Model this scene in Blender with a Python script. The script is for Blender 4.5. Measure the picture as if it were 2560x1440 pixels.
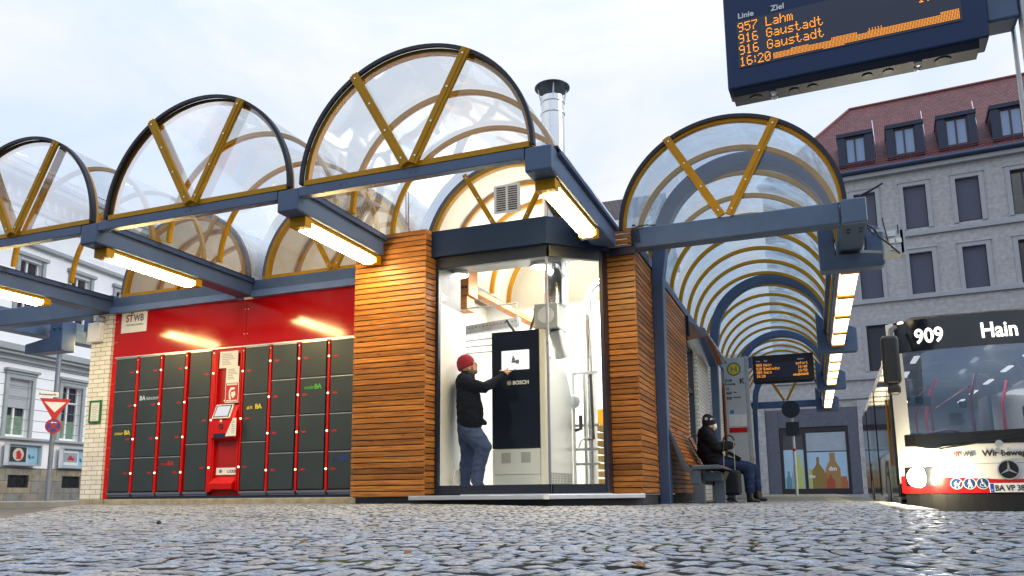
import bpy, bmesh, math, random
import numpy as np
from mathutils import Vector, Matrix
random.seed(7); rng = np.random.default_rng(7)
scene = bpy.context.scene
for o in list(bpy.data.objects): bpy.data.objects.remove(o)

# ------------------------------------------------------------------ camera
F_PX, CX, CY = 1957.457, 1280.0, 912.25           # focal length and principal point for a 2560 px wide frame
YAW, PITCH, ROLL, HC = -0.36261509, 0.163329, -0.01028515, 0.19
fw = np.array([math.sin(YAW)*math.cos(PITCH), math.cos(YAW)*math.cos(PITCH), math.sin(PITCH)])
r0 = np.array([math.cos(YAW), -math.sin(YAW), 0.0]); u0 = np.cross(r0, fw)
RT = math.cos(ROLL)*r0 + math.sin(ROLL)*u0
UP = -math.sin(ROLL)*r0 + math.cos(ROLL)*u0
cam = bpy.data.cameras.new("camera"); cam_o = bpy.data.objects.new("camera", cam)
scene.collection.objects.link(cam_o); scene.camera = cam_o
cam.sensor_width = 36.0; cam.lens = 36.0*F_PX/2560.0
cam.shift_y = (CY-720.0)/2560.0
cam.clip_start = 0.05; cam.clip_end = 3000
m = Matrix(((RT[0], UP[0], -fw[0]), (RT[1], UP[1], -fw[1]), (RT[2], UP[2], -fw[2]))).to_4x4()
m.translation = (0, 0, HC); cam_o.matrix_world = m

# ------------------------------------------------------------------ sky, sun, exposure
SUN_EL, SUN_AZ = 30.0, 76.0
w = bpy.data.worlds.new("World"); scene.world = w; w.use_nodes = True
nt = w.node_tree; nt.nodes.clear()
N = lambda t: nt.nodes.new(t); L = nt.links.new
out = N('ShaderNodeOutputWorld'); bg = N('ShaderNodeBackground'); L(bg.outputs[0], out.inputs[0])
sky = N('ShaderNodeTexSky'); sky.sky_type = 'NISHITA'; sky.sun_disc = False
sky.sun_elevation = math.radians(SUN_EL); sky.sun_rotation = math.radians(SUN_AZ)
tc = N('ShaderNodeTexCoord'); mp = N('ShaderNodeMapping'); mp.inputs['Scale'].default_value = (1.0, 1.0, 2.6)
L(tc.outputs['Generated'], mp.inputs[0])
n1 = N('ShaderNodeTexNoise'); n1.inputs['Scale'].default_value = 2.1; n1.inputs['Detail'].default_value = 7; n1.inputs['Roughness'].default_value = .55
n1.inputs['Distortion'].default_value = .35
L(mp.outputs[0], n1.inputs['Vector'])
rp = N('ShaderNodeValToRGB'); e = rp.color_ramp.elements
e[0].position = .33; e[0].color = (7.3, 8.9, 11.0, 1); e[1].position = .58; e[1].color = (10.6, 10.75, 10.9, 1)
L(n1.outputs['Fac'], rp.inputs[0])
mx = N('ShaderNodeMixRGB'); mx.inputs[0].default_value = .9; L(sky.outputs[0], mx.inputs[1]); L(rp.outputs[0], mx.inputs[2])
# overcast sky: brighter towards the zenith, plus unseen brightness added behind the camera
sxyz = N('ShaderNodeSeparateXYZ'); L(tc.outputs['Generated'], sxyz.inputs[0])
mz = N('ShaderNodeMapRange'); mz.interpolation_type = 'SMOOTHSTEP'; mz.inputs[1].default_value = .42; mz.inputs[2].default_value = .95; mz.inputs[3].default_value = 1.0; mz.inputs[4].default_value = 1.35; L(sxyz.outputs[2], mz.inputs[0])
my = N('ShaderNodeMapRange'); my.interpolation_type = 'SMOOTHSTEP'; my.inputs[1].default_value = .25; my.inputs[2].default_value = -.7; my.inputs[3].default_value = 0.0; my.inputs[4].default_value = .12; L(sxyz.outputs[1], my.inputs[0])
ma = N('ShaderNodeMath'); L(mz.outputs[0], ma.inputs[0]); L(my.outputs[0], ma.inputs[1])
# low sky behind the camera darkened in place of unseen houses and trees
mb_ = N('ShaderNodeMapRange'); mb_.interpolation_type = 'SMOOTHSTEP'; mb_.inputs[1].default_value = .05; mb_.inputs[2].default_value = -.35; mb_.inputs[3].default_value = 0.0; mb_.inputs[4].default_value = .68; L(sxyz.outputs[1], mb_.inputs[0])
ml_ = N('ShaderNodeMapRange'); ml_.interpolation_type = 'SMOOTHSTEP'; ml_.inputs[1].default_value = .35; ml_.inputs[2].default_value = .20; ml_.inputs[3].default_value = 0.0; ml_.inputs[4].default_value = 1.0; L(sxyz.outputs[2], ml_.inputs[0])
mp2 = N('ShaderNodeMath'); mp2.operation = 'MULTIPLY'; L(mb_.outputs[0], mp2.inputs[0]); L(ml_.outputs[0], mp2.inputs[1])
mi_ = N('ShaderNodeMath'); mi_.operation = 'SUBTRACT'; mi_.inputs[0].default_value = 1.0; L(mp2.outputs[0], mi_.inputs[1])
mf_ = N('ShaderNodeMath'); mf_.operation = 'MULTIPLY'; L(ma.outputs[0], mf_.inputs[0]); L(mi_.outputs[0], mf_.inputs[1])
# the upper sky is bluer
mq_ = N('ShaderNodeMapRange'); mq_.interpolation_type = 'SMOOTHSTEP'; mq_.inputs[1].default_value = .42; mq_.inputs[2].default_value = .80; L(sxyz.outputs[2], mq_.inputs[0])
mcx = N('ShaderNodeMixRGB'); mcx.blend_type = 'MULTIPLY'; L(mq_.outputs[0], mcx.inputs[0]); L(mx.outputs[0], mcx.inputs[1]); mcx.inputs[2].default_value = (.93, 1.0, 1.13, 1)
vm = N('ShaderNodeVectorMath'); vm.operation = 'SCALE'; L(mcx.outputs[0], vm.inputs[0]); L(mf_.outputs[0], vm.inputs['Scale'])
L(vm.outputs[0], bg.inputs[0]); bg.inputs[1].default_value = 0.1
sl = bpy.data.lights.new("sun", 'SUN'); so = bpy.data.objects.new("sun", sl); scene.collection.objects.link(so)
sl.energy = 1.5; sl.angle = math.radians(25); sl.color = (1, .95, .88)
_a, _e = math.radians(SUN_AZ), math.radians(SUN_EL)
so.rotation_euler = Vector((-math.sin(_a)*math.cos(_e), -math.cos(_a)*math.cos(_e), -math.sin(_e))).to_track_quat('-Z', 'Y').to_euler()
scene.view_settings.view_transform = 'Standard'; scene.view_settings.look = 'None'
scene.view_settings.exposure = 0.0; scene.view_settings.gamma = 1.0
scene.cycles.use_denoising = True
scene.cycles.max_bounces = 10; scene.cycles.transparent_max_bounces = 40; scene.cycles.diffuse_bounces = 4
scene.cycles.glossy_bounces = 4; scene.cycles.caustics_reflective = False; scene.cycles.caustics_refractive = False
scene.cycles.sample_clamp_indirect = 6.0

# ------------------------------------------------------------------ helpers
def ray(x, y): return fw + RT*((x-CX)/F_PX) - UP*((y-CY)/F_PX)
CAM = np.array([0, 0, HC])
def pY(x, y, Y): d = ray(x, y); return d*(Y/d[1]) + CAM      # where a line of sight meets a real plane
def pX(x, y, X): d = ray(x, y); return d*(X/d[0]) + CAM
def pZ(x, y, Z): d = ray(x, y); return d*((Z-HC)/d[2]) + CAM
def pD(x, y, D): d = ray(x, y); return d*(D/(d @ fw)) + CAM

XF = {}
def thing(name, label, cat, loc=(0, 0, 0), rot=0.0, group=None, kind=None):
    o = bpy.data.objects.new(name, None); scene.collection.objects.link(o)
    o.empty_display_size = .2
    o.location = loc; o.rotation_euler = (0, 0, rot); o['label'] = label; o['category'] = cat
    if group: o['group'] = group
    if kind: o['kind'] = kind
    XF[o.name] = (np.array(loc, float), rot)
    return o
def tag(o, label, cat, group=None, kind=None):
    o['label'] = label; o['category'] = cat
    if group: o['group'] = group
    if kind: o['kind'] = kind
    return o

class MB:
    def __init__(s): s.v = []; s.f = []; s.m = []; s.mi = 0
    def add(s, vs, fs):
        b = len(s.v); s.v += [tuple(map(float, q)) for q in vs]
        for q in fs: s.f.append(tuple(b+i for i in q)); s.m.append(s.mi)
        return s
    def box(s, x0, x1, y0, y1, z0, z1):
        vs = [(x, y, z) for z in (z0, z1) for y in (y0, y1) for x in (x0, x1)]
        return s.add(vs, [(0, 2, 3, 1), (4, 5, 7, 6), (0, 1, 5, 4), (2, 6, 7, 3), (0, 4, 6, 2), (1, 3, 7, 5)])
    def obox(s, c, ax, ay, az):            # centre and three half-axis vectors
        c, ax, ay, az = [np.array(q, float) for q in (c, ax, ay, az)]
        vs = [c+i*ax+j*ay+k*az for k in (-1, 1) for j in (-1, 1) for i in (-1, 1)]
        return s.add(vs, [(0, 2, 3, 1), (4, 5, 7, 6), (0, 1, 5, 4), (2, 6, 7, 3), (0, 4, 6, 2), (1, 3, 7, 5)])
    def bar(s, a, b, wd, th, side=(0, 1, 0)):   # flat bar a->b, th along 'side', wd across
        a, b = np.array(a, float), np.array(b, float); d = b-a; l = np.linalg.norm(d); d = d/l
        sd = np.array(side, float); sd -= d*(sd @ d); sd /= np.linalg.norm(sd); ac = np.cross(d, sd)
        return s.obox((a+b)/2, d*l/2, ac*wd/2, sd*th/2)
    def quad(s, *p): return s.add(p, [tuple(range(len(p)))])
    def prism(s, poly, off):               # closed planar polygon swept by a vector
        n = len(poly); off = np.array(off, float); p = [np.array(q, float) for q in poly]
        vs = p+[q+off for q in p]
        return s.add(vs, [tuple(range(n))[::-1], tuple(range(n, 2*n))]+[(i, (i+1) % n, n+(i+1) % n, n+i) for i in range(n)])
    def tube(s, pts, r, n=10, cap=True):
        pts = [np.array(q, float) for q in pts]; k = len(pts)
        rs = r if hasattr(r, '__len__') else [r]*k
        prev = None; rings = []
        for i, p in enumerate(pts):
            d = (pts[min(i+1, k-1)]-pts[max(i-1, 0)]); d = d/(np.linalg.norm(d)+1e-12)
            if prev is None:
                a = np.array([0, 0, 1.0]) if abs(d[2]) < .9 else np.array([1.0, 0, 0])
                u = np.cross(d, a)
            else: u = prev-d*(prev @ d)
            u /= np.linalg.norm(u); v = np.cross(d, u); prev = u
            rings.append([p+rs[i]*(math.cos(2*math.pi*j/n)*u+math.sin(2*math.pi*j/n)*v) for j in range(n)])
        vs = [q for rg in rings for q in rg]; fs = []
        for i in range(k-1):
            for j in range(n): fs.append((i*n+j, i*n+(j+1) % n, (i+1)*n+(j+1) % n, (i+1)*n+j))
        if cap: fs += [tuple(range(n))[::-1], tuple((k-1)*n+j for j in range(n))]
        return s.add(vs, fs)
    def lathe(s, c, prof, n=24, axis='z'):  # prof: (r, h)
        c = np.array(c, float); vs = []
        for r, h in prof:
            for j in range(n):
                a = 2*math.pi*j/n; q = (r*math.cos(a), r*math.sin(a), h)
                if axis == 'y': q = (q[0], h, q[1])
                if axis == 'x': q = (h, q[0], q[1])
                vs.append(c+np.array(q))
        k = len(prof); fs = [(i*n+j, i*n+(j+1) % n, (i+1)*n+(j+1) % n, (i+1)*n+j) for i in range(k-1) for j in range(n)]
        fs += [tuple(range(n))[::-1], tuple((k-1)*n+j for j in range(n))]
        return s.add(vs, fs)
    def arc(s, cx, cz, ri, ro, y0, y1, a0=0.0, a1=math.pi, n=48, kz=1.0):  # box-section arch in the XZ plane
        vs = []
        for i in range(n+1):
            a = a0+(a1-a0)*i/n; c, q = math.cos(a), math.sin(a)
            for r, y in ((ri, y0), (ro, y0), (ro, y1), (ri, y1)): vs.append((cx+r*c, y, cz+r*q*kz))
        fs = []
        for i in range(n):
            b = i*4
            for j in range(4): fs.append((b+j, b+(j+1) % 4, b+4+(j+1) % 4, b+4+j))
        fs += [(3, 2, 1, 0), (n*4, n*4+1, n*4+2, n*4+3)]
        return s.add(vs, fs)
    def sheet(s, cx, cz, r, y0, y1, n=48, ny=1, kz=1.0, a0=0.0, a1=math.pi):       # barrel-vault sheet
        vs = [(cx+r*math.cos(a0+(a1-a0)*i/n), y0+(y1-y0)*j/ny, cz+kz*r*math.sin(a0+(a1-a0)*i/n)) for j in range(ny+1) for i in range(n+1)]
        fs = [(j*(n+1)+i, j*(n+1)+i+1, (j+1)*(n+1)+i+1, (j+1)*(n+1)+i) for j in range(ny) for i in range(n)]
        return s.add(vs, fs)
    def disc(s, cx, cz, r, y, n=40, kz=1.0, half=False):
        k = n; a1 = math.pi if half else 2*math.pi
        vs = [(cx+r*math.cos(a1*i/k), y, cz+kz*r*math.sin(a1*i/k)) for i in range(k+1 if half else k)]
        return s.add(vs, [tuple(range(len(vs)))])
    def build(s, name, mat, parent=None, local=False, smooth=False, bev=0.0, seg=2, kind=None, origin=None):
        v = np.array(s.v, float)
        o_loc = None
        if parent is not None:
            loc, rot = XF[parent.name]
            if not local:
                v = v-loc; c, q = math.cos(-rot), math.sin(-rot)
                v = np.stack([c*v[:, 0]-q*v[:, 1], q*v[:, 0]+c*v[:, 1], v[:, 2]], 1)
        else:
            o_loc = np.array([(v[:, 0].min()+v[:, 0].max())/2, (v[:, 1].min()+v[:, 1].max())/2, v[:, 2].min()])
            v = v-o_loc
        me = bpy.data.meshes.new(name); me.from_pydata(v.tolist(), [], s.f)
        mats = mat if isinstance(mat, (list, tuple)) else [mat]
        for q in mats: me.materials.append(q)
        if len(mats) > 1: me.polygons.foreach_set('material_index', s.m)
        if smooth: me.polygons.foreach_set('use_smooth', [True]*len(s.f))
        me.update()
        bm = bmesh.new(); bm.from_mesh(me); bmesh.ops.recalc_face_normals(bm, faces=bm.faces); bm.to_mesh(me); bm.free()
        o = bpy.data.objects.new(name, me); scene.collection.objects.link(o)
        if parent is not None: o.parent = parent; XF[o.name] = XF[parent.name]
        else: o.location = o_loc; XF[o.name] = (o_loc, 0.0)
        if bev:
            b = o.modifiers.new('bevel', 'BEVEL'); b.width = bev; b.segments = seg; b.limit_method = 'ANGLE'; b.angle_limit = math.radians(40)
            b.harden_normals = False
        if smooth: 
            try: me.set_sharp_from_angle(angle=math.radians(38))
            except Exception: pass
        if kind: o['kind'] = kind
        return o
def copy_tree(o, parent=None):
    c = o.copy(); scene.collection.objects.link(c)
    if parent is not None: c.parent = parent
    for ch in list(o.children): copy_tree(ch, c)
    return c

def text(body, size, org, right, up, mat, name, parent=None, bold=0.0, align='LEFT', ext=.0015, shear=0.0, sx=1.0, local=False):
    cu = bpy.data.curves.new(name, 'FONT'); cu.body = body; cu.size = size; cu.offset = bold; cu.align_x = align
    cu.extrude = ext; cu.shear = shear; cu.resolution_u = 3
    t = bpy.data.objects.new('tmp', cu); scene.collection.objects.link(t)
    dg = bpy.context.evaluated_depsgraph_get()
    me = bpy.data.meshes.new_from_object(t.evaluated_get(dg))
    bpy.data.objects.remove(t); bpy.data.curves.remove(cu)
    n = len(me.vertices); co = np.zeros(n*3); me.vertices.foreach_get('co', co); co = co.reshape(-1, 3)
    R_, U_ = np.array(right, float), np.array(up, float); R_ /= np.linalg.norm(R_); U_ /= np.linalg.norm(U_); Nn = np.cross(R_, U_)
    v = np.array(org, float)+co[:, :1]*sx*R_+co[:, 1:2]*U_+co[:, 2:3]*Nn
    b = MB(); b.v = [tuple(q) for q in v]; b.f = [tuple(p.vertices) for p in me.polygons]; b.m = [0]*len(b.f)
    bpy.data.meshes.remove(me)
    return b.build(name, mat, parent, local=local)

# ------------------------------------------------------------------ materials
def srgb(r, g, b):
    f = lambda c: (c/255/12.92) if c/255 <= .04045 else ((c/255+.055)/1.055)**2.4
    return (f(r), f(g), f(b))
MATS = {}
def mat(name, col, rough=.5, metal=0.0, var=.12, scale=3.0, bump=0.0, bscale=60.0, emit=0.0, ecol=None, spec=.5, coat=0.0, stretch=(1, 1, 1), island=0.0):
    if name in MATS: return MATS[name]
    M = bpy.data.materials.new(name); M.use_nodes = True; t = M.node_tree; b = t.nodes['Principled BSDF']
    n = t.nodes.new; l = t.links.new
    b.inputs['Roughness'].default_value = rough; b.inputs['Metallic'].default_value = metal
    b.inputs['Specular IOR Level'].default_value = spec; b.inputs['Coat Weight'].default_value = coat
    c = (*col[:3], 1); b.inputs['Base Color'].default_value = c
    tcx = n('ShaderNodeTexCoord'); mpx = n('ShaderNodeMapping'); mpx.inputs['Scale'].default_value = stretch; l(tcx.outputs['Object'], mpx.inputs[0])
    if var > 0:
        nz = n('ShaderNodeTexNoise'); nz.inputs['Scale'].default_value = scale; nz.inputs['Detail'].default_value = 6; nz.inputs['Roughness'].default_value = .65
        l(mpx.outputs[0], nz.inputs['Vector'])
        mr = n('ShaderNodeMapRange'); mr.inputs[1].default_value = .25; mr.inputs[2].default_value = .75
        mr.inputs[3].default_value = 1-var; mr.inputs[4].default_value = 1+var; l(nz.outputs['Fac'], mr.inputs[0])
        hv = n('ShaderNodeHueSaturation'); hv.inputs['Color'].default_value = c
        if island > 0:
            ge = n('ShaderNodeNewGeometry'); m2 = n('ShaderNodeMapRange'); m2.inputs[3].default_value = 1-island; m2.inputs[4].default_value = 1+island
            l(ge.outputs['Random Per Island'], m2.inputs[0]); mm = n('ShaderNodeMath'); mm.operation = 'MULTIPLY'
            l(mr.outputs[0], mm.inputs[0]); l(m2.outputs[0], mm.inputs[1]); l(mm.outputs[0], hv.inputs['Value'])
        else: l(mr.outputs[0], hv.inputs['Value'])
        l(hv.outputs[0], b.inputs['Base Color'])
        m3 = n('ShaderNodeMapRange'); m3.inputs[3].default_value = max(rough-.1, .02); m3.inputs[4].default_value = min(rough+.1, 1)
        l(nz.outputs['Fac'], m3.inputs[0]); l(m3.outputs[0], b.inputs['Roughness'])
    if bump > 0:
        nb = n('ShaderNodeTexNoise'); nb.inputs['Scale'].default_value = bscale; nb.inputs['Detail'].default_value = 4; l(mpx.outputs[0], nb.inputs['Vector'])
        bp = n('ShaderNodeBump'); bp.inputs['Strength'].default_value = bump; bp.inputs['Distance'].default_value = .01
        l(nb.outputs['Fac'], bp.inputs['Height']); l(bp.outputs[0], b.inputs['Normal'])
    if emit > 0:
        b.inputs['Emission Color'].default_value = (*(ecol or col)[:3], 1); b.inputs['Emission Strength'].default_value = emit
    MATS[name] = M; return M
def glass(name, tint=(.93, .96, .98), gloss=.09, haze=.05, hcol=(.75, .8, .88), rough=.02, nvar=0.0, gcol=(.9, .93, 1)):
    M = bpy.data.materials.new(name); M.use_nodes = True; t = M.node_tree; t.nodes.clear(); n = t.nodes.new; l = t.links.new
    o = n('ShaderNodeOutputMaterial'); tr = n('ShaderNodeBsdfTransparent'); tr.inputs[0].default_value = (*tint, 1)
    gl = n('ShaderNodeBsdfGlossy'); gl.inputs['Roughness'].default_value = rough; gl.inputs['Color'].default_value = (*gcol, 1)
    df = n('ShaderNodeBsdfDiffuse'); df.inputs[0].default_value = (*hcol, 1); tl = n('ShaderNodeBsdfTranslucent'); tl.inputs[0].default_value = (*hcol, 1)
    ad = n('ShaderNodeMixShader'); l(df.outputs[0], ad.inputs[1]); l(tl.outputs[0], ad.inputs[2])
    lw = n('ShaderNodeLayerWeight'); lw.inputs['Blend'].default_value = .25
    mr = n('ShaderNodeMapRange'); mr.inputs[3].default_value = gloss*.45; mr.inputs[4].default_value = min(.8, gloss*5); l(lw.outputs['Fresnel'], mr.inputs[0])
    m1 = n('ShaderNodeMixShader'); l(mr.outputs[0], m1.inputs[0]); l(tr.outputs[0], m1.inputs[1]); l(gl.outputs[0], m1.inputs[2])
    m2 = n('ShaderNodeMixShader'); l(m1.outputs[0], m2.inputs[1]); l(ad.outputs[0], m2.inputs[2])
    tcx = n('ShaderNodeTexCoord'); nz = n('ShaderNodeTexNoise'); nz.inputs['Scale'].default_value = 1.6; nz.inputs['Detail'].default_value = 8; nz.inputs['Distortion'].default_value = 1.2
    l(tcx.outputs['Object'], nz.inputs['Vector'])
    m3 = n('ShaderNodeMapRange'); m3.inputs[1].default_value = .35; m3.inputs[2].default_value = .75; m3.inputs[3].default_value = haze*.4; m3.inputs[4].default_value = haze*1.8
    l(nz.outputs['Fac'], m3.inputs[0]); l(m3.outputs[0], m2.inputs[0]); l(m2.outputs[0], o.inputs[0])
    if nvar > 0:
        nb = n('ShaderNodeTexNoise'); nb.inputs['Scale'].default_value = 2.2; nb.inputs['Detail'].default_value = 1; l(tcx.outputs['Object'], nb.inputs['Vector'])
        bp = n('ShaderNodeBump'); bp.inputs['Strength'].default_value = nvar; bp.inputs['Distance'].default_value = .1; l(nb.outputs['Fac'], bp.inputs['Height'])
        l(bp.outputs[0], gl.inputs['Normal'])
    MATS[name] = M; return M
def emis(name, col, s, var=0.0):
    M = bpy.data.materials.new(name); M.use_nodes = True; t = M.node_tree; t.nodes.clear()
    o = t.nodes.new('ShaderNodeOutputMaterial'); e_ = t.nodes.new('ShaderNodeEmission'); e_.inputs[0].default_value = (*col, 1); e_.inputs[1].default_value = s
    t.links.new(e_.outputs[0], o.inputs[0]); MATS[name] = M; return M
def brickmat(name, c1, c2, mortar, bw, bh, ms=.008, rough=.6, bump=.4, mode='xy', offset=.5, var=.1):
    M = bpy.data.materials.new(name); M.use_nodes = True; t = M.node_tree; b = t.nodes['Principled BSDF']; n = t.nodes.new; l = t.links.new
    tcx = n('ShaderNodeTexCoord'); sp = n('ShaderNodeSeparateXYZ'); l(tcx.outputs['Object'], sp.inputs[0])
    ad = n('ShaderNodeMath'); ad.operation = 'ADD'; l(sp.outputs[0], ad.inputs[0])
    cb = n('ShaderNodeCombineXYZ')
    if mode == 'xy': l(sp.outputs[1], ad.inputs[1]); l(ad.outputs[0], cb.inputs[0]); l(sp.outputs[2], cb.inputs[1])
    elif mode == 'flat': l(sp.outputs[0], cb.inputs[0]); l(sp.outputs[1], cb.inputs[1])
    br = n('ShaderNodeTexBrick'); br.offset = offset; br.inputs['Color1'].default_value = (*c1, 1); br.inputs['Color2'].default_value = (*c2, 1); br.inputs['Mortar'].default_value = (*mortar, 1)
    br.inputs['Scale'].default_value = 1.0; br.inputs['Mortar Size'].default_value = ms; br.inputs['Brick Width'].default_value = bw; br.inputs['Row Height'].default_value = bh; br.inputs['Mortar Smooth'].default_value = .15
    br.inputs['Bias'].default_value = 0.0
    l(cb.outputs[0], br.inputs['Vector'])
    nz = n('ShaderNodeTexNoise'); nz.inputs['Scale'].default_value = 5.0; nz.inputs['Detail'].default_value = 8; l(tcx.outputs['Object'], nz.inputs['Vector'])
    mr = n('ShaderNodeMapRange'); mr.inputs[1].default_value = .25; mr.inputs[2].default_value = .75; mr.inputs[3].default_value = 1-var; mr.inputs[4].default_value = 1+var; l(nz.outputs['Fac'], mr.inputs[0])
    hv = n('ShaderNodeHueSaturation'); l(br.outputs['Color'], hv.inputs['Color']); l(mr.outputs[0], hv.inputs['Value']); l(hv.outputs[0], b.inputs['Base Color'])
    bp = n('ShaderNodeBump'); bp.inputs['Strength'].default_value = bump; bp.inputs['Distance'].default_value = .02; bp.invert = True
    l(br.outputs['Fac'], bp.inputs['Height']); l(bp.outputs[0], b.inputs['Normal'])
    b.inputs['Roughness'].default_value = rough; MATS[name] = M; return M
def woodmat(name, lo, hi, rough=.42):
    M = bpy.data.materials.new(name); M.use_nodes = True; t = M.node_tree; b = t.nodes['Principled BSDF']; n = t.nodes.new; l = t.links.new
    ge = n('ShaderNodeNewGeometry'); sp = n('ShaderNodeSeparateXYZ'); l(ge.outputs['Position'], sp.inputs[0])
    ad = n('ShaderNodeMath'); ad.operation = 'ADD'; l(sp.outputs[0], ad.inputs[0]); l(sp.outputs[1], ad.inputs[1])
    rr = n('ShaderNodeMath'); rr.operation = 'MULTIPLY'; rr.inputs[1].default_value = 40; l(ge.outputs['Random Per Island'], rr.inputs[0])
    a2 = n('ShaderNodeMath'); a2.operation = 'ADD'; l(ad.outputs[0], a2.inputs[0]); l(rr.outputs[0], a2.inputs[1])
    cb = n('ShaderNodeCombineXYZ'); l(a2.outputs[0], cb.inputs[0]); l(sp.outputs[2], cb.inputs[1]); l(rr.outputs[0], cb.inputs[2])
    mp_ = n('ShaderNodeMapping'); mp_.inputs['Scale'].default_value = (2.2, 48, 1); l(cb.outputs[0], mp_.inputs[0])
    nz = n('ShaderNodeTexNoise'); nz.inputs['Scale'].default_value = 1; nz.inputs['Detail'].default_value = 7; nz.inputs['Roughness'].default_value = .6; nz.inputs['Distortion'].default_value = 1.0; l(mp_.outputs[0], nz.inputs['Vector'])
    rp_ = n('ShaderNodeValToRGB'); q = rp_.color_ramp.elements; q[0].position = .3; q[0].color = (*lo, 1); q[1].position = .72; q[1].color = (*hi, 1); l(nz.outputs['Fac'], rp_.inputs[0])
    mk = n('ShaderNodeMapping'); mk.inputs['Scale'].default_value = (3.2, 11, 1); l(cb.outputs[0], mk.inputs[0])
    vo = n('ShaderNodeTexVoronoi'); vo.inputs['Scale'].default_value = 1; l(mk.outputs[0], vo.inputs['Vector'])
    kr = n('ShaderNodeMapRange'); kr.inputs[1].default_value = .05; kr.inputs[2].default_value = .16; kr.inputs[3].default_value = .45; kr.inputs[4].default_value = 1; l(vo.outputs['Distance'], kr.inputs[0])
    ir = n('ShaderNodeMapRange'); ir.inputs[3].default_value = .62; ir.inputs[4].default_value = 1.32; l(ge.outputs['Random Per Island'], ir.inputs[0])
    mm = n('ShaderNodeMath'); mm.operation = 'MULTIPLY'; l(kr.outputs[0], mm.inputs[0]); l(ir.outputs[0], mm.inputs[1])
    hv = n('ShaderNodeHueSaturation'); l(rp_.outputs[0], hv.inputs['Color']); l(mm.outputs[0], hv.inputs['Value']); l(hv.outputs[0], b.inputs['Base Color'])
    b.inputs['Roughness'].default_value = rough; b.inputs['Specular IOR Level'].default_value = .3; b.inputs['Coat Weight'].default_value = .05; b.inputs['Coat Roughness'].default_value = .25
    bp = n('ShaderNodeBump'); bp.inputs['Strength'].default_value = .25; bp.inputs['Distance'].default_value = .004; l(nz.outputs['Fac'], bp.inputs['Height']); l(bp.outputs[0], b.inputs['Normal'])
    MATS[name] = M; return M

STEEL = mat('blue_grey_paint', (.080, .126, .222), .36, 0, .20, 1.7, .06, 40, spec=.35)
STEELD = mat('dark_blue_paint', (.030, .060, .14), .38, 0, .10, 2.5, .05, 40)
OCHRE = mat('ochre_paint', (.50, .245, .004), .42, 0, .14, 6, .04, 60, spec=.22)
NAVY = mat('navy_sheet', srgb(30, 46, 74), .45, 0, .12, 2, spec=.2)
BLACKNAVY = mat('dark_frame', srgb(22, 30, 48), .4, 0, .08, 2)
GASKET = mat('black_gasket', srgb(16, 22, 40), .55, 0, .1, 5)
BLACK = mat('black_plastic', (.012, .012, .014), .45, 0, .1, 8)
PLINTH = mat('black_plinth', srgb(20, 24, 38), .6, 0, .25, 5)
WOOD = woodmat('larch_slats', srgb(112, 64, 26), srgb(190, 125, 58))
WOODB = woodmat('bench_slats', srgb(120, 66, 26), srgb(180, 112, 50))
ACRYL = glass('acrylic_vault', (.935, .96, .99), .05, .020, (.8, .86, .95), .03, .08)
ACRYLT = glass('tunnel_acrylic', (.80, .88, .985), .10, .46, (.60, .80, 1.0), .05, .25)  # blue haze colour imitates sky reflected in the vault
ENDP = glass('end_acrylic', (.965, .975, .985), .13, .012, (.8, .86, .95), .02, .05)
PANE = glass('shop_glass', (.96, .975, .97), .022, .004)
SILVER = mat('aluminium', (.72, .73, .75), .32, .9, .08, 6)
CHROME = mat('stainless', (.66, .68, .71), .14, 1.0, .08, 4, .10, 8)
DUCT = mat('duct_steel', (.55, .56, .58), .18, 1.0, .15, 4, .2, 8)
GALV = mat('galvanised', (.36, .39, .42), .42, .8, .2, 9)
WHITE = mat('white_paint', (.86, .86, .85), .45, 0, .05, 3)
CREAM = mat('cream_lining', (.84, .81, .72), .6, 0, .05, 2)
RED = mat('red_panel', srgb(184, 3, 5), .12, 0, .08, 1.6, .02, 3, spec=.5)
REDM = mat('red_metal', srgb(200, 14, 12), .38, 0, .08, 4, spec=.3)
DOORG = mat('anthracite_door', srgb(48, 60, 66), .4, 0, .14, 2.2, .02, 6)
CONC = mat('concrete', srgb(168, 160, 138), .85, 0, .35, 9, .5, 60)
PAPER = mat('paper', (.80, .80, .78), .7, 0, .03, 8)
INK = mat('ink', (.02, .02, .022), .6, 0, 0)
LAMP = emis('lamp_diffuser', (1.0, .73, .29), 80.0)
LED = emis('amber_led', (1.0, .36, .035), 1.9)
LEDW = emis('white_led', (1.0, .97, .9), 2.6)
# ------------------------------------------------------------------ ground
def sst(a, b, t):
    t = np.clip((np.asarray(t, float)-a)/(b-a), 0, 1); return t*t*(3-2*t)
E1, E2 = np.array([-7.25, 5.34]), np.array([-11.35, 9.70])      # left edge of the paved square
ED = (E2-E1)/np.linalg.norm(E2-E1); EN = np.array([ED[1], -ED[0]])   # points into the square
if EN @ (np.array([0, 5])-E1) < 0: EN = -EN
def edge_d(x, y): return (np.asarray(x)-E1[0])*EN[0]+(np.asarray(y)-E1[1])*EN[1]
KX = 0.92
def gz(x, y):
    x = np.asarray(x, float); y = np.asarray(y, float)
    h = .052*sst(3.5, 9, y)*sst(-1.6, -5, x)+.03*sst(5.5, 9.5, y)
    h = h-np.where(x > KX, .38*sst(7.0, 10.6, y)*sst(KX, KX+.05, x), 0)
    d = edge_d(x, y)
    return np.where(d < 0, h*(1-sst(0, -.12, d))-.02*sst(0, -.12, d), h)
GZ = lambda x, y: float(gz(x, y))

ASPH = mat('asphalt', (.05, .052, .058), .8, 0, .3, 5, .5, 90)
b = MB(); b.quad((-900, -300, -.40), (900, -300, -.40), (900, 1500, -.40), (-900, 1500, -.40))
o = b.build('road', ASPH); o['kind'] = 'structure'; o['label'] = 'dark asphalt road the bus stands on'
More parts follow.
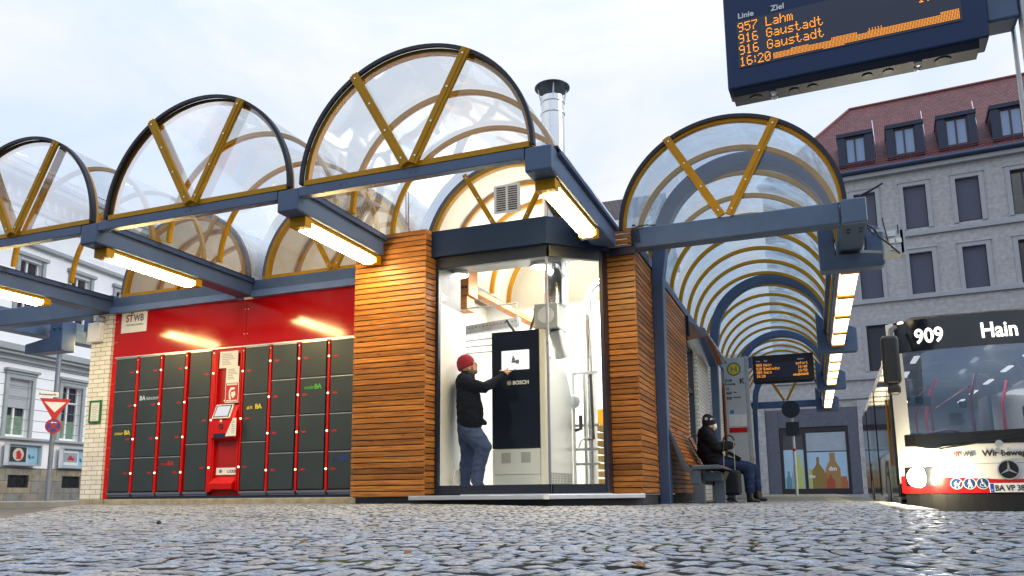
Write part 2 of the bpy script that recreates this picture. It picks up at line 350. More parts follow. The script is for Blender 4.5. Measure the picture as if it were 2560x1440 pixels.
# asphalt street on the left and the pavement of the white house
b = MB(); a = E1-ED*9; c = E2+ED*16
b.quad((a[0], a[1], .012), (c[0], c[1], .012), (c[0]-8, c[1]+20, .012), (-34, 40, .012), (-40, -4, .012))
o = b.build('road', mat('street_asphalt', (.06, .065, .075), .6, 0, .25, 4, .4, 80)); o['kind'] = 'structure'; o['label'] = 'strip of grey street beside the left edge of the paving'
LB0, LBR = np.array([-22.194, 17.595, 0]), math.radians(96.8557)
lbx = np.array([math.cos(LBR), math.sin(LBR), 0]); lby = np.array([-math.sin(LBR), math.cos(LBR), 0])
P = lambda s_, t_, z: LB0+lbx*s_+lby*t_+np.array([0, 0, z])
b = MB(); b.prism([P(-14, -6.3, .0), P(40, -6.3, .0), P(40, .3, .0), P(-14, .3, .0)], (0, 0, .135))
o = b.build('pavement', mat('pavement_slabs', srgb(138, 142, 150), .8, 0, .2, 3, .3, 40), bev=.01); o['kind'] = 'structure'; o['label'] = 'grey kerbed pavement along the white house'

# bed of the paved square
SOIL_SHADE = bpy.data.materials.new('joint_soil_and_shade'); SOIL_SHADE.use_nodes = True
t = SOIL_SHADE.node_tree; bs = t.nodes['Principled BSDF']; bs.inputs['Roughness'].default_value = .95
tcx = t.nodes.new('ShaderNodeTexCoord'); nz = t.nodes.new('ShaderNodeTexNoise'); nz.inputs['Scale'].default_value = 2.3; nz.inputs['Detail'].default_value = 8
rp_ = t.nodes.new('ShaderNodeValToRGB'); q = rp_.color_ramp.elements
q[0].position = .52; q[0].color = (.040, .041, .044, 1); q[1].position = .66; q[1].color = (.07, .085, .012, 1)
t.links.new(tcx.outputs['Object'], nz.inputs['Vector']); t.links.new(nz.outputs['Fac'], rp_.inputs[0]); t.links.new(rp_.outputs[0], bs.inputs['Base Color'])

STONE = bpy.data.materials.new('granite_setts'); STONE.use_nodes = True
t = STONE.node_tree; bs = t.nodes['Principled BSDF']; n = t.nodes.new; l = t.links.new
ge = n('ShaderNodeNewGeometry'); tcx = n('ShaderNodeTexCoord')
n1 = n('ShaderNodeTexNoise'); n1.inputs['Scale'].default_value = 75; n1.inputs['Detail'].default_value = 3; n1.inputs['Roughness'].default_value = .7; l(tcx.outputs['Object'], n1.inputs['Vector'])
n2 = n('ShaderNodeTexNoise'); n2.inputs['Scale'].default_value = 1.1; n2.inputs['Detail'].default_value = 6; l(tcx.outputs['Object'], n2.inputs['Vector'])
rp_ = n('ShaderNodeValToRGB'); q = rp_.color_ramp.elements; q[0].position = .3; q[0].color = (.096, .107, .129, 1); q[1].position = .68; q[1].color = (.36, .385, .435, 1); l(n1.outputs['Fac'], rp_.inputs[0])
m1 = n('ShaderNodeMapRange'); m1.inputs[3].default_value = .74; m1.inputs[4].default_value = 1.22; l(ge.outputs['Random Per Island'], m1.inputs[0])
m2 = n('ShaderNodeMapRange'); m2.inputs[1].default_value = .3; m2.inputs[2].default_value = .7; m2.inputs[3].default_value = .8; m2.inputs[4].default_value = 1.15; l(n2.outputs['Fac'], m2.inputs[0])
mm = n('ShaderNodeMath'); mm.operation = 'MULTIPLY'; l(m1.outputs[0], mm.inputs[0]); l(m2.outputs[0], mm.inputs[1])
hv = n('ShaderNodeHueSaturation'); l(rp_.outputs[0], hv.inputs['Color']); l(mm.outputs[0], hv.inputs['Value']); # some stones are browner, some bluer
wr = n('ShaderNodeTexWhiteNoise'); wr.noise_dimensions = '1D'; l(ge.outputs['Random Per Island'], wr.inputs['W'])
wc = n('ShaderNodeValToRGB'); qq = wc.color_ramp.elements; qq[0].position = .15; qq[0].color = (1.12, 1.0, .86, 1); qq[1].position = .6; qq[1].color = (.95, 1.0, 1.05, 1); l(wr.outputs['Value'], wc.inputs[0])
wm = n('ShaderNodeMixRGB'); wm.blend_type = 'MULTIPLY'; wm.inputs[0].default_value = 1; l(hv.outputs[0], wm.inputs[1]); l(wc.outputs[0], wm.inputs[2]); l(wm.outputs[0], bs.inputs['Base Color'])
n3 = n('ShaderNodeTexNoise'); n3.inputs['Scale'].default_value = 38; n3.inputs['Detail'].default_value = 5; l(tcx.outputs['Object'], n3.inputs['Vector'])
bp = n('ShaderNodeBump'); bp.inputs['Strength'].default_value = .8; bp.inputs['Distance'].default_value = .012; l(n3.outputs['Fac'], bp.inputs['Height']); l(bp.outputs[0], bs.inputs['Normal'])
m4 = n('ShaderNodeMapRange'); m4.inputs[1].default_value = .35; m4.inputs[2].default_value = .7; m4.inputs[3].default_value = .44; m4.inputs[4].default_value = .70; l(n2.outputs['Fac'], m4.inputs[0]); l(m4.outputs[0], bs.inputs['Roughness'])

xs = np.concatenate([np.arange(-20, KX-.3, .3), [KX-.001, KX+.051], np.arange(KX+.3, 14, .4)]); ys = np.arange(-5, 13.01, .3)
GX, GY = np.meshgrid(xs, ys); ZZ = gz(GX, GY)-.034
vs = np.stack([GX.ravel(), GY.ravel(), ZZ.ravel()], 1); nx = len(xs)
fs = [(j*nx+i, j*nx+i+1, (j+1)*nx+i+1, (j+1)*nx+i) for j in range(len(ys)-1) for i in range(nx-1) if edge_d(GX[j, i], GY[j, i]) > -.7]
b = MB(); b.add(vs, fs)
# setts
ROT = math.radians(86); cr, sr = math.cos(ROT), math.sin(ROT)
W_, NP = 1.12, 13; rows = []
def straight(x): return 4.72-.33*(x+1.82)
cu, cv, ca, cw, cl_ = [], [], [], [], []
for col in range(-2, 14):
    nv = int(21/.081)
    v0 = -5.0+rng.uniform(0, .09)
    for r_i in range(nv):
        sft = rng.uniform(-.5, .5)*.06
        for k in range(NP):
            u = (k+.5)/NP*2-1
            cu.append((col+.5)*W_+u*W_/2+sft*.3); cv.append(v0+r_i*.081+.30*(1-u*u)+rng.normal(0, .004)); ca.append(math.atan(-.30*2*u/(W_/2)))
            cw.append(W_/NP*(1+.0*u)); cl_.append(.081)
cu, cv, ca, cw, cl_ = map(np.array, (cu, cv, ca, cw, cl_))
cx_, cy_ = cu*cr-cv*sr, cu*sr+cv*cr; ca = ca+ROT
# one straight course crossing the square
tt = np.arange(-13, 4, .102); sx_, sy_ = tt, straight(tt)
keep = np.abs(cy_-straight(cx_))/math.hypot(1, .33) > .105
cx_, cy_, ca, cw, cl_ = [q[keep] for q in (cx_, cy_, ca, cw, cl_)]
cx_ = np.r_[cx_, sx_]; cy_ = np.r_[cy_, sy_]; ca = np.r_[ca, np.full(len(tt), -math.atan(.33))]; cw = np.r_[cw, np.full(len(tt), .104)]; cl_ = np.r_[cl_, np.full(len(tt), .12)]
ok = (cy_ > 1.25) & (cy_ < 13) & (cx_ > -1.47*cy_-.5) & (cx_ < .26*cy_+.5) & (edge_d(cx_, cy_) > .05)
ok &= ~((cx_ > KX-.25) & (cy_ > 7.45) & (cx_ < KX+.05)) & ~((cx_ >= KX) & (cy_ > 8.6))
ok &= ~((cx_ < -4.5) & (cy_ > 9.72)) & ~((cx_ >= -5.62) & (cx_ < -4.5) & (cy_ > 8.8)) & ~((cx_ >= -4.55) & (cx_ < -1.95) & (cy_ > 8.7+np.clip((cx_+2.9)*1.05, 0, 1)))
cx_, cy_, ca, cw, cl_ = [q[ok] for q in (cx_, cy_, ca, cw, cl_)]
K = 6; g = np.array([-1, -.90, -.4, .4, .90, 1]); A, B = np.meshgrid(g, g); A, B = A.ravel(), B.ravel()
rad = np.maximum(np.abs(A), np.abs(B)); 
nS = len(cx_); hw = cw/2*rng.uniform(.90, 1.0, nS); hl = cl_/2*rng.uniform(.89, .985, nS)
cr_ = 1-.10*(np.abs(A)*np.abs(B))**3
jx = rng.normal(0, .045, (nS, K*K))*(rad > .9); jy = rng.normal(0, .045, (nS, K*K))*(rad > .9)
LX = (A*cr_+jx)*hw[:, None]; LY = (B*cr_+jy)*hl[:, None]
prof = .0065*(1-rad**2)-.034*np.clip((rad-.90)/.10, 0, 1)
LZ = prof[None, :]+rng.normal(0, .0016, nS)[:, None]+LX*rng.normal(0, .028, nS)[:, None]+LY*rng.normal(0, .03, nS)[:, None]+rng.normal(0, .0007, (nS, K*K))
ca = ca+rng.normal(0, .05, nS); c_, s_ = np.cos(ca)[:, None], np.sin(ca)[:, None]
VX = cx_[:, None]+c_*LX-s_*LY; VY = cy_[:, None]+s_*LX+c_*LY; VZ = LZ+gz(cx_, cy_)[:, None]
V = np.stack([VX.ravel(), VY.ravel(), VZ.ravel()], 1)
q = np.array([(j*K+i, j*K+i+1, (j+1)*K+i+1, (j+1)*K+i) for j in range(K-1) for i in range(K-1)])
FQ = (q[None]+(np.arange(nS)*K*K)[:, None, None]).reshape(-1, 4)
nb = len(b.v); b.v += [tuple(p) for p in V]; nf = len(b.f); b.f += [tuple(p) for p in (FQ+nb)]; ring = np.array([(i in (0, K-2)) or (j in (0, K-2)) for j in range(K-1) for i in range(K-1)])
b.m = [0]*nf+np.where(np.tile(ring, nS), 0, 1).tolist()  # sett rims painted joint-dark: grime plus imitated shade in the gaps
o = b.build('ground', [SOIL_SHADE, STONE], smooth=False); o.data.polygons.foreach_set('use_smooth', [False]*nf+[True]*len(FQ))
o['kind'] = 'structure'; o['label'] = 'grey granite setts laid in arcs across the square'
# slab platform beyond the setts, kerb and guide strips
SLAB = brickmat('platform_slabs', srgb(150, 140, 118), srgb(126, 120, 108), srgb(80, 76, 70), .3, .3, .006, .6, .3, 'flat', .5, .2)
b = MB(); b.box(-30, KX-.2, 13.0, 46, -.4, .03); o = b.build('pavement', SLAB); o['kind'] = 'structure'; o['label'] = 'slab pavement running under the vaulted walkway'
b = MB()
for i in range(38): b.box(KX-.2+.002, KX+.045, 7.5+i*1.0, 7.5+i*1.0+.992, -.42, .028+.004*math.sin(i*9))
o = b.build('kerb', mat('kerb_stone', srgb(150, 146, 138), .7, 0, .2, 8, .4, 50), bev=.012); o['kind'] = 'structure'; o['label'] = 'stone kerb between the platform and the bus'
b = MB()
for i in range(40):
    for k in range(9): b.box(.20+k*.035, .222+k*.035, 12.2+i*.33, 12.2+i*.33+.32, .025, .040)
    for k in range(0): pass
o = b.build('guide_strip', mat('guide_slab', srgb(196, 186, 160), .6, 0, .1, 8)); tag(o, 'pale ribbed guide strip set in the platform near the kerb', 'paving strip', kind='structure')
# asphalt strip under the left tree of signs is part of the pavement; litter on the setts
for i, (x, y, s) in enumerate(((398, 1295, .018), (287, 1289, .009))):
    q = pZ(x, y, .05); z = GZ(q[0], q[1])
    bb = MB(); bb.lathe((q[0], q[1], z), [(.3*s, 0), (s, .5*s), (.9*s, 1.3*s), (.35*s, 1.8*s)], 12)
    o = bb.build('pebble', BLACK, smooth=True); tag(o, ['small black pebble lying on the setts left of the lockers', 'tiny dark pebble farther left on the setts'][i], 'pebble')
for i, (x, y, ln, an) in enumerate(((660, 1258, .16, .9), (508, 1262, .10, .2))):
    q = pZ(x, y, .075); z = GZ(q[0], q[1])+.012; d = np.array([math.cos(an), math.sin(an), .1])*ln/2
    bb = MB(); bb.bar(q*[1, 1, 0]+[0, 0, z]-d, q*[1, 1, 0]+[0, 0, z]+d, .02, .004, (0, 0, 1))
    o = bb.build('paper_scrap', PAPER); tag(o, ['white paper strip lying below the ticket terminal', 'short white paper scrap lying below the left lockers'][i], 'litter')

lf = mat('dry_leaf', srgb(122, 84, 48), .8, 0, .3, 30)
for k, (x, y) in enumerate(((228, 1302), (1020, 1372), (1480, 1330), (1725, 1290), (760, 1345), (1890, 1352), (1240, 1296), (420, 1390), (1600, 1400))):
    q = pZ(x, y, .02); z = GZ(q[0], q[1])+.006; a_ = k*1.9; u_ = np.array([math.cos(a_), math.sin(a_), .15]); v_ = np.array([-math.sin(a_), math.cos(a_), .1]); s_ = .020+.004*(k % 3)
    o_ = np.array([q[0], q[1], z]); bb = MB()
    bb.prism([o_-u_*s_, o_-u_*s_*.3+v_*s_*.55, o_+u_*s_*.5+v_*s_*.4+[0, 0, .006], o_+u_*s_*1.2, o_+u_*s_*.4-v_*s_*.5+[0, 0, .008], o_-u_*s_*.4-v_*s_*.5], (0, 0, .0015))
    o = bb.build('fallen_leaf', lf); tag(o, 'small dry brown leaf lying on the setts', 'leaf', 'fallen leaves on the setts')
# ------------------------------------------------------------------ canopies over the forecourt
YF, YW = 6.93, 9.92                      # front of the canopies, plane of the locker wall
BX = [-11.13, -8.15, -5.156, -2.188]     # right-hand faces of the four beams
BW, BZ0, BZ1 = .288, 3.335, 3.60
VC, VR, VZ = [-9.63, -6.655, -3.755], 1.365, 3.62
beam_lab = ['blue grey steel beam above the white brick pier', 'blue grey steel beam meeting the middle of the red wall',
            'blue grey steel beam ending at the left wooden cladding', 'blue grey steel beam over the corner of the glass showroom']
YE = [9.9, 9.9, 8.82, 9.62]
for i, xr in enumerate(BX):
    t_ = thing('steel_beam', beam_lab[i], 'beam', (xr-BW/2, YF, BZ0), group='steel beams of the canopies')
    b = MB(); b.box(xr-BW, xr, YF, YE[i], BZ0, BZ1); b.build('box_section', STEEL, t_, bev=.022, seg=3)
    b = MB()
    for s in (0, 1):
        x0, x1 = ((xr+.001, xr+.045), (xr-BW-.045, xr-BW-.001))[s]
        b.box(x0, x1, YF+.17, YE[i], 3.545, 3.562)
        b.box(*((xr+.025, xr+.04), (xr-BW-.04, xr-BW-.025))[s], YF+.17, YE[i], 3.563, 3.60)
    b.build('ledge', STEELD, t_)
    b = MB()
    for s in (0, 1): b.box(*((xr-.03, xr+.02), (xr-BW-.02, xr-BW+.03))[s], YF+.14, YE[i]-.02, 3.602, 3.63)
    b.build('gasket', GASKET, t_)
def tube_lamp(xc, y0, y1, z, label, cut=False):
    t_ = thing('tube_lamp', label, 'lamp', (xc, y0, z), group='tube lamps under the canopy beams')
    b = MB(); b.box(xc-.11, xc+.11, y0, y0+.13, z-.115, z); b.box(xc-.11, xc+.11, y1-.13, y1, z-.115, z)
    b.box(xc-.10, xc+.10, y0+.131, y1-.131, z-.05, z-.001); b.build('housing', OCHRE, t_, bev=.008)
    b = MB(); pr = [(xc-.098, z-.05), (xc-.085, z-.10), (xc-.06, z-.125), (xc+.06, z-.125), (xc+.085, z-.10), (xc+.098, z-.05)]
    b.prism([(x, y0+.133, q) for x, q in pr], (0, y1-y0-.266, 0)); b.build('diffuser', LAMP, t_)
tube_lamp(BX[0]-BW/2, 7.15, 8.75, BZ0-.001, 'lit tube lamp with yellow ends, leftmost under the canopy beams')
tube_lamp(BX[1]-BW/2, 7.12, 8.80, BZ0-.001, 'lit tube lamp above the white logo panel and left lockers')
tube_lamp(BX[2]-BW/2, 7.12, 8.81, BZ0-.001, 'lit tube lamp whose light falls on the left wooden cladding')
tube_lamp(BX[3]-BW/2, 7.14, 8.86, BZ0-.001, 'lit tube lamp in front of the glass showroom fascia')

def vbrace(mb, bolts, cx, z0, y, r, w=.10, th=.04):
    for sx, (dx, dz) in ((-1, (-.70, 1.15)), (1, (.66, 1.17))):
        a = np.array([cx+sx*.045, y, z0]); e_ = np.array([cx+dx, y, z0+dz])
        mb.bar(a, e_, w, th); mb.bar(a-[0, th/2+.004, 0], e_-[0, th/2+.004, 0], w*.35, .008)
        for q in (.06, .36, .66, .95): 
            p = a+(e_-a)*q; bolts.lathe((p[0], y-th/2-.014, p[2]), [(.011, 0), (.011, .008)], 8, 'y')
can_lab = ['clear barrel vault canopy cut by the left picture edge', 'clear barrel vault canopy over the left lockers', 'clear barrel vault canopy in front of the showroom, nearest and largest']
for i, cx in enumerate(VC):
    t_ = thing('vault_canopy', can_lab[i], 'canopy', (cx, YF, VZ), group='clear barrel vault canopies in a row')
    b = MB(); b.sheet(cx, VZ, VR+.003, YF+.05, YW-.01, 56, 3, .98); b.build('glazing', ACRYL, t_, smooth=True)
    b = MB(); b.disc(cx, VZ, VR-.01, YF+.035, 56, .98, True); b.build('end_pane', ENDP, t_)
    for k, y in enumerate((YF, 7.93, 8.92)):
        b = MB()
        if k == 0: b.arc(cx, VZ, VR-.058, VR-.004, y+.042, y+.11, kz=.98)
        else: b.arc(cx, VZ, VR-.055, VR-.004, y-.03, y+.03, kz=.98); b.arc(cx, VZ, VR-.061, VR-.056, y-.012, y+.012, kz=.98)
        b.build('arch_rib', OCHRE, t_, smooth=True)
    b = MB(); b.arc(cx, VZ, VR-.018, VR+.022, YF-.02, YF+.005, kz=.98); b.arc(cx, VZ, VR+.006, VR+.022, YF+.006, YF+.05, kz=.98)
    b.build('edge_trim', GASKET, t_, smooth=True)
    b = MB(); b.box(BX[i]+.002, BX[i+1]-BW-.002, YF, YF+.10, 3.487, 3.597); b.build('tie_beam', STEEL, t_, bev=.006)
    b = MB(); b.box(cx-VR+.03, cx+VR-.03, YF-.006, YF+.09, 3.60, 3.662); b.build('sill_bar', OCHRE, t_, bev=.004)
    b = MB(); bo = MB(); vbrace(b, bo, cx, 3.63, YF-.028, VR)
    b.build('brace', OCHRE, t_); bo.build('bolts', SILVER, t_)
    b = MB()
    for q in (.55, .62, 1.4, 1.47): b.lathe((BX[i]+q, YF-.004, 3.54), [(.007, 0), (.007, .006)], 8, 'y')
    b.build('rivets', BLACK, t_)

# ------------------------------------------------------------------ glazed gable arches of the building behind
K_ = thing('station_building', 'low station building with red locker wall, larch cladding and vaulted roof', 'building', (-6, 12, .1))
for i, cx in enumerate(VC):
    b = MB(); b.arc(cx, VZ, VR-.072, VR-.002, YW-.012, YW+.05, kz=.98); b.build('flashing', mat('grey_flashing', srgb(96, 98, 106), .5, .3, .1, 4), K_, smooth=True)
    b = MB(); b.arc(cx, VZ, VR-.135, VR-.073, YW-.03, YW+.06, kz=.98); b.box(cx-VR+.03, cx+VR-.03, YW-.035, YW+.06, 3.602, 3.655)
    bo = MB(); vbrace(b, bo, cx, 3.63, YW-.05, VR, .07); g_ = b.build('gable_frame', OCHRE, K_); bo.build('bolts', SILVER, g_)
    b = MB(); b.disc(cx, VZ, VR-.02, YW+.01, 48, .98, True); b.build('gable_pane', ENDP, K_)
    b = MB(); b.sheet(cx, VZ, VR+.01, YW+.07, 14.6, 40, 1, .98); b.build('roof_vault', glass('roof_skin', (.9, .93, .96), .06, .7, (.80, .85, .93)), K_, smooth=True) if 'roof_skin' not in MATS else b.build('roof_vault', MATS['roof_skin'], K_, smooth=True)
    b = MB(); b.sheet(cx, VZ, VR-.10, YW+.075, 14.5, 40, 1, .98); b.build('ceiling_vault', CREAM, K_, smooth=True)
    for y in (10.6, 11.4, 12.2, 13.0, 13.8):
        b = MB(); b.arc(cx, VZ, VR-.17, VR-.105, y-.03, y+.03, kz=.98); b.build('ceiling_rib', OCHRE, K_, smooth=True)
    b = MB(); b.disc(cx, VZ, VR, 14.55, 48, .98, True); b.build('vault_end', CREAM, K_)
vent_lab = ['white louvred vent in the glazed gable above the showroom', 'white louvred vent in the glazed gable behind the middle canopy']
for i, cx in enumerate((VC[2]+.42, VC[1]+.5)):
    t_ = thing('louvre_vent', vent_lab[i], 'vent', (cx, YW-.02, 4.05), group='louvred vents in the glazed gables')
    c0 = pY(1267, 496, YW-.03) if i == 0 else np.array([cx, YW-.03, 4.05])
    b = MB(); b.box(c0[0]-.20, c0[0]+.20, YW-.03, YW-.005, c0[2]-.21, c0[2]+.21); b.build('plate', WHITE, t_, bev=.004)
    b = MB()
    for s in (-1, 1):
        for k in range(11): z = c0[2]-.165+k*.033; b.box(c0[0]+s*.088-.07, c0[0]+s*.088+.07, YW-.034, YW-.0305, z-.009, z+.009)
    b.build('slots', BLACK, t_)
# channel between the wall and the gables
b = MB()
b.box(BX[0]+.002, BX[1]-BW-.002, YW-.06, YW+.1, 3.42, 3.598); b.box(BX[1]+.002, -5.63, YW-.06, YW+.1, 3.42, 3.598)
b.build('eaves_channel', STEEL, K_, bev=.006)
b = MB(); b.box(BX[0]+.002, BX[1]-BW-.002, YW-.10, YW+.1, 3.315, 3.418); b.box(BX[1]+.002, -5.63, YW-.10, YW+.1, 3.315, 3.418)
for q in np.arange(BX[0]+.3, -5.8, .37): b.lathe((q, YW-.108, 3.37), [(.01, 0), (.01, .008)], 8, 'y')
b.build('eaves_angle', mat('light_blue_paint', srgb(104, 128, 168), .35, 0, .08, 3), K_)

# ------------------------------------------------------------------ locker wall
LX = lambda xc, yc=1315: float(pY(240+xc/2.4, 680+yc/2.4, YW)[0])
xL, xR = float(pY(255, 1248, YW)[0]), -5.62
Z0, Z1, ZT = .17, 2.535, 3.325
LK = thing('locker_wall', 'red parcel locker wall with anthracite doors and red top panel', 'lockers', ((xL+xR)/2, YW, Z0))
b = MB(); b.box(xL, xR, YW+.05, YW+.16, Z0, ZT); b.build('back_panel', REDM, LK)
xm = BX[1]-.14
b = MB(); b.box(xL, xm-.002, YW, YW+.049, Z1+.02, ZT-.012); b.build('top_panel', RED, LK, bev=.003)
b = MB(); b.box(xm+.002, xR, YW, YW+.049, Z1+.02, ZT-.012); b.build('top_panel', RED, LK, bev=.003)
b = MB(); b.box(xL, LX(70)-.004, YW-.004, YW+.049, Z0, Z1+.018); b.build('side_strip', REDM, LK, bev=.003)
b = MB()
for z in np.arange(.3, 3.2, .36):
    for x in (xL+.03, LX(70)-.035): b.lathe((x, YW-.012, z), [(.007, 0), (.007, .007)], 6, 'y')
for z in (2.75, 3.15):
    for x in (xm-.03, xm+.03): b.lathe((x, YW-.008, z), [(.008, 0), (.008, .007)], 6, 'y')
b.build('rivets', SILVER, LK)
cols = [(70, 195, 4), (217, 340, 4), (365, 495, 4), (525, 655, 3), (862, 1008, 3), (1030, 1180, 4), (1207, 1363, 4), (1390, 1545, 4)]
words = {(0, 2): ('erneuer', 'BA', srgb(230, 210, 40), 0), (1, 1): ('hnbrechend', 'BA', srgb(190, 215, 240), 1), (2, 3): ('dank', 'BA', srgb(190, 40, 36), 0),
         (4, 1): ('sicht', 'BA', srgb(236, 212, 30), 0), (6, 1): ('wunder', 'BA', srgb(80, 190, 70), 0), (7, 3): ('fahr', 'BA', srgb(30, 60, 160), 0)}
DZ0, DZ1 = .285, Z1
RX, UZ = (1, 0, 0), (0, 0, 1)
for ci, (a, c, nr) in enumerate(cols):
    x0, x1 = LX(a), LX(c); hgt = (DZ1-DZ0)/nr; left = ci < 4
    # red post with locks beside every column
    pa, pb = ((c+1, c+20) if left else (a-20, a-1))
    if ci == 3: pa, pb = 657, 690
    if ci == 4: pa, pb = 846, 861
    p0, p1 = LX(pa), LX(pb)
    b = MB(); b.box(p0+.012, p1-.004, YW-.025, YW+.049, DZ0-.02, DZ1-.01); post = b.build('lock_post', REDM, LK, bev=.006)
    b = MB(); b.lathe(((p0+p1)/2, YW-.032, DZ1-.06), [(.012, 0), (.012, .008)], 10, 'y'); b.build('screw', SILVER, post)
    b = MB(); b.box(x0+.002, (p0 if left else x1)+.01, YW+.012, YW+.049, DZ0, DZ1-.02); b.build('shadow_gap', BLACK, LK)
    for r in range(nr):
        z1 = DZ1-r*hgt-.006; z0 = DZ1-(r+1)*hgt+.008
        b = MB(); b.box(x0+.004, x1-.006, YW-.012, YW+.011, z0, z1-.014); d = b.build('locker_door', DOORG, LK, bev=.004)
        b = MB(); b.box(x0+.004, x1-.002, YW-.016, YW+.011, z1-.011, z1); b.build('top_edge', SILVER, d)
        zc = z0+hgt*.52 if nr == 4 else z0+hgt*.47
        xa = x1-.045 if left else x0+.045
        s = 1 if left else -1
        b = MB(); b.prism([(xa, YW-.0135, zc), (xa-s*.035, YW-.0135, zc+.03), (xa-s*.035, YW-.0135, zc-.03)], (0, -.001, 0)); b.box(min(xa-s*.04, xa-s*.085), max(xa-s*.04, xa-s*.085), YW-.0145, YW-.0135, zc-.012, zc+.012)
        b.build('arrow', mat('red_arrow', srgb(190, 24, 22), .5, 0, 0), d)
        b = MB(); b.lathe(((p0+p1)/2+.004, YW-.036, zc), [(.014, 0), (.016, .006), (.016, .012)], 10, 'y'); b.build('indicator', emis('indicator', (1, .95, .6), 3.5) if 'indicator' not in MATS else MATS['indicator'], post)
        if (ci, r) in words:
            sc, ba, colr, first = words[(ci, r)]; mw = mat('word_%d%d' % (ci, r), colr, .5, 0, 0)
            zt = z0+hgt*(.66 if (ci, r) not in ((2, 3), (7, 3)) else .72); xt = x0+.07
            if first:
                text(ba, .105, (xt-.03, YW-.0135, zt), RX, UZ, mw, 'lettering', d, bold=.003, sx=.95)
                text(sc, .085, (xt+.11, YW-.0135, zt), RX, UZ, mw, 'lettering', d, shear=.35, sx=.62)
            else:
                text(sc, .085, (xt, YW-.0135, zt), RX, UZ, mw, 'lettering', d, shear=.35, sx=.68)
                text(ba, .105, (xt+.028*len(sc)+.02, YW-.0135, zt), RX, UZ, mw, 'lettering', d, bold=.003, sx=.95)
    b = MB(); b.box(x0, x1+.05, YW-.03, YW+.04, DZ0-.05, DZ0-.012); b.box(x0+.02, x1+.05, YW-.02, YW+.04, DZ0-.075, DZ0-.055); b.build('base_rail', mat('grey_rail', srgb(112, 122, 142), .4, .5, .1, 6), LK, bev=.003)
b = MB(); b.box(LX(70), xR, YW+.0, YW+.049, Z0, DZ0-.076); b.build('base_panel', mat('base_blue', srgb(40, 50, 70), .4, 0, .1, 4), LK)
b = MB(); b.box(LX(70)-.02, xR, YW-.03, YW-.001, Z1+.0, Z1+.018); b.build('head_rail', SILVER, LK)
# terminal
ta, tb = LX(690), LX(845)
T_ = thing('parcel_terminal', 'red touch screen terminal between the locker columns', 'terminal', ((ta+tb)/2, YW, Z0))
b = MB(); b.box(ta, ta+.028, YW-.02, YW+.048, DZ0, Z1); b.box(tb-.028, tb, YW-.02, YW+.048, DZ0, Z1); b.box(ta+.029, tb-.029, YW-.01, YW+.048, Z1-.09, Z1-.002)
b.build('frame', REDM, T_, bev=.004)
b = MB(); b.box(ta+.029, tb-.029, YW+.03, YW+.049, DZ0, Z1-.092); b.build('back', mat('red_deep', srgb(168, 16, 14), .4, 0, .1, 3), T_)
sl0, sl1 = ta+.029, tb-.029
b = MB(); b.prism([(sl0, YW-.008, 1.62), (sl0, YW-.10, 1.40), (sl0, YW-.10, 1.10), (sl0, YW-.02, 1.06), (sl0, YW+.029, 1.06), (sl0, YW+.029, 1.62)], (sl1-sl0, 0, 0)); b.build('console', REDM, T_, bev=.006)
up = np.array([0, .092, .22]); up /= np.linalg.norm(up); nr_ = np.array([0, -up[2], up[1]])
c0 = np.array([sl0+.19, YW-.054, 1.51])
b = MB(); b.obox(c0+nr_*.012, (.17, 0, 0), up*.125, nr_*.014); sc = b.build('screen_frame', WHITE, T_, bev=.008)
b = MB(); b.obox(c0+nr_*.027, (.152, 0, 0), up*.108, nr_*.001); b.build('bezel', BLACK, sc)
b = MB(); b.obox(c0+nr_*.029, (.128, 0, 0), up*.088, nr_*.001); b.build('screen', emis('tablet_screen', (.92, .95, 1), .85), sc)
b = MB(); b.box(sl0+.05, sl0+.28, YW-.103, YW-.1, 1.10, 1.17); b.build('slot', NAVY, T_)
b = MB(); b.box(sl0+.15, sl0+.23, YW-.104, YW-.1, 1.235, 1.315); b.build('card_reader', BLACK, T_)
b = MB(); b.prism([(sl0+.165, YW-.105, 1.25), (sl0+.19, YW-.105, 1.25), (sl0+.215, YW-.105, 1.30), (sl0+.2, YW-.105, 1.30)], (0, -.001, 0)); b.build('card_mark', REDM, T_)
b = MB(); b.box(sl0+.165, sl0+.205, YW-.103, YW-.1, 1.345, 1.39); b.build('sticker', PAPER, T_)
b = MB()
for k in range(5): b.lathe((sl0+.12+k*.035, YW+.024, 1.70), [(.013, 0), (.013, .008)], 10, 'y')
b.build('buttons', CREAM, T_)
b = MB(); b.lathe((sl0+.17, YW+.02, 1.765), [(.02, 0), (.022, .012)], 12, 'y'); b.lathe((sl0+.23, YW+.02, 1.765), [(.017, 0), (.018, .012)], 12, 'y'); b.build('camera_eyes', BLACK, T_)
b = MB(); b.prism([(sl0, YW-.09, .40), (sl0, YW-.09, .305), (sl0, YW+.028, .305), (sl0, YW+.028, .50)], (sl1-sl0, 0, 0)); b.build('tray', REDM, T_, bev=.006)
b = MB(); b.box(sl0+.03, sl1-.02, YW+.022, YW+.0285, .53, .64); pl = b.build('name_plate', WHITE, T_)
text('LOCKER', .058, (sl0+.25, YW+.0215, .562), RX, UZ, INK, 'lettering', pl, bold=.001, sx=.8)
b = MB(); b.lathe((sl0+.12, YW+.0205, .585), [(.03, 0), (.03, .001)], 16, 'y'); b.build('round_mark', GALV, pl)
notes = [('white taped paper notice at the top of the terminal', 745, 850, 480, 570, PAPER, 0), ('narrow white notice hanging below the taped one', 783, 857, 570, 658, PAPER, 0), ('red and white face mask notice on the terminal', 778, 853, 664, 782, PAPER, 1), ('slanted white leaflet beside the terminal screen', 815, 855, 880, 985, PAPER, 2)]
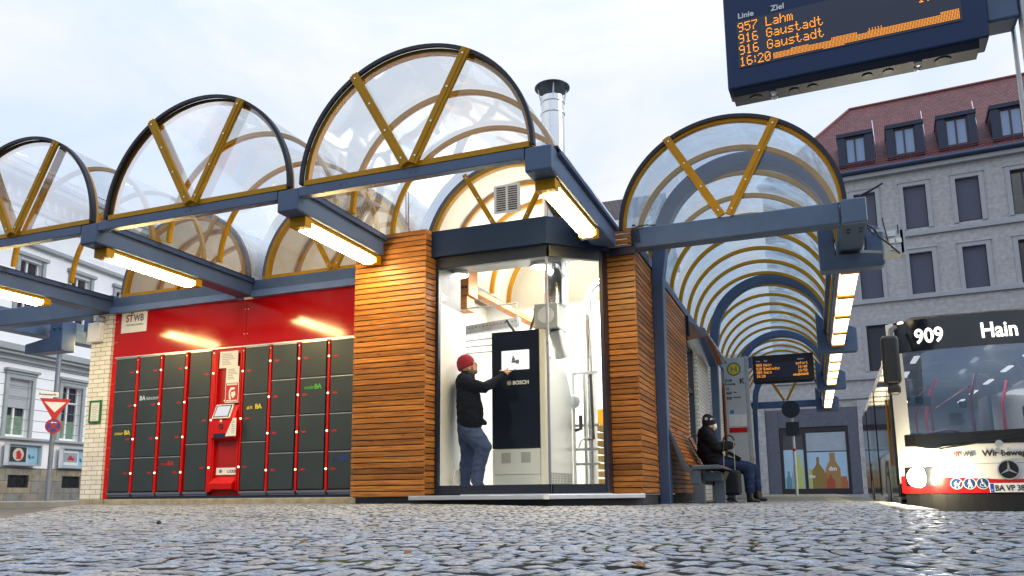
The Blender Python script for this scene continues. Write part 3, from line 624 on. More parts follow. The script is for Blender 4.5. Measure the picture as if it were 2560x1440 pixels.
for k, (lb, xa, xb, ya, yb, mt, kind_) in enumerate(notes):
    yy = YW-.014-.004*k; A_ = pY(240+xa/2.4, 680+ya/2.4, yy); B_ = pY(240+xb/2.4, 680+yb/2.4, yy)
    t_ = thing('notice', lb, 'notice', (A_[0], yy, B_[2]))
    b = MB()
    if kind_ == 2: yy = YW-.115; b.prism([(B_[0]-.05, yy, A_[2]), (B_[0]+.02, yy, A_[2]), (B_[0]+.02, yy, B_[2]), (A_[0]-.04, yy, B_[2])], (0, .002, 0))
    else: b.box(A_[0], B_[0], yy, yy+.002, B_[2], A_[2])
    b.build('sheet', mt, t_)
    wd, hg = B_[0]-A_[0], A_[2]-B_[2]
    if kind_ == 1:
        b = MB(); b.box(A_[0]+.012, B_[0]-.012, yy-.002, yy-.0005, B_[2]+.012, A_[2]-.012); b.build('red_field', mat('poster_red', srgb(196, 36, 40), .5, 0, 0), t_)
        b = MB(); cxn, czn = (A_[0]+B_[0])/2, B_[2]+hg*.47
        b.prism([(cxn-.05, yy-.0022, czn-.10), (cxn-.06, yy-.0022, czn+.02), (cxn-.03, yy-.0022, czn+.09), (cxn+.05, yy-.0022, czn+.09), (cxn+.06, yy-.0022, czn+.06), (cxn-.01, yy-.0022, czn+.05), (cxn-.035, yy-.0022, czn), (cxn-.01, yy-.0022, czn-.1)], (0, -.001, 0))
        b.prism([(cxn-.01, yy-.0022, czn+.01), (cxn+.06, yy-.0022, czn+.03), (cxn+.075, yy-.0022, czn-.03), (cxn+.03, yy-.0022, czn-.08), (cxn-.005, yy-.0022, czn-.05)], (0, -.001, 0)); b.build('mask_symbol', WHITE, t_)
        b = MB()
        for q in (.86, .90, .07, .1): b.box(A_[0]+.03, B_[0]-.03, yy-.003, yy-.0022, B_[2]+hg*q, B_[2]+hg*q+.009)
        b.build('print_lines', WHITE, t_)
    else:
        b = MB()
        for q in np.linspace(.2, .82, 7): 
            xa_ = A_[0]+wd*(.55 if kind_ == 2 else .15)
            b.box(xa_, xa_+wd*(.4 if kind_ == 2 else .35+.4*((q*37) % 1)), yy-.0016, yy-.0004, B_[2]+hg*q, B_[2]+hg*q+.007)
        b.build('print_lines', mat('grey_print', (.18, .18, .2), .7, 0, 0), t_)
# white logo panel
def stwb(parent, org, right, up, s, local=False, dark=None):
    R_, U_ = np.array(right, float), np.array(up, float); o_ = np.array(org, float)
    rd = mat('logo_red', srgb(150, 26, 36), .5, 0, 0); gr = mat('logo_grey', srgb(96, 100, 108), .5, 0, 0)
    text('ST', s, o_, R_, U_, rd, 'lettering', parent, bold=.02*s, sx=.86, local=local)
    text('WB', s, o_+R_*s*1.02, R_, U_, gr, 'lettering', parent, bold=.02*s, sx=.80, local=local)
    text('STADTWERKE BAMBERG', s*.22, o_-U_*s*.42, R_, U_, gr, 'lettering', parent, sx=.95, local=local)
    Nn = np.cross(R_, U_); b = MB(); q = o_+U_*s*.78+R_*s*.35
    b.prism([q, q+R_*.10*s, q+R_*.12*s+U_*.42*s, q+R_*.06*s+U_*.55*s, q+U_*.42*s], Nn*.001)
    q = q+R_*.22*s
    b.prism([q, q+R_*.42*s, q+R_*.36*s+U_*.3*s, q+R_*.24*s+U_*.36*s, q+R_*.26*s+U_*.52*s, q+R_*.16*s+U_*.52*s, q+R_*.17*s+U_*.36*s, q+R_*.05*s+U_*.28*s], Nn*.001)
    b.build('emblem', gr, parent, local=local)
A_ = pY(302, 834, YW-.01); B_ = pY(369, 773, YW-.01)
t_ = thing('logo_sign', 'white utility logo sign at the left end of the red panel', 'sign', (A_[0], YW-.006, A_[2]))
b = MB(); b.box(A_[0], B_[0], YW-.010, YW-.002, A_[2], B_[2]); pl = b.build('plate', WHITE, t_, bev=.002)
stwb(t_, (A_[0]+.10, YW-.0115, A_[2]+.19), RX, UZ, .17)
# concrete upstand and brick pier
b = MB(); b.box(float(pY(195, 1262, 9.83)[0]), float(pY(255, 1262, 9.83)[0])-.0, 9.83, 10.4, -.05, .168); b.box(float(pY(255, 1262, 9.86)[0])+.002, -5.63, 9.86, 10.4, -.05, .166)
b.build('upstand', CONC, K_, bev=.01)
BRW = brickmat('white_bricks', srgb(246, 243, 234), srgb(236, 232, 222), srgb(104, 98, 92), .24, .078, .004, .3, .35)
px0, px1 = float(pY(198, 1251, 9.865)[0]), float(pY(249, 1251, 9.865)[0])
b = MB(); b.box(px0, px1, 9.865, 10.3, .17, 3.33); b.build('brick_pier', BRW, K_, bev=.004)
q = pY(243, 833, 9.845)
t_ = thing('junction_box', 'white junction box high on the white brick pier', 'box', (q[0], 9.785, q[2]-.17))
b = MB(); b.box(q[0]-.14, q[0]+.14, 9.765, 9.863, q[2]-.17, q[2]+.17); b.build('case', WHITE, t_, bev=.012)
b = MB()
for s in (-.1, .1):
    for z in (-.13, .13): b.lathe((q[0]+s, 9.757, q[2]+z), [(.009, 0), (.009, .007)], 8, 'y')
b.build('screws', GALV, t_)
q = pY(253, 800, 9.83); t_ = thing('alarm_sounder', 'small round grey sounder with wires on top of the brick pier', 'alarm', (q[0], 9.83, q[2]))
b = MB(); b.lathe((q[0], 9.765, q[2]), [(.05, 0), (.075, .03), (.075, .1)], 16, 'y'); b.build('body', GALV, t_, smooth=True)
b = MB(); b.tube([(q[0]-.07, 9.83, q[2]), (q[0]-.2, 9.835, q[2]-.02), (q[0]-.27, 9.864, q[2]+.1)], .008, 6); b.build('cable', BLACK, t_)
A_ = pY(221, 1058, 9.845); B_ = pY(257, 1000, 9.845)
t_ = thing('notice_board', 'green framed white notice on the white brick pier', 'notice board', (A_[0], 9.845, A_[2]))
b = MB(); w_, z0, z1 = .03, A_[2], B_[2]; x0, x1 = A_[0], A_[0]+.26
b.box(x0, x1, 9.835, 9.8649, z0, z0+w_); b.box(x0, x1, 9.835, 9.8649, z1-w_, z1); b.box(x0, x0+w_, 9.835, 9.8649, z0+w_, z1-w_); b.box(x1-w_, x1, 9.835, 9.8649, z0+w_, z1-w_); b.build('frame', mat('green_frame', srgb(24, 110, 62), .45, 0, .1, 6), t_)
b = MB(); b.box(x0+w_, x1-w_, 9.8455, 9.8649, z0+w_, z1-w_); b.build('sheet', PAPER, t_)
b = MB()
for k in range(9): b.box(x0+.055, x1-.06-.02*(k % 3), 9.8453, 9.84545, z1-.09-k*.03, z1-.085-k*.03)
b.build('print_lines', mat('grey_print', (.18, .18, .2)), t_)
# ------------------------------------------------------------------ larch cladding, glass corner, sill
def slats(mb, a, c, z0, z1, nrm, pitch=.073, gap=.0125, th=.024):
    a, c, nrm = np.array([*a, 0.0]), np.array([*c, 0.0]), np.array([*nrm, 0.0]); ln = np.linalg.norm(c-a); d = (c-a)/ln
    k = int(round((z1-z0)/pitch)); ph = (z1-z0)/k
    for i in range(k):
        za, zb = z0+i*ph+gap/2, z0+(i+1)*ph-gap/2
        mb.obox((a+c)/2+nrm*(-th/2)+[0, 0, (za+zb)/2], d*ln/2, nrm*th/2, (0, 0, (zb-za)/2))
b = MB(); slats(b, (-5.61, 8.84), (-4.542, 8.84), .165, 3.65, (0, -1)); slats(b, (-4.54, 8.842), (-4.50, 9.07), .19, 3.65, (.985, -.173)); slats(b, (-5.61, 9.8), (-5.61, 8.866), .165, 3.65, (-1, 0))
b.build('larch_cladding', WOOD, K_, bev=.003, seg=1)
b = MB(); b.prism([(-5.58, 8.868, .16), (-4.57, 8.868, .16), (-4.53, 9.085, .16), (-4.53, 9.9, .16), (-5.58, 9.9, .16)], (0, 0, 3.47)); b.build('cladding_core', BLACK, K_)
b = MB(); slats(b, (-2.385, 9.765), (-1.982, 9.765), .178, 3.63, (0, -1)); slats(b, (-1.98, 9.767), (-1.98, 10.80), .178, 3.35, (1, 0)); slats(b, (-1.98, 10.802), (-1.98, 14.1), .172, 3.35, (1, 0))
b.build('larch_cladding', WOOD, K_, bev=.003, seg=1)
b = MB(); b.box(-2.37, -2.006, 9.792, 14.09, .17, 3.335); b.build('cladding_core', BLACK, K_)
b = MB(); b.box(-2.41, -1.962, 9.745, 14.12, 3.352, 3.37); b.box(-2.0, -1.955, 9.74, 9.76, 3.63, 3.65); b.build('coping', BLACKNAVY, K_)
# plinth below
b = MB(); b.prism([(-5.55, 8.87, -.05), (-4.5, 8.87, -.05), (-2.93, 8.87, -.05), (-1.995, 9.80, -.05), (-1.995, 14.0, -.05), (-5.55, 14.0, -.05)], (0, 0, .208)); b.build('plinth', PLINTH, K_)
b = MB(); b.prism([(-4.70, 8.72, .126), (-2.90, 8.72, .126), (-1.955, 9.715, .126), (-1.955, 9.76, .126), (-2.36, 9.79, .126), (-2.96, 9.13, .126), (-4.5, 9.13, .126), (-4.54, 8.80, .126), (-4.70, 8.80, .126)], (0, 0, .052))
b.build('sill', SILVER, K_, bev=.004)
b = MB(); b.obox((-2.90, 8.715, .153), (.03, 0, 0), (0, .006, 0), (0, 0, .028)); b.build('sill_joint', WHITE, K_)
GA, GB, GC = np.array([-4.47, 9.074]), np.array([-2.962, 9.074]), np.array([-2.385, 9.53])
def seg(mb, a, c, z0, z1, th, off=0.0, trim=0.0):
    d = (c-a)/np.linalg.norm(c-a); nn = np.array([d[1], -d[0]]); a2, c2 = a+d*trim, c-d*trim
    m_ = (a2+c2)/2+nn*off; mb.obox((*m_, (z0+z1)/2), (*(d*np.linalg.norm(c2-a2)/2), 0), (*(nn*th/2), 0), (0, 0, (z1-z0)/2))
b = MB(); seg(b, GA, GB, .19, .302, .07); seg(b, GB, GC, .19, .302, .07, trim=.02); seg(b, GA, GB, 3.14, 3.29, .07, .0); seg(b, GB, GC, 3.14, 3.29, .07, trim=.02)
b.box(-4.50, -4.455, 9.04, 9.11, .19, 3.29); b.box(-2.40, -2.355, 9.50, 9.79, .19, 3.29); b.build('window_frame', BLACKNAVY, K_, bev=.004)
b = MB()
for x in (-4.3, -3.3): b.box(x, x+.09, 9.033, 9.039, .225, .25)
for q in (.25, .85): p = GB+(GC-GB)*q; d = (GC-GB)/np.linalg.norm(GC-GB); b.obox((*(p+np.array([d[1], -d[0]])*.037), .238), (*(d*.05), 0), (*(np.array([d[1], -d[0]])*.004), 0), (0, 0, .013))
b.build('drain_caps', BLACK, K_)
b = MB(); b.box(-2.978, -2.948, 9.05, 9.08, .302, 3.14); b.build('mullion', mat('mullion_metal', srgb(150, 150, 160), .3, .6, .05, 5), K_)
b = MB(); b.quad((GA[0]+.02, GA[1], .30), (GB[0]-.016, GB[1], .30), (GB[0]-.016, GB[1], 3.142), (GA[0]+.02, GA[1], 3.142)); b.build('glass_pane', PANE, K_)
b = MB(); b.quad((GB[0]+.012, GB[1]+.012, .30), (GC[0]-.01, GC[1]-.01, .30), (GC[0]-.01, GC[1]-.01, 3.142), (GB[0]+.012, GB[1]+.012, 3.142)); b.build('glass_pane', PANE, K_)
# fascia
FA, FB, FC, FD = (-4.535, 8.955), (-2.925, 8.955), (-2.30, 9.56), (-2.0, 9.60)
b = MB()
b.prism([(*FA, 3.285), (*FB, 3.285), (*FC, 3.285), (-2.30, 9.74, 3.285), (-2.99, 9.05, 3.285), (-4.5, 9.05, 3.285)], (0, 0, .352)); b.build('fascia', NAVY, K_, bev=.004)
b = MB(); b.box(-2.299, -1.96, 9.70, 9.745, 3.25, 3.332); b.build('soffit_strip', BLACKNAVY, K_)
# showroom shell
WALLI = mat('showroom_wall', (.78, .78, .74), .55, 0, .05, 2.5, .08, 9)
b = MB(); b.box(-4.56, -4.465, 9.13, 9.93, .29, float(pX(1150, 781, -4.465)[2])); lw_ = b.build('side_wall', WALLI, K_)
b = MB(); b.box(-5.6, -2.38, 13.2, 13.3, .2, 5.0); b.box(-2.372, -2.371, 9.8, 13.2, .2, 3.6); b.box(-5.6, -5.5, 9.96, 13.2, .2, 3.6); b.build('inner_wall', WALLI, K_)
b = MB(); b.prism([(-4.5, 9.05, .20), (-2.96, 9.10, .20), (-2.38, 9.57, .20), (-2.38, 13.2, .20), (-5.6, 13.2, .20), (-5.6, 9.96, .20), (-4.5, 9.96, .20)], (0, 0, .09)); b.build('showroom_floor', mat('light_floor', (.62, .62, .60), .4, 0, .05, 3), K_)
b = MB(); b.prism([(-4.5, 9.06, 3.30), (-2.97, 9.06, 3.30), (-2.35, 9.60, 3.30), (-2.35, 9.90, 3.30), (-4.5, 9.90, 3.30)], (0, 0, .06)); b.build('ceiling_panel', mat('ceiling_grey', (.20, .21, .22), .22, .3, .12, 2), K_)
LIT = emis('ceiling_disc', (1.0, .98, .92), 22)
for k, (x, y) in enumerate(((1146, 686), (1352, 664))):
    q = pZ(x, y, 3.285)
    t_ = thing('ceiling_lamp', ['round lit ceiling lamp above the man in the showroom', 'round lit ceiling lamp beside the corner mullion'][k], 'lamp', (q[0], q[1], 3.29), group='round ceiling lamps in the showroom')
    b = MB(); b.lathe((q[0], q[1], 3.262), [(.15, 0), (.155, .037)], 28); b.build('rim', WHITE, t_)
    b = MB(); b.lathe((q[0], q[1], 3.252), [(.10, 0), (.135, .008)], 28); b.build('disc', LIT, t_)
def room_light(name, loc, e, sx, sy, col=(1, .97, .9), rot=(0, 0, 0)):
    l_ = bpy.data.lights.new(name, 'AREA'); l_.shape = 'RECTANGLE'; l_.size = sx; l_.size_y = sy; l_.energy = e; l_.color = col
    o = bpy.data.objects.new(name, l_); scene.collection.objects.link(o); o.location = loc; o.rotation_euler = rot; return o
room_light('showroom_light', (-3.4, 10.6, 3.58), 100, 1.6, 1.0)
room_light('showroom_light', (-3.7, 12.2, 3.58), 150, 1.6, 1.4)
for k, cx in enumerate((VC[0], VC[1])): room_light('hall_light', (cx, 11.6, 3.3), 13, 1.4, 1.8, (1, .90, .72), (math.pi, 0, 0))
room_light('hall_light', (-3.9, 11.6, 3.62), 34, 1.4, 1.8, (1, .90, .72), (math.pi, 0, 0))  # unseen upward fill, added to brighten the showroom vault

# timber bracket, rails, tray in the showroom
q = pY(1154, 742, 10.6)
t_ = thing('timber_bracket', 'bolted timber bracket under the showroom ceiling', 'bracket', (q[0], 10.6, 3.0))
TIMB = woodmat('glulam', srgb(150, 92, 44), srgb(196, 132, 74), .5)
b = MB(); z0, z1 = pY(1154, 775, 10.6)[2], pY(1154, 712, 10.6)[2]; zm = pY(1154, 740, 10.6)[2]
b.box(q[0]-.19, q[0]+.14, 10.55, 10.9, zm, z1+.25); b.box(q[0]-.16, q[0]+.10, 10.58, 10.86, z0, zm-.001); b.build('block', TIMB, t_, bev=.006)
b = MB()
for x in (.04, .10): b.lathe((q[0]+x, 10.54, zm+.12), [(.022, 0), (.022, .012)], 12, 'y')
b.build('bolts', BLACK, t_)
b = MB(); b.bar(pY(1150, 712, 10.9), pY(1345, 815, 12.9), .16, .08, (0, 0, 1)); o = b.build('wall_plate_beam', TIMB); tag(o, 'yellow timber beam running back under the showroom vault', 'beam')
b = MB(); a_, c_ = pY(1104, 778, 10.3), pY(1292, 758, 10.3); b.tube([a_, c_, c_-[0, 0, .42]], .012, 8); o = b.build('support_rod', GALV, smooth=True); tag(o, 'thin bent metal rod above the boiler', 'rod')
a_, c_ = pY(1150, 830, 11.3), pY(1300, 805, 11.3)
t_ = thing('cable_tray', 'perforated galvanised cable tray behind the boiler top', 'tray', (a_[0], 11.3, a_[2]))
b = MB(); b.bar(a_, c_, .14, .10, (0, 1, 0)); b.build('channel', GALV, t_)
b = MB()
for k in range(16): p = a_+(c_-a_)*(.04+.06*k); b.box(p[0], p[0]+.03, 11.247, 11.249, p[2]+.012, p[2]+.022)
b.build('slots', BLACK, t_)
for k, (ya, yb) in enumerate(((855, 845), (870, 862), (886, 878))):
    b = MB(); b.tube([pY(1150, ya, 11.8), pY(1236, yb, 11.8)], .014, 8); o = b.build('pipe', GALV, smooth=True)
    tag(o, ['top one of three thin pipes left of the boiler', 'middle one of three thin pipes left of the boiler', 'lowest of three thin pipes left of the boiler'][k], 'pipe', group='thin pipes left of the boiler')
for k, (x0, y0, x1, y1) in enumerate(((1268, 800, 1293, 838), (1338, 770, 1322, 835))):
    b = MB(); a_, c_ = pY(x0, y0, 10.5), pY(x1, y1, 10.5); m_ = (a_+c_)/2+np.array([.04*(1-2*k)*-1, 0, .05]); b.tube([a_-[0.02, 0, .03], a_, m_, c_], .022, 8); o = b.build('hose', BLACK, smooth=True)
    tag(o, ['black hose leaning left above the boiler', 'black hose hanging from the flue box'][k], 'hose')
b = MB(); b.tube([pY(1374, 470, 9.72), pY(1378, 505, 9.72), pY(1392, 530, 9.72), pY(1440, 548, 9.72)], .075, 14); o = b.build('pipe_elbow', mat('brown_pipe', srgb(56, 44, 36), .5, 0, .2, 6), smooth=True); tag(o, 'dark curved pipe on the showroom roof behind the lamp', 'pipe')
b = MB(); [b.tube([pY(x, 446, 9.5), pY(x, 578, 9.5)], .008, 6) for x in (1015, 1021)]; o = b.build('cable_pair', BLACK); tag(o, 'pair of thin black cables hanging below the nearest canopy', 'cable')
# boiler
BY = 9.92
bx0, bx1 = float(pY(1230, 1000, BY)[0]), float(pY(1348, 1000, BY)[0])
bz1 = float(pY(1290, 827, BY)[2]); bzm = float(pY(1290, 1121, BY)[2])
t_ = thing('boiler', 'tall heating boiler with black glass front and screen', 'boiler', ((bx0+bx1)/2, BY, .29))
LGREY = mat('boiler_grey', (.62, .65, .64), .4, 0, .04, 3)
b = MB(); b.box(bx0, bx1, BY, BY+.04, bzm, bz1); b.build('glass_front', mat('black_glass', (.004, .007, .018), .06, 0, 0, spec=.22), t_, bev=.004)
b = MB(); b.box(bx0, bx1, BY+.005, BY+.04, .45, bzm-.006); b.box(bx0, bx1, BY+.012, BY+.04, .292, .445); b.build('base_front', LGREY, t_, bev=.004)
b = MB(); b.box(bx0+.01, bx1+.085, BY+.041, BY+.2, .292, bz1+.01); b.box(bx1+.002, bx1+.085, BY+.01, BY+.0405, .292, bz1+.01); b.build('casing', mat('boiler_cream', (.70, .70, .64), .4, 0, .04, 3), t_, bev=.025)
for x in (bx0+.20, bx1-.20):
    b = MB()
    for k in range(9): b.box(x-.065+k*.015, x-.065+k*.015+.006, BY+.0015, BY+.0045, .60, .74)
    b.build('grille', mat('grille_grey', (.16, .16, .17), .6, 0, 0), t_)
# stainless side body with a curved top (profile in the YZ plane)
sx = bx1+.0; prof = [(BY+.205, .292), (BY+1.25, .292), (BY+1.25, 1.45)]
prof += [(BY+1.25-.72*(1-math.cos(a_))*1.0, 1.45+.62*math.sin(a_)) for a_ in np.linspace(.15, math.pi/2, 10)] + [(BY+.205, 2.07)]
b = MB(); b.prism([(sx, y, z) for y, z in prof], (.088, 0, 0)); b.build('steel_body', mat('brushed_steel', (.50, .52, .55), .34, .8, .03, 2), t_, bev=.01)
b = MB()
for i in range(5):
    for k in range(14): b.obox((sx+.090, BY+.22+k*.07, .33+i*.032), (.002, 0, 0), (0, .012, .006), (0, 0, .009))
b.build('vent_slots', BLACK, t_)
A_ = pY(1254, 926, BY-.03); B_ = pY(1321, 873, BY-.03)
b = MB(); b.box(A_[0], B_[0], BY-.03, BY-.002, A_[2]+.0, B_[2]); sc = b.build('screen', emis('boiler_screen', (1, 1, .98), 1.15), t_)
mx_, mz_ = (A_[0]+B_[0])/2, (A_[2]+B_[2])/2
b = MB(); b.box(mx_-.05, mx_+.06, BY-.032, BY-.0305, mz_-.04, mz_-.01); b.box(mx_-.045, mx_+.0, BY-.032, BY-.0305, mz_-.009, mz_+.03); b.box(mx_-.035, mx_-.015, BY-.032, BY-.0305, mz_+.031, mz_+.055); b.box(mx_+.01, mx_+.06, BY-.0335, BY-.0325, mz_-.055, mz_-.0); b.box(mx_+.035, mx_+.045, BY-.032, BY-.0305, mz_+.07, mz_+.08); b.box(mx_-.02, mx_+.0, BY-.032, BY-.0305, mz_-.135, mz_-.125); b.box(mx_+.005, mx_+.025, BY-.032, BY-.0305, mz_-.135, mz_-.125)
b.build('screen_drawing', mat('drawing_grey', (.12, .15, .2), .6, 0, 0), sc)
q = pY(1267, 963, BY-.002)
b = MB(); b.arc(q[0]+.035, q[2]+.028, .026, .031, BY-.003, BY-.001, 0, 2*math.pi, 24); b.arc(q[0]+.035, q[2]+.028, .010, .014, BY-.003, BY-.001, 0, 2*math.pi, 18); b.box(q[0]+.02, q[0]+.05, BY-.003, BY-.001, q[2]+.026, q[2]+.03); b.build('emblem', WHITE, t_)
text('BOSCH', .072, (q[0]+.085, BY-.001, q[2]+.003), RX, UZ, WHITE, 'lettering', t_, bold=.002, sx=1.0)
# flue box and pipes
q = pD(1382, 300, 11.35); YB = float(q[1])-.24
A_ = pY(1336, 822, YB); B_ = pY(1393, 755, YB)
t_ = thing('flue_box', 'square galvanised flue box above the boiler', 'flue box', ((A_[0]+B_[0])/2, YB, A_[2]))
b = MB(); b.box(A_[0], B_[0], YB, YB+.48, A_[2], B_[2]); b.build('casing', GALV, t_, bev=.006)
b = MB(); b.lathe(((A_[0]+B_[0])/2, YB-.015, (A_[2]+B_[2])/2), [(.11, 0), (.12, .014)], 28, 'y'); b.build('round_cover', SILVER, t_, smooth=True)
b = MB(); b.tube([((A_[0]+B_[0])/2+.06, YB+.24, A_[2]-.001), ((A_[0]+B_[0])/2+.08, YB+.28, A_[2]-.16), ((A_[0]+B_[0])/2+.10, YB+.40, A_[2]-.34)], .10, 14); b.build('elbow', SILVER, t_, smooth=True)
fx, fy = -3.24, 11.05
q = pD(1382, 300, 11.35)
t_ = thing('flue_chimney', 'stainless steel chimney pipe with black rain cap', 'chimney', (fx, fy, 3.0))
q = pD(1382, 300, 11.35); fx, fy = float(q[0]), float(q[1])
rr_ = float(pY(1410, 300, fy)[0]-pY(1355, 300, fy)[0])/2
zt = float(pY(1382, 246, fy)[2]); zc = float(pY(1382, 238, fy)[2])
b = MB(); b.lathe((fx, fy, 0), [(rr_, B_[2]+.002), (rr_, zt), (rr_*.8, zt+.01)], 32); b.build('pipe', CHROME, t_, smooth=True)
b = MB()
for y in (262, 290): z = float(pY(1382, y, fy)[2]); b.lathe((fx, fy, z), [(rr_+.002, 0), (rr_+.012, .008), (rr_+.012, .03), (rr_+.002, .038)], 32)
b.build('clamp_rings', SILVER, t_, smooth=True)
rc = float(pY(1424, 215, fy)[0]-pY(1340, 215, fy)[0])/2; zb = float(pY(1382, 222, fy)[2])
b = MB(); b.lathe((fx, fy, zb), [(rc, 0), (rc, .012), (.03, .13)], 32); b.build('rain_cap', mat('cap_dark', (.03, .035, .045), .4, .6, .2, 6), t_)
b = MB()
for a_ in np.linspace(.4, .4+2*math.pi, 5)[:4]: b.tube([(fx+rr_*.98*math.cos(a_), fy+rr_*.98*math.sin(a_), zt-.1), (fx+rc*.8*math.cos(a_), fy+rc*.8*math.sin(a_), zb+.002)], .011, 6)
b.build('struts', SILVER, t_)
q0, q1, q2 = pY(1478, 1000, 11.6), pY(1475, 745, 11.6), pY(1505, 705, 11.6)
b = MB(); b.tube([(q0[0], 11.6, .3), (q1[0], 11.6, q1[2]), (q1[0]+.06, 11.6, q1[2]+.14), (q2[0]+.05, 11.6, q2[2]+.02)], .085, 18); o = b.build('exhaust_pipe', DUCT, smooth=True); tag(o, 'bright metal exhaust pipe with elbow right of the boiler', 'pipe')
t_ = thing('pipe_rack', 'galvanised rack with pump and pipes right of the boiler', 'rack', (float(pY(1450, 1100, 11.4)[0]), 11.4, .29))
b = MB(); xa, xb = float(pY(1434, 1000, 11.4)[0]), float(pY(1462, 1000, 11.4)[0]); xc_ = float(pY(1495, 1000, 11.4)[0])
for x in (xa, xb): b.box(x-.018, x+.018, 11.38, 11.42, .292, 2.0)
for z in (1.98, 1.18, .82, .60): b.box(xa-.018, xc_, 11.425, 11.46, z, z+.04)
b.build('frame', GALV, t_)
b = MB(); b.lathe((xa+.02, 11.3, 1.55), [(.09, -.06), (.11, 0), (.09, .06)], 18, 'y'); b.build('pump', GALV, t_, smooth=True)
b = MB(); b.tube([(xb+.04, 11.34, 1.95), (xb+.04, 11.34, 1.02), (xb-.06, 11.34, .96), (xb-.1, 11.34, .85)], .018, 8); b.build('copper_pipe', SILVER, t_, smooth=True)
b = MB(); b.tube([(xb+.12, 11.33, 1.95), (xb+.14, 11.33, .98), (xb+.05, 11.33, .98)], .022, 8); b.tube([(xb-.05, 11.32, 1.34), (xb-.05, 11.32, 1.14), (xb-.14, 11.32, 1.12)], .03, 8); b.build('black_pipe', BLACK, t_, smooth=True)
b = MB(); b.box(xb+.0, xc_+.1, 12.9, 12.95, 1.55, 1.95); b.build('back_plate', mat('blue_grey_plate', srgb(120, 136, 156), .5), t_)
b = MB(); b.box(xa+.06, xa+.2, 12.5, 12.55, 1.28, 1.55); b.build('yellow_tag', OCHRE, t_)
t_ = thing('pallet_stack', 'stack of square timber battens at the right window jamb', 'timber stack', (-2.52, 9.95, .29))
b = MB()
for k in range(8): b.box(-2.57, -2.46, 9.85, 10.4, .295+k*.098, .295+k*.098+.072)
b.build('battens', mat('raw_timber', srgb(168, 144, 92), .7, 0, .25, 6, island=.15), t_, bev=.004)
b = MB(); b.box(-2.455, -2.385, 9.80, 10.4, .292, 2.05); o = b.build('wall_panel', mat('pale_panel', (.66, .70, .66), .5)); tag(o, 'pale upright panel beside the timber stack', 'panel')
t_ = thing('wall_socket', 'small white cover plate low on the showroom side wall', 'plate', (-4.37, 9.5, .35))
b = MB(); b.box(-4.379, -4.37, 9.35, 9.65, .32, .50); b.build('plate', WHITE, t_, bev=.003)

# ------------------------------------------------------------------ people
def person(name, label, prims, mats, loc, voxel=.011, group=None):
    """prims: (a, b, ra, rb, material index); grown together into one continuous skin"""
    t_ = thing(name, label, 'person', loc)
    b = MB()
    for a_, c_, ra, rb, mi in prims:
        a_, c_ = np.array(a_, float), np.array(c_, float); d = c_-a_; L_ = np.linalg.norm(d)+1e-6; d = d/L_; pts, rs = [], []
        for s in np.linspace(math.pi/2, 0.12, 5): pts.append(a_-d*ra*math.sin(s)); rs.append(max(ra*math.cos(s), .001))
        for s in (0, 1): pts.append(a_+(c_-a_)*s); rs.append(ra+(rb-ra)*s)
        for s in np.linspace(.12, math.pi/2, 5): pts.append(c_+d*rb*math.sin(s)); rs.append(max(rb*math.cos(s), .001))
        b.tube(pts, rs, 14)
    me = bpy.data.meshes.new('tmp'); me.from_pydata(b.v, [], b.f); ob = bpy.data.objects.new('tmp', me); scene.collection.objects.link(ob)
    bm = bmesh.new(); bm.from_mesh(me); bmesh.ops.recalc_face_normals(bm, faces=bm.faces); bm.to_mesh(me); bm.free()
    r = ob.modifiers.new('r', 'REMESH'); r.mode = 'VOXEL'; r.voxel_size = voxel
    s = ob.modifiers.new('s', 'SMOOTH'); s.factor = .5; s.iterations = 3
    dg = bpy.context.evaluated_depsgraph_get(); m2 = bpy.data.meshes.new_from_object(ob.evaluated_get(dg))
    bpy.data.objects.remove(ob)
    nf = len(m2.polygons); cen = np.zeros(nf*3); m2.polygons.foreach_get('center', cen); cen = cen.reshape(-1, 3)
    best = np.full(nf, 1e9); mi = np.zeros(nf, int)
    for a_, c_, ra, rb, m_ in prims:
        a_, c_ = np.array(a_, float), np.array(c_, float); d = c_-a_; q = np.clip(((cen-a_) @ d)/(d @ d+1e-9), 0, 1)
        ds = np.linalg.norm(cen-(a_+q[:, None]*d), axis=1)-(ra+(rb-ra)*q); k = ds < best; best[k] = ds[k]; mi[k] = m_
    bb = MB(); co = np.zeros(len(m2.vertices)*3); m2.vertices.foreach_get('co', co); bb.v = [tuple(q) for q in co.reshape(-1, 3)]
    bb.f = [tuple(p.vertices) for p in m2.polygons]; bb.m = mi.tolist()
    cl = np.zeros(len(bb.v))                    # cloth creases on jacket and trousers
    for f_, m_ in zip(bb.f, bb.m):
        if m_ in (1, 2): cl[list(f_)] = 1
    nrm = [tuple(v.normal) for v in m2.vertices]; bpy.data.meshes.remove(m2)
    from mathutils import noise as _n
    for i_, p in enumerate(bb.v):
        if cl[i_]:
            a_ = _n.noise(Vector((p[0]*9, p[1]*9, p[2]*20)))*.010+_n.noise(Vector((p[0]*24+p[2]*14, p[1]*24, p[2]*34)))*.006
            bb.v[i_] = (p[0]+nrm[i_][0]*a_, p[1]+nrm[i_][1]*a_, p[2]+nrm[i_][2]*a_)
    bb.build('body', mats, t_, smooth=True)
    return t_
SKIN = mat('skin', srgb(214, 160, 132), .5, 0, .08, 12)
JACK = mat('dark_jacket', srgb(15, 18, 30), .8, 0, .35, 14, .9, 16, spec=.08)
JEAN = mat('blue_denim', srgb(66, 80, 112), .85, 0, .35, 9, .9, 14, spec=.1)
SHOE = mat('black_shoe', (.012, .012, .014), .4, 0, .2, 10)
BEARD = mat('beard', srgb(120, 96, 84), .8, 0, .2, 40)
MY = 9.50
def mp_(x, y, dy=0.0): q = pY(1100+x/3.892, 860+y/3.892, MY+dy); return q
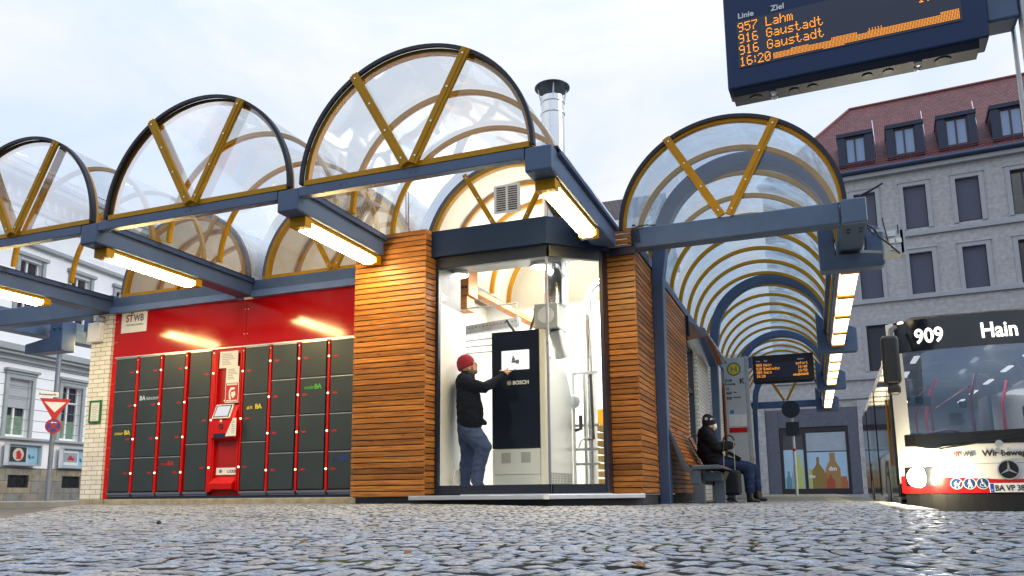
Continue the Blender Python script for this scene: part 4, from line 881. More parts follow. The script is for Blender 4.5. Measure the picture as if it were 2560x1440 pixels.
KS = float(np.linalg.norm(pY(1200, 1000, MY)-pY(1201, 1000, MY)))/3.892    # metres per crop pixel
R = lambda px: px*KS
pr = []
A = lambda p, q, ra, rb, m_: pr.append((p, q, R(ra), R(rb), m_))
SK, JK, JN, SH, BD = 0, 1, 2, 3, 4
# head: skull, face, nose, ear, beard
A(mp_(262, 190), mp_(275, 225), 66, 60, SK); A(mp_(320, 200), mp_(330, 250), 34, 32, SK); A(mp_(352, 188), mp_(362, 214), 7, 10, SK); A(mp_(284, 238, -.078), mp_(288, 254, -.075), 9, 7, SK)
A(mp_(318, 262), mp_(342, 268), 34, 26, BD); A(mp_(300, 250, -.03), mp_(318, 270, -.02), 32, 28, BD); A(mp_(300, 250, .03), mp_(318, 270, .02), 32, 28, BD); A(mp_(352, 232), mp_(354, 240), 10, 10, BD)
A(mp_(262, 270), mp_(262, 320), 46, 52, SK)
# torso
A(mp_(258, 310), mp_(262, 330), 62, 78, JK)
for dy in (-.10, .10): A(mp_(250, 370, dy), mp_(270, 500, dy), 92, 104, JK); A(mp_(275, 520, dy), mp_(292, 640, dy), 110, 122, JK); A(mp_(292, 640, dy), mp_(296, 745, dy), 122, 118, JK)
A(mp_(250, 360, -.20), mp_(260, 380, -.2), 58, 62, JK); A(mp_(250, 360, .20), mp_(260, 380, .2), 58, 62, JK)
A(mp_(400, 745), mp_(432, 768), 26, 22, JK)
# near arm reaching to the screen
A(mp_(272, 395, -.20), mp_(430, 425, -.14), 64, 50, JK); A(mp_(430, 425, -.14), mp_(600, 325, .24), 48, 33, JK); A(mp_(600, 322, .24), mp_(628, 298, .28), 33, 30, JK)
# far arm hanging
A(mp_(262, 395, .22), mp_(290, 560, .26), 56, 46, JK); A(mp_(290, 560, .26), mp_(360, 680, .24), 44, 34, JK); A(mp_(365, 690, .24), mp_(380, 730, .24), 22, 20, SK)
# hand with fingers holding a pen
A(mp_(632, 290, .275), mp_(655, 272, .29), 21, 22, SK)
A(mp_(645, 252, .29), mp_(660, 236, .31), 8, 7, SK); A(mp_(655, 240, .31), mp_(668, 232, .32), 6.5, 5.5, SK)
A(mp_(660, 262, .28), mp_(676, 252, .30), 8, 7, SK); A(mp_(662, 274, .275), mp_(676, 272, .29), 8, 7, SK); A(mp_(660, 286, .275), mp_(668, 288, .29), 7, 6, SK); A(mp_(634, 270, .28), mp_(622, 252, .29), 8, 6, SK)
# hips and legs
for dy in (-.09, .09): A(mp_(285, 770, dy), mp_(285, 830, dy), 112, 104, JN)
A(mp_(262, 840, .10), mp_(272, 1060, .11), 88, 66, JN); A(mp_(272, 1060, .11), mp_(238, 1350, .12), 66, 54, JN)
A(mp_(300, 850, -.10), mp_(425, 1000, -.08), 96, 72, JN); A(mp_(425, 1000, -.08), mp_(395, 1120, -.08), 70, 62, JN); A(mp_(395, 1120, -.08), mp_(360, 1335, -.08), 62, 54, JN)
A(mp_(345, 1372, -.08), mp_(415, 1380, -.08), 28, 22, SH); A(mp_(230, 1372, .12), mp_(290, 1384, .12), 28, 22, SH)
man = person('person', 'man in red beanie and dark jacket touching the boiler screen', pr, [SKIN, JACK, JEAN, SHOE, BEARD], (mp_(280, 1380)[0], MY, .29))
BEAN = mat('red_knit', srgb(150, 20, 44), .9, 0, .25, 18, .8, 160)
b = MB(); hc = mp_(252, 192); 
prof = [(R(80), -R(48)), (R(86), -R(30)), (R(87), 0), (R(80), R(36)), (R(60), R(66)), (R(32), R(82)), (R(4), R(86))]
b.lathe((0, 0, 0), prof, 28); v = np.array(b.v); th = math.radians(-16); c, s = math.cos(th), math.sin(th)
v = np.stack([c*v[:, 0]*1.0+s*v[:, 2], v[:, 1]*.92, -s*v[:, 0]+c*v[:, 2]], 1)+hc; b.v = [tuple(q) for q in v]; b.build('beanie', BEAN, man, smooth=True)
b = MB()
for dy in (-.07, .07): b.bar(mp_(290, 190, dy), mp_(345, 182, dy), .007, .004); 
for dy in (-.035, .035):
    q = mp_(350, 188, dy); b.tube([q+np.array([0, .025*math.cos(a_), .02*math.sin(a_)]) for a_ in np.linspace(0, 2*math.pi, 13)], .0035, 5, False)
b.build('glasses', BLACK, man)
b = MB(); b.tube([mp_(580, 258, .27), mp_(690, 268, .29)], .006, 6); o = b.build('pen', WHITE, smooth=True); tag(o, 'white stylus pen held by the man in the red beanie', 'pen')
b = MB(); c0 = mp_(258, 322); b.lathe(c0-[0, 0, .03], [(R(58), 0), (R(60), R(28)), (R(54), R(30)), (R(52), 0)], 22); b.build('collar', JACK, man, smooth=True)
# ------------------------------------------------------------------ vaulted walkway on the right
TX, TR, TZ, TY0, TY1 = -.79, 1.365, 3.60, 9.765, 31.2
t_ = thing('walkway_vault', 'long clear barrel vault over the bus platform walkway', 'canopy', (TX, TY0, TZ))
b = MB(); b.sheet(TX, TZ, TR+.003, TY0+.05, TY1, 56, 22, .98); b.build('glazing', ACRYLT, t_, smooth=True)
b = MB(); b.disc(TX, TZ, TR-.01, TY0+.035, 56, .98, True); b.build('end_pane', ENDP, t_)
b = MB(); b.arc(TX, TZ, TR-.028, TR+.022, TY0-.02, TY0+.005, kz=.98); b.arc(TX, TZ, TR+.006, TR+.022, TY0+.006, TY0+.05, kz=.98); b.build('edge_trim', GASKET, t_, smooth=True)
ribs = [TY0+.05, 10.7, 11.6, 12.6, 13.55, 14.55, 15.55, 16.5, 17.45]+[18.5, 19.5, 20.5, 21.5, 22.55, 23.6]+[24.7, 25.7, 26.7, 27.75, 28.75, 29.75, 30.75]
for y in ribs:
    b = MB(); b.arc(TX, TZ, TR-.066, TR-.004, y-.040, y+.040, kz=.98); b.build('arch_rib', OCHRE, t_, smooth=True)
b = MB(); b.box(-2.04, .505, TY0, TY0+.22, 3.335, 3.61); b.build('front_beam', STEEL, t_, bev=.02, seg=3)
b = MB(); bo = MB(); vbrace(b, bo, TX-.02, 3.62, TY0-.01, TR); b.build('brace', OCHRE, t_); bo.build('bolts', SILVER, t_)
b = MB(); b.box(-2.04, .5, TY1, TY1+.2, 3.31, 3.56); b.build('end_beam', STEEL, t_, bev=.02)
b = MB(); bo = MB(); vbrace(b, bo, TX, 3.57, TY1+.0, TR, .09); b.build('brace', OCHRE, t_)
b = MB(); b.box(-2.12, -2.04, TY0+.25, TY1, 3.40, 3.62); b.box(.40, .47, 11.3, TY1, 3.52, 3.60); b.build('eaves_rail', STEEL, t_)
b = MB(); 
for k in range(6): b.tube([(-2.0+.02*k, TY0-.02-.004*k, 3.4), (-2.0+.015*k, TY0-.03, 3.6), (-1.9+.02*k, TY0-.01, 3.63), (-1.7, TY0+.02, 3.625-.004*k)], .006, 5)
o = b.build('cable_loop', BLACK, smooth=True); tag(o, 'bundle of black cables looped over the left end of the walkway front beam', 'cable')
# portal frames
fl = ['blue grey portal frame nearest to the camera, beside the slatted wall', 'blue grey portal frame second along the walkway', 'blue grey portal frame third along the walkway', 'blue grey portal frame at the far end of the walkway']
for k, fy_ in enumerate((10.9, 17.65, 24.2, 30.9)):
    t_ = thing('portal_frame', fl[k], 'frame', (-1.9, fy_, .03), group='portal frames of the walkway')
    y0, y1 = fy_, fy_+.22
    b = MB(); ro, ri = 1.30, 1.10; zc = 3.63; cx = -.66; n = 44
    po = [(cx-ro*math.cos(a_), zc+ro*math.sin(a_)) for a_ in np.linspace(0, math.pi*.93, n)]
    pi_ = [(cx-ri*math.cos(a_), zc+ri*math.sin(a_)) for a_ in np.linspace(0, math.pi*.93, n)]
    # left leg, arch, right arm down into the cranked hook
    poly = [(-1.985, .02)]+[(-1.985, 3.2)]+po+[(.60, 3.9), (.47, 3.60), (.47, 3.275), (.845, 3.275), (.845, 3.60), (.93, 3.63), (1.06, 3.57), (1.06, 3.10), (1.03, 3.07), (.30, 3.07), (.265, 3.10), (.265, 3.70)]
    poly = [(-1.985, .02), (-1.985, 3.3), (-1.96, 3.63)]+po[1:]+[(.58, 3.95)]
    vs = []; 
    # arch as quads between outer and inner lines
    outer = [(-1.985, .02), (-1.985, 1.5), (-1.985, 3.2)]+po; inner = [(-1.84, .02), (-1.84, 1.5), (-1.82, 3.2)]+[(cx-(ri)*math.cos(a_), zc+ri*math.sin(a_)) for a_ in np.linspace(0, math.pi*.93, n)]
    outer += [(.655, 3.66), (.47, 3.60)][:0]; m_ = len(outer)
    for (ox, oz), (ix, iz) in zip(outer, inner): vs += [(ox, y0, oz), (ix, y0, iz), (ix, y1, iz), (ox, y1, oz)]
    fs = []
    for i in range(m_-1):
        for j in range(4): fs.append((i*4+j, i*4+(j+1) % 4, i*4+4+(j+1) % 4, i*4+4+j))
    fs += [(0, 1, 2, 3), tuple((m_-1)*4+j for j in (3, 2, 1, 0))]
    b.add(vs, fs); b.build('arch', STEEL, t_, bev=.012)
    b = MB(); hk = [(.27, 3.98), (.27, 3.10), (.30, 3.07), (1.03, 3.07), (1.06, 3.10), (1.06, 3.56), (.94, 3.63), (.845, 3.60), (.845, 3.275), (.47, 3.275), (.47, 3.75)]
    b.prism([(x, y0-.004, z) for x, z in hk], (0, .228, 0)); b.build('hook', STEEL, t_, bev=.015, seg=3)
    b = MB()
    for z in (3.0, 3.1, 3.3, 3.42):
        b.lathe((-1.838, fy_+.06, z), [(.016, 0), (.016, .012)], 8, 'x'); b.lathe((-1.838, fy_+.16, z), [(.016, 0), (.016, .012)], 8, 'x')
    for z in (3.33, 3.5): b.lathe((.462, fy_+.1, z), [(.03, 0), (.03, .02)], 8, 'x'); b.lathe((.83, fy_+.1, z), [(.03, 0), (.03, .02)], 8, 'x')
    b.build('bolts', STEELD, t_)
t_ = thing('walkway_beam', 'long blue grey beam carried in the hooks beside the walkway', 'beam', (.66, 9.73, 3.36))
b = MB(); b.box(.517, .805, 9.73, 31.1, 3.31, 3.625); b.build('box_section', STEEL, t_, bev=.025, seg=3)
b = MB()
for x in (.60, .74):
    for y in (9.95, 10.07): b.box(x-.022, x+.022, y, y+.05, 3.304, 3.3095)
b.build('slots', BLACK, t_)
TL = emis('walkway_tube', (1.0, .86, .58), 5.0)
segs = [(11.35, 17.45), (18.05, 24.0), (24.6, 30.7)]
for k, (ya, yb) in enumerate(segs):
    t_ = thing('strip_light', ['lit strip light nearest along the walkway beam', 'lit strip light in the middle of the walkway beam', 'lit strip light farthest along the walkway beam'][k], 'lamp', (.66, ya, 3.2), group='strip lights along the walkway')
    b = MB(); b.box(.535, .79, ya, yb, 3.235, 3.305); n = 4; st = (yb-ya)/n
    for i in range(n+1): y = min(ya+i*st, yb-.16); b.box(.54, .785, y, y+.16, 3.15, 3.234)
    b.build('housing', OCHRE, t_)
    for i in range(n):
        b = MB(); b.box(.548, .777, ya+i*st+.162, ya+(i+1)*st-.004 if i < n-1 else yb-.164, 3.175, 3.233); b.build('diffuser', TL, t_)
    b = MB(); b.box(.50, .532, ya, yb, 3.20, 3.30); b.build('conduit', STEELD, t_)
# control cabinet with aerials and cables
q = pY(2212, 640, 10.6)
t_ = thing('aerial_cabinet', 'small grey control cabinet with aerials on the walkway hook', 'cabinet', (q[0]+.1, 10.6, q[2]))
A_ = pY(2211.6, 637, 10.5); B_ = pY(2257, 572, 10.5)
b = MB(); b.box(A_[0], B_[0], 10.5, 10.72, A_[2], B_[2]); b.build('case', mat('light_grey', (.55, .60, .62), .45, 0, .05, 5), t_, bev=.006)
b = MB(); b.box(B_[0]-.035, B_[0]+.02, 10.5, 10.74, A_[2]-.005, B_[2]+.01); b.build('door_edge', GALV, t_)
w_, h_ = B_[0]-A_[0], B_[2]-A_[2]
b = MB()
for u, v in ((.22, .82), (.48, .82), (.40, .52), (.75, .52), (.40, .24)): b = MB(); b.box(A_[0]+w_*u-.03, A_[0]+w_*u+.03, 10.475, 10.499, A_[2]+h_*v-.03, A_[2]+h_*v+.03); b.build('module', WHITE, t_, bev=.004)
b = MB(); b.tube([(A_[0]+w_*.2, 10.47, A_[2]+h_*.55), (A_[0]+w_*.02, 10.46, B_[2]+.16)], .008, 6); b.tube([(A_[0]+w_*.75, 10.47, A_[2]+h_*.8), (A_[0]+w_*.74, 10.47, B_[2]+.05)], .008, 6)
b.build('aerial', BLACK, t_)
b = MB(); b.tube([pY(2168, 562, 10.3), pY(2188, 575, 10.4), pY(2195, 590, 10.4), pY(2225, 612, 10.45), pY(2250, 634, 10.49)], .01, 7); b.tube([pY(2166, 566, 10.3), pY(2185, 588, 10.4), pY(2190, 582, 10.4), pY(2178, 566, 10.4)], .008, 7); b.build('cable', BLACK, t_, smooth=True)
b = MB(); b.bar(pY(2178, 576, 10.75), pY(2214, 576, 10.75), .035, .01); b.bar(pY(2150, 628, 10.75), pY(2212, 630, 10.75), .035, .01); b.build('bracket', GALV, t_)
b = MB(); b.tube([pY(2148, 491, 9.9), pY(2176, 476, 9.9), pY(2206, 458, 9.9)], [.018, .014, .012], 8); o = b.build('rod_aerial', BLACK, smooth=True); tag(o, 'black rod aerial sticking up from the walkway beam end', 'aerial')

# wall behind the walkway: awning, windows, white bricks, dark doorway
W_T = thing('platform_building', 'white brick station wall with bright windows along the walkway', 'building', (-2.2, 20, .0))
b = MB(); b.box(-2.35, -2.02, 15.75, 17.5, .03, 3.3); b.box(-2.35, -2.02, 18.0, 20.3, .03, 3.3); b.build('brick_wall', BRW, W_T)
b = MB(); b.box(-2.30, -2.10, 14.14, 15.74, .03, .42); b.box(-2.35, -2.06, 20.31, 31, .03, 3.3); b.build('dark_wall', mat('dark_wall', srgb(70, 66, 66), .6, 0, .2, 2), W_T)
b = MB(); b.box(-2.22, -2.2, 14.16, 15.7, .5, 2.95); b.build('window', emis('bright_window', (.80, .92, .95), .85), W_T)
b = MB()
for y in (14.12, 15.66): b.box(-2.24, -2.10, y, y+.07, .42, 3.0)
for z in (.42, 2.1, 2.93): b.box(-2.24, -2.11, 14.191, 15.655, z, z+.07)
b.build('window_frame', BLACKNAVY, W_T)
b = MB(); b.box(-2.0, -1.66, 20.4, 21.6, .03, 2.9); b.build('timber_bay', WOODB, W_T)
b = MB(); b.box(-2.3, -1.93, 14.13, 14.19, 3.0, 3.36); b.build('fascia_end', NAVY, W_T)
prof = [(-2.03, 3.34), (-1.78, 3.16), (-1.66, 3.12), (-1.62, 3.0), (-1.60, 2.97), (-2.03, 2.90)]
b = MB(); b.prism([(x, 14.2, z) for x, z in prof], (0, 3.3, 0)); b.build('metal_eaves', mat('polished_steel', (.55, .58, .62), .12, 1.0, .1, 1.2, .5, 2.2), W_T, smooth=True)
# ------------------------------------------------------------------ bench
BM = mat('bench_metal', srgb(86, 98, 112), .4, .3, .12, 6)
t_ = thing('bench', 'bench with slatted wooden back and grey metal frame', 'bench', (-1.45, 12, .04))
by0, by1 = 11.0, 13.3; zg = .035
b = MB(); bk = [(-1.885, 1.10), (-1.85, 1.105), (-1.62, .56), (-1.54, .50), (-1.54, .45), (-1.60, .45), (-1.68, .54)]
for y in (by0, by0+.75, by0+1.5, by1-.03): b.prism([(x, y, z) for x, z in bk], (0, .035, 0))
b.build('back_support', BM, t_, bev=.004)
b = MB()
for k in range(9):
    q = k/8; a_ = np.array([-1.842+.225*q, 0, 1.05-.47*q]); nn = np.array([.92, 0, .38]); tt_ = np.array([.38, 0, -.92])
    for j in range(3): ya = by0+.04+j*.75; b.obox(a_+[0, ya+.36-.005, 0]+nn*.005, tt_*.025, (0, .352, 0), nn*.009)
b.build('backrest', WOODB, t_, bev=.003)
b = MB(); b.prism([(-1.56, by0, .55), (-1.20, by0, .555), (-1.12, by0, .52), (-1.12, by0, .50), (-1.56, by0, .49)], (0, .05, 0)); b.prism([(-1.16, by0+.051, .535), (-1.10, by0+.051, .515), (-1.10, by0+.051, .49), (-1.16, by0+.051, .50)], (0, by1-by0-.05, 0)); b.build('seat_frame', BM, t_, bev=.008)
b = MB()
for k in range(7): x = -1.53+k*.055; b.box(x, x+.042, by0+.052, by1, .515, .545)
b.build('seat', WOODB, t_, bev=.003)
b = MB(); b.box(-1.58, -1.45, by0+.02, by1, .30, .485); b.box(-1.449, -1.18, by0+.25, by0+.33, .34, .46); b.build('cross_beam', BM, t_, bev=.006)
for y, x in ((by0+.03, -1.54), (by0+.34, -1.30)):
    b = MB(); b.box(x, x+.14, y, y+.14, zg-.01, .338 if x > -1.4 else .299); b.build('leg', BM, t_, bev=.006)
b = MB(); b.prism([(-1.17, by0+.6, .48), (-1.10, by0+.95, .48), (-1.12, by0+.95, .47), (-1.32, by0+.75, .06), (-1.36, by0+.6, .06), (-1.36, by0+.6, .25)], (.0, .03, 0)); b.build('end_plate', mat('shiny_plate', srgb(150, 150, 148), .35, .7, .1, 4), t_)
b = MB(); yb = by1-.5; b.box(-1.5, -1.38, yb, yb+.14, zg-.01, .299); b.box(-1.28, -1.16, yb, yb+.14, zg-.01, .49); b.build('leg', BM, t_, bev=.006)
b = MB(); b.tube([(-1.62, 12.45, .70), (-1.78, 12.45, 1.02), (-1.70, 12.45, 1.07), (-1.5, 12.45, 1.0), (-1.46, 12.45, .7)], .014, 8); b.build('armrest', BM, t_, smooth=True)

# ------------------------------------------------------------------ seated person
SY = 12.25
def sp(x, y, dy=0.0): return pY(1730+x/5.76, 1020+y/5.76, SY+dy)
KS = float(np.linalg.norm(pY(1800, 1100, SY)-pY(1801, 1100, SY)))/5.76
pr = []
A(sp(240, 215), sp(255, 250), 78, 70, SK); A(sp(300, 230), sp(308, 285), 44, 40, SK); A(sp(345, 222), sp(352, 246), 9, 12, SK); A(sp(255, 262, -.085), sp(258, 285, -.085), 12, 9, SK); A(sp(230, 280), sp(225, 340), 66, 80, SK)
A(sp(210, 320), sp(215, 345), 92, 110, JK)
for dy in (-.11, .11): A(sp(205, 390, dy), sp(240, 560, dy), 134, 166, JK); A(sp(245, 600, dy), sp(300, 740, dy), 172, 162, JK); A(sp(330, 720, dy), sp(400, 760, dy), 120, 100, JK)
for sgn in (-1, 1):
    dy = .22*sgn; A(sp(205, 380, dy), sp(222, 410, dy), 84, 90, JK)
    A(sp(222, 420, dy), sp(345, 570, dy*1.05), 100, 86, JK); A(sp(345, 575, dy*1.05), sp(540, 535, dy*.45), 86, 62, JK); A(sp(540, 535, dy*.45), sp(575, 530, dy*.35), 52, 46, JK)
    A(sp(588, 535, dy*.30), sp(600, 555, dy*.2), 26, 24, SK)
    for f in range(4): A(sp(596+f*3, 520+f*14, dy*.3), sp(612+f*2, 530+f*14, dy*.12), 9, 8, SK)
    A(sp(585, 515, dy*.3), sp(602, 505, dy*.2), 10, 8, SK)
for sgn, kx, kz_, ax, az_ in ((-1, 810, 860, 835, 1180), (1, 880, 880, 930, 1150)):
    dy = .12*sgn
    A(sp(420, 800, dy), sp(kx, kz_, dy), 118, 86, JN); A(sp(kx, kz_, dy), sp(ax, az_, dy), 84, 72, JN)
    A(sp(ax, az_+10, dy), sp(ax+5, az_+120, dy), 56, 50, SH); A(sp(ax-5, az_+150, dy), sp(ax+130, az_+165, dy), 40, 30, SH)
SKIN2 = SKIN
JACK2 = mat('black_padded_jacket', srgb(17, 20, 28), .7, 0, .4, 16, .9, 20, spec=.15)
JEAN2 = mat('dark_denim', srgb(40, 52, 84), .85, 0, .35, 9, .9, 14, spec=.1)
sit = person('person', 'person in patterned knit hat and face mask sitting on the bench', pr, [SKIN2, JACK2, JEAN2, SHOE], (sp(300, 900)[0], SY, .04), voxel=.012)
KN = mat('dark_knit', srgb(24, 26, 40), .95, 0, .3, 20, .9, 150)
b = MB(); hc = sp(238, 205); prof = [(R(92), -R(58)), (R(100), -R(40)), (R(98), R(10)), (R(94), R(14)), (R(86), R(62)), (R(62), R(104)), (R(30), R(124)), (R(4), R(130))]
b.lathe((0, 0, 0), prof, 28); v = np.array(b.v); th = math.radians(-14); c, s = math.cos(th), math.sin(th)
v = np.stack([c*v[:, 0]+s*v[:, 2], v[:, 1]*.92, -s*v[:, 0]+c*v[:, 2]], 1)+hc; b.v = [tuple(q) for q in v]; hat = b.build('knit_hat', KN, sit, smooth=True)
b = MB()
for ph in (-55, -5, 42, 85):
    fr_ = math.radians(ph); p = hc+np.array([R(93)*math.sin(fr_)-R(12), -R(93)*.92*math.cos(fr_), R(44)-R(20)*math.sin(fr_)])
    for a_ in np.arange(0, math.pi, math.pi/4): d = (np.array([math.cos(fr_), math.sin(fr_), 0])*math.cos(a_)+np.array([0, 0, 1])*math.sin(a_))*R(26); b.bar(p-d, p+d, .007, .008, (math.sin(fr_), -math.cos(fr_), 0))
b.build('snow_pattern', WHITE, hat)
b = MB(); c0 = sp(318, 268); pts = []
b.lathe((0, 0, 0), [(R(52), 0), (R(50), R(22)), (R(36), R(40)), (R(10), R(46))], 18, 'x'); v = np.array(b.v); v[:, 2] *= .95; v[:, 1] *= 1.0; b.v = [tuple(q) for q in v+c0-[R(4), 0, 0]]; b.build('face_mask', WHITE, sit, smooth=True)
b = MB(); b.lathe(sp(220, 320), [(R(100), -R(24)), (R(98), R(20)), (R(84), R(34)), (R(78), 0)], 22); b.build('collar', JACK2, sit, smooth=True)
b = MB(); b.bar(sp(520, 640, -.12), sp(700, 740, -.1), .05, .2); b.build('jacket_hem', JACK2, sit)
# walking trolley with curved handle
t_ = thing('shopping_trolley', 'dark shopping trolley with curved black handle before the seated person', 'trolley', (sp(600, 1300)[0], 12.0, .04))
b = MB(); c0 = sp(525, 470, -.25); rr = R(75); pts = [sp(450, 620, -.25)]+[c0+np.array([-rr*math.cos(a_), 0, rr*math.sin(a_)]) for a_ in np.linspace(0, math.pi, 12)]
b.tube(pts, R(13), 10); b.build('handle', BLACK, t_, smooth=True)
b = MB(); b.tube([sp(600, 480, -.25), sp(640, 1320, -.25)], R(6), 8); b.tube([sp(455, 620, -.25), sp(470, 1320, -.25)], R(6), 8); b.build('rods', SILVER, t_)
b = MB(); b.box(sp(470, 1200)[0], sp(735, 1200)[0], 11.85, 12.12, sp(600, 1255)[2], sp(600, 900)[2]); b.build('bag', mat('bag_cloth', (.012, .014, .02), .8, 0, .3, 9, .4, 30), t_, bev=.05, seg=3)
b = MB(); cw = sp(555, 1370, -.25); b.tube([cw+np.array([-R(90)*math.cos(a_), 0, R(62)*math.sin(a_)]) for a_ in np.linspace(.1, math.pi-.1, 10)], R(11), 8); b.build('wheel_guard', BLACK, t_, smooth=True)
b = MB(); b.box(sp(270, 1200)[0], sp(330, 1200)[0], 12.5, 12.75, .05, .48); o = b.build('rucksack', BLACK, bev=.04, seg=3); tag(o, 'black bag standing under the bench behind its leg', 'bag')

# ------------------------------------------------------------------ LED departure boards
FONT = {'0': '01110 10001 10011 10101 11001 10001 01110', '1': '00100 01100 00100 00100 00100 00100 01110', '2': '01110 10001 00001 00010 00100 01000 11111', '4': '00010 00110 01010 10010 11111 00010 00010', '5': '11111 10000 11110 00001 00001 10001 01110', '6': '01110 10000 10000 11110 10001 10001 01110', '7': '11111 00001 00010 00100 01000 01000 01000', '9': '01110 10001 10001 01111 00001 00001 01110', ':': '00000 00100 00100 00000 00100 00100 00000', ' ': '00000 00000 00000 00000 00000 00000 00000',
'L': '10000 10000 10000 10000 10000 10000 11111', 'a': '00000 00000 01110 00001 01111 10001 01111', 'h': '10000 10000 10110 11001 10001 10001 10001', 'm': '00000 00000 11010 10101 10101 10101 10101', 'G': '01110 10001 10000 10111 10001 10001 01110', 'u': '00000 00000 10001 10001 10001 10011 01101', 's': '00000 00000 01111 10000 01110 00001 11110', 't': '01000 01000 11100 01000 01000 01001 00110', 'd': '00001 00001 01101 10011 10001 10001 01111', 'H': '10001 10001 10001 11111 10001 10001 10001', 'i': '00100 00000 01100 00100 00100 00100 01110', 'n': '00000 00000 10110 11001 10001 10001 10001', 'B': '11110 10001 10001 11110 10001 10001 11110', 'b': '10000 10000 10110 11001 10001 10001 11110', 'o': '00000 00000 01110 10001 10001 10001 01110', 'f': '00110 01001 01000 11100 01000 01000 01000', 'r': '00000 00000 10110 11001 10000 10000 10000'}
def led(mb, s, x, z, y, px_, pz_):
    for ch in s:
        for r, row in enumerate(FONT[ch].split()):
            for c_, v in enumerate(row):
                if v == '1':
                    cx, cz = x+(c_-(1.3 if ch == ':' else 0))*px_, z+(6-r)*pz_
                    mb.add([(cx+.52*px_*math.cos(a_), y, cz+.42*pz_*math.sin(a_)) for a_ in np.arange(6)*math.pi/3+.3], [tuple(range(6))])
        x += (3.4 if ch == ':' else 6)*px_
    return x
DISP = mat('display_housing', srgb(40, 58, 94), .45, 0, .08, 3, spec=.2)
LCD = mat('led_matrix', srgb(24, 34, 58), .35, 0, 0)
# dot grid texture of the unlit matrix
t = LCD.node_tree; bs = t.nodes['Principled BSDF']; tcx = t.nodes.new('ShaderNodeTexCoord'); vo = t.nodes.new('ShaderNodeTexChecker'); vo.inputs['Scale'].default_value = 210
vo.inputs['Color1'].default_value = (*srgb(20, 30, 52), 1); vo.inputs['Color2'].default_value = (*srgb(38, 50, 80), 1); t.links.new(tcx.outputs['Object'], vo.inputs['Vector']); t.links.new(vo.outputs[0], bs.inputs['Base Color'])
def board(label, P_bl, P_br, hgt, lines, head, bar, grid, hz, dep=.15, mtl=DISP, tilt=0.0):
    d = np.array([P_br[0]-P_bl[0], P_br[1]-P_bl[1]]); wd = np.linalg.norm(d); rot = math.atan2(d[1], d[0])
    t_ = thing('departure_board', label, 'display', P_bl, rot)
    t_.rotation_euler = (tilt, math.asin(-(P_br[2]-P_bl[2])/wd) if abs(P_br[2]-P_bl[2]) < .6 else 0, rot)
    b = MB(); b.prism([(0, 0, 0), (0, dep, -.0), (0, dep, hgt), (0, 0, hgt)], (wd, 0, 0)); b.build('housing', mtl, t_, local=True, bev=.008)
    b = MB(); b.prism([(.02, .012, -.001), (.02, .03, -.032), (.02, dep-.01, -.032), (.02, dep-.01, -.001)], (wd-.06, 0, 0)); u_ = b.build('underside', mat('display_dark', srgb(26, 34, 54), .5, 0, .1, 5), t_, local=True, bev=.003)
    b = MB()
    for q, r in ((.11, .032), (.27, .024), (.345, .024), (.56, .024), (.64, .024), (.84, .036)): b = MB(); b.lathe((wd*q, .085, -.0355), [(r, 0), (r, .0035)], 18); b.build('speaker_grille', BLACK, u_, local=True)
    b = MB()
    for q in (.185, .75):
        for y in (.06, .11): b = MB(); b.lathe((wd*q, y, -.046), [(.008, 0), (.014, .004), (.018, .013)], 12); b.build('downlight', SILVER, u_, local=True)
    px_, pz_, zr0, rsp, col2 = [q*wd for q in grid]; mx0, mx1, mz0, mz1 = wd*.052, wd*.915, zr0-pz_*1.5, zr0+rsp*3+pz_*8
    b = MB(); b.box(mx0, mx1, -.003, -.0005, mz0, mz1); mtx = b.build('matrix', LCD, t_, local=True)
    pit = pz_*.9; dot = pit*.42; x0 = wd*.060
    for i_, s in enumerate(lines):
        z = zr0+rsp*i_
        for s_, xx in ((s[0], x0), (s[1], x0+col2), (s[2], mx1-px_*6*len(s[2]))):
            if s_: b = MB(); led(b, s_, xx, z, -.0045, px_, pz_); b.build('led_text', LED, mtx, local=True)
    if bar:
        b = MB(); za = zr0+pz_*.5; xa, xb = wd*bar, mx1-pit
        k = 0; x = xa
        while x < xb:
            f = (x-xa)/(xb-xa); lo, hi = 0, 4
            if .1 < f < .2: hi = 5
            if .28 < f < .4: lo = -1
            if .33 < f < .47: hi = 6
            if .40 < f < .47: hi = 6
            if .52 < f < .6: hi = 7 if k % 2 == 0 else 5
            if f > .6: hi = 5
            if f > .90: hi = 7
            for r in range(lo, hi+1): b.add([(x+dot*.85*math.cos(a_), -.0045, za+pit*r*.97+dot*.85*math.sin(a_)) for a_ in np.arange(5)*math.pi*.4], [tuple(range(5))])
            x += pit*.97; k += 1
        b.build('led_band', LED, mtx, local=True)
    wt = mat('board_print', (.75, .77, .8), .5, 0, 0)
    for s, x in head: text(s, wd*.036, (wd*x, -.0015, wd*hz), (1, 0, 0), (0, 0, 1), wt, 'lettering', t_, bold=.001, local=True)
    return t_, wd
pb, pr_ = pD(1820, 225, 4.05), pD(2475, 90, 4.05)
dd = pr_-pb; 
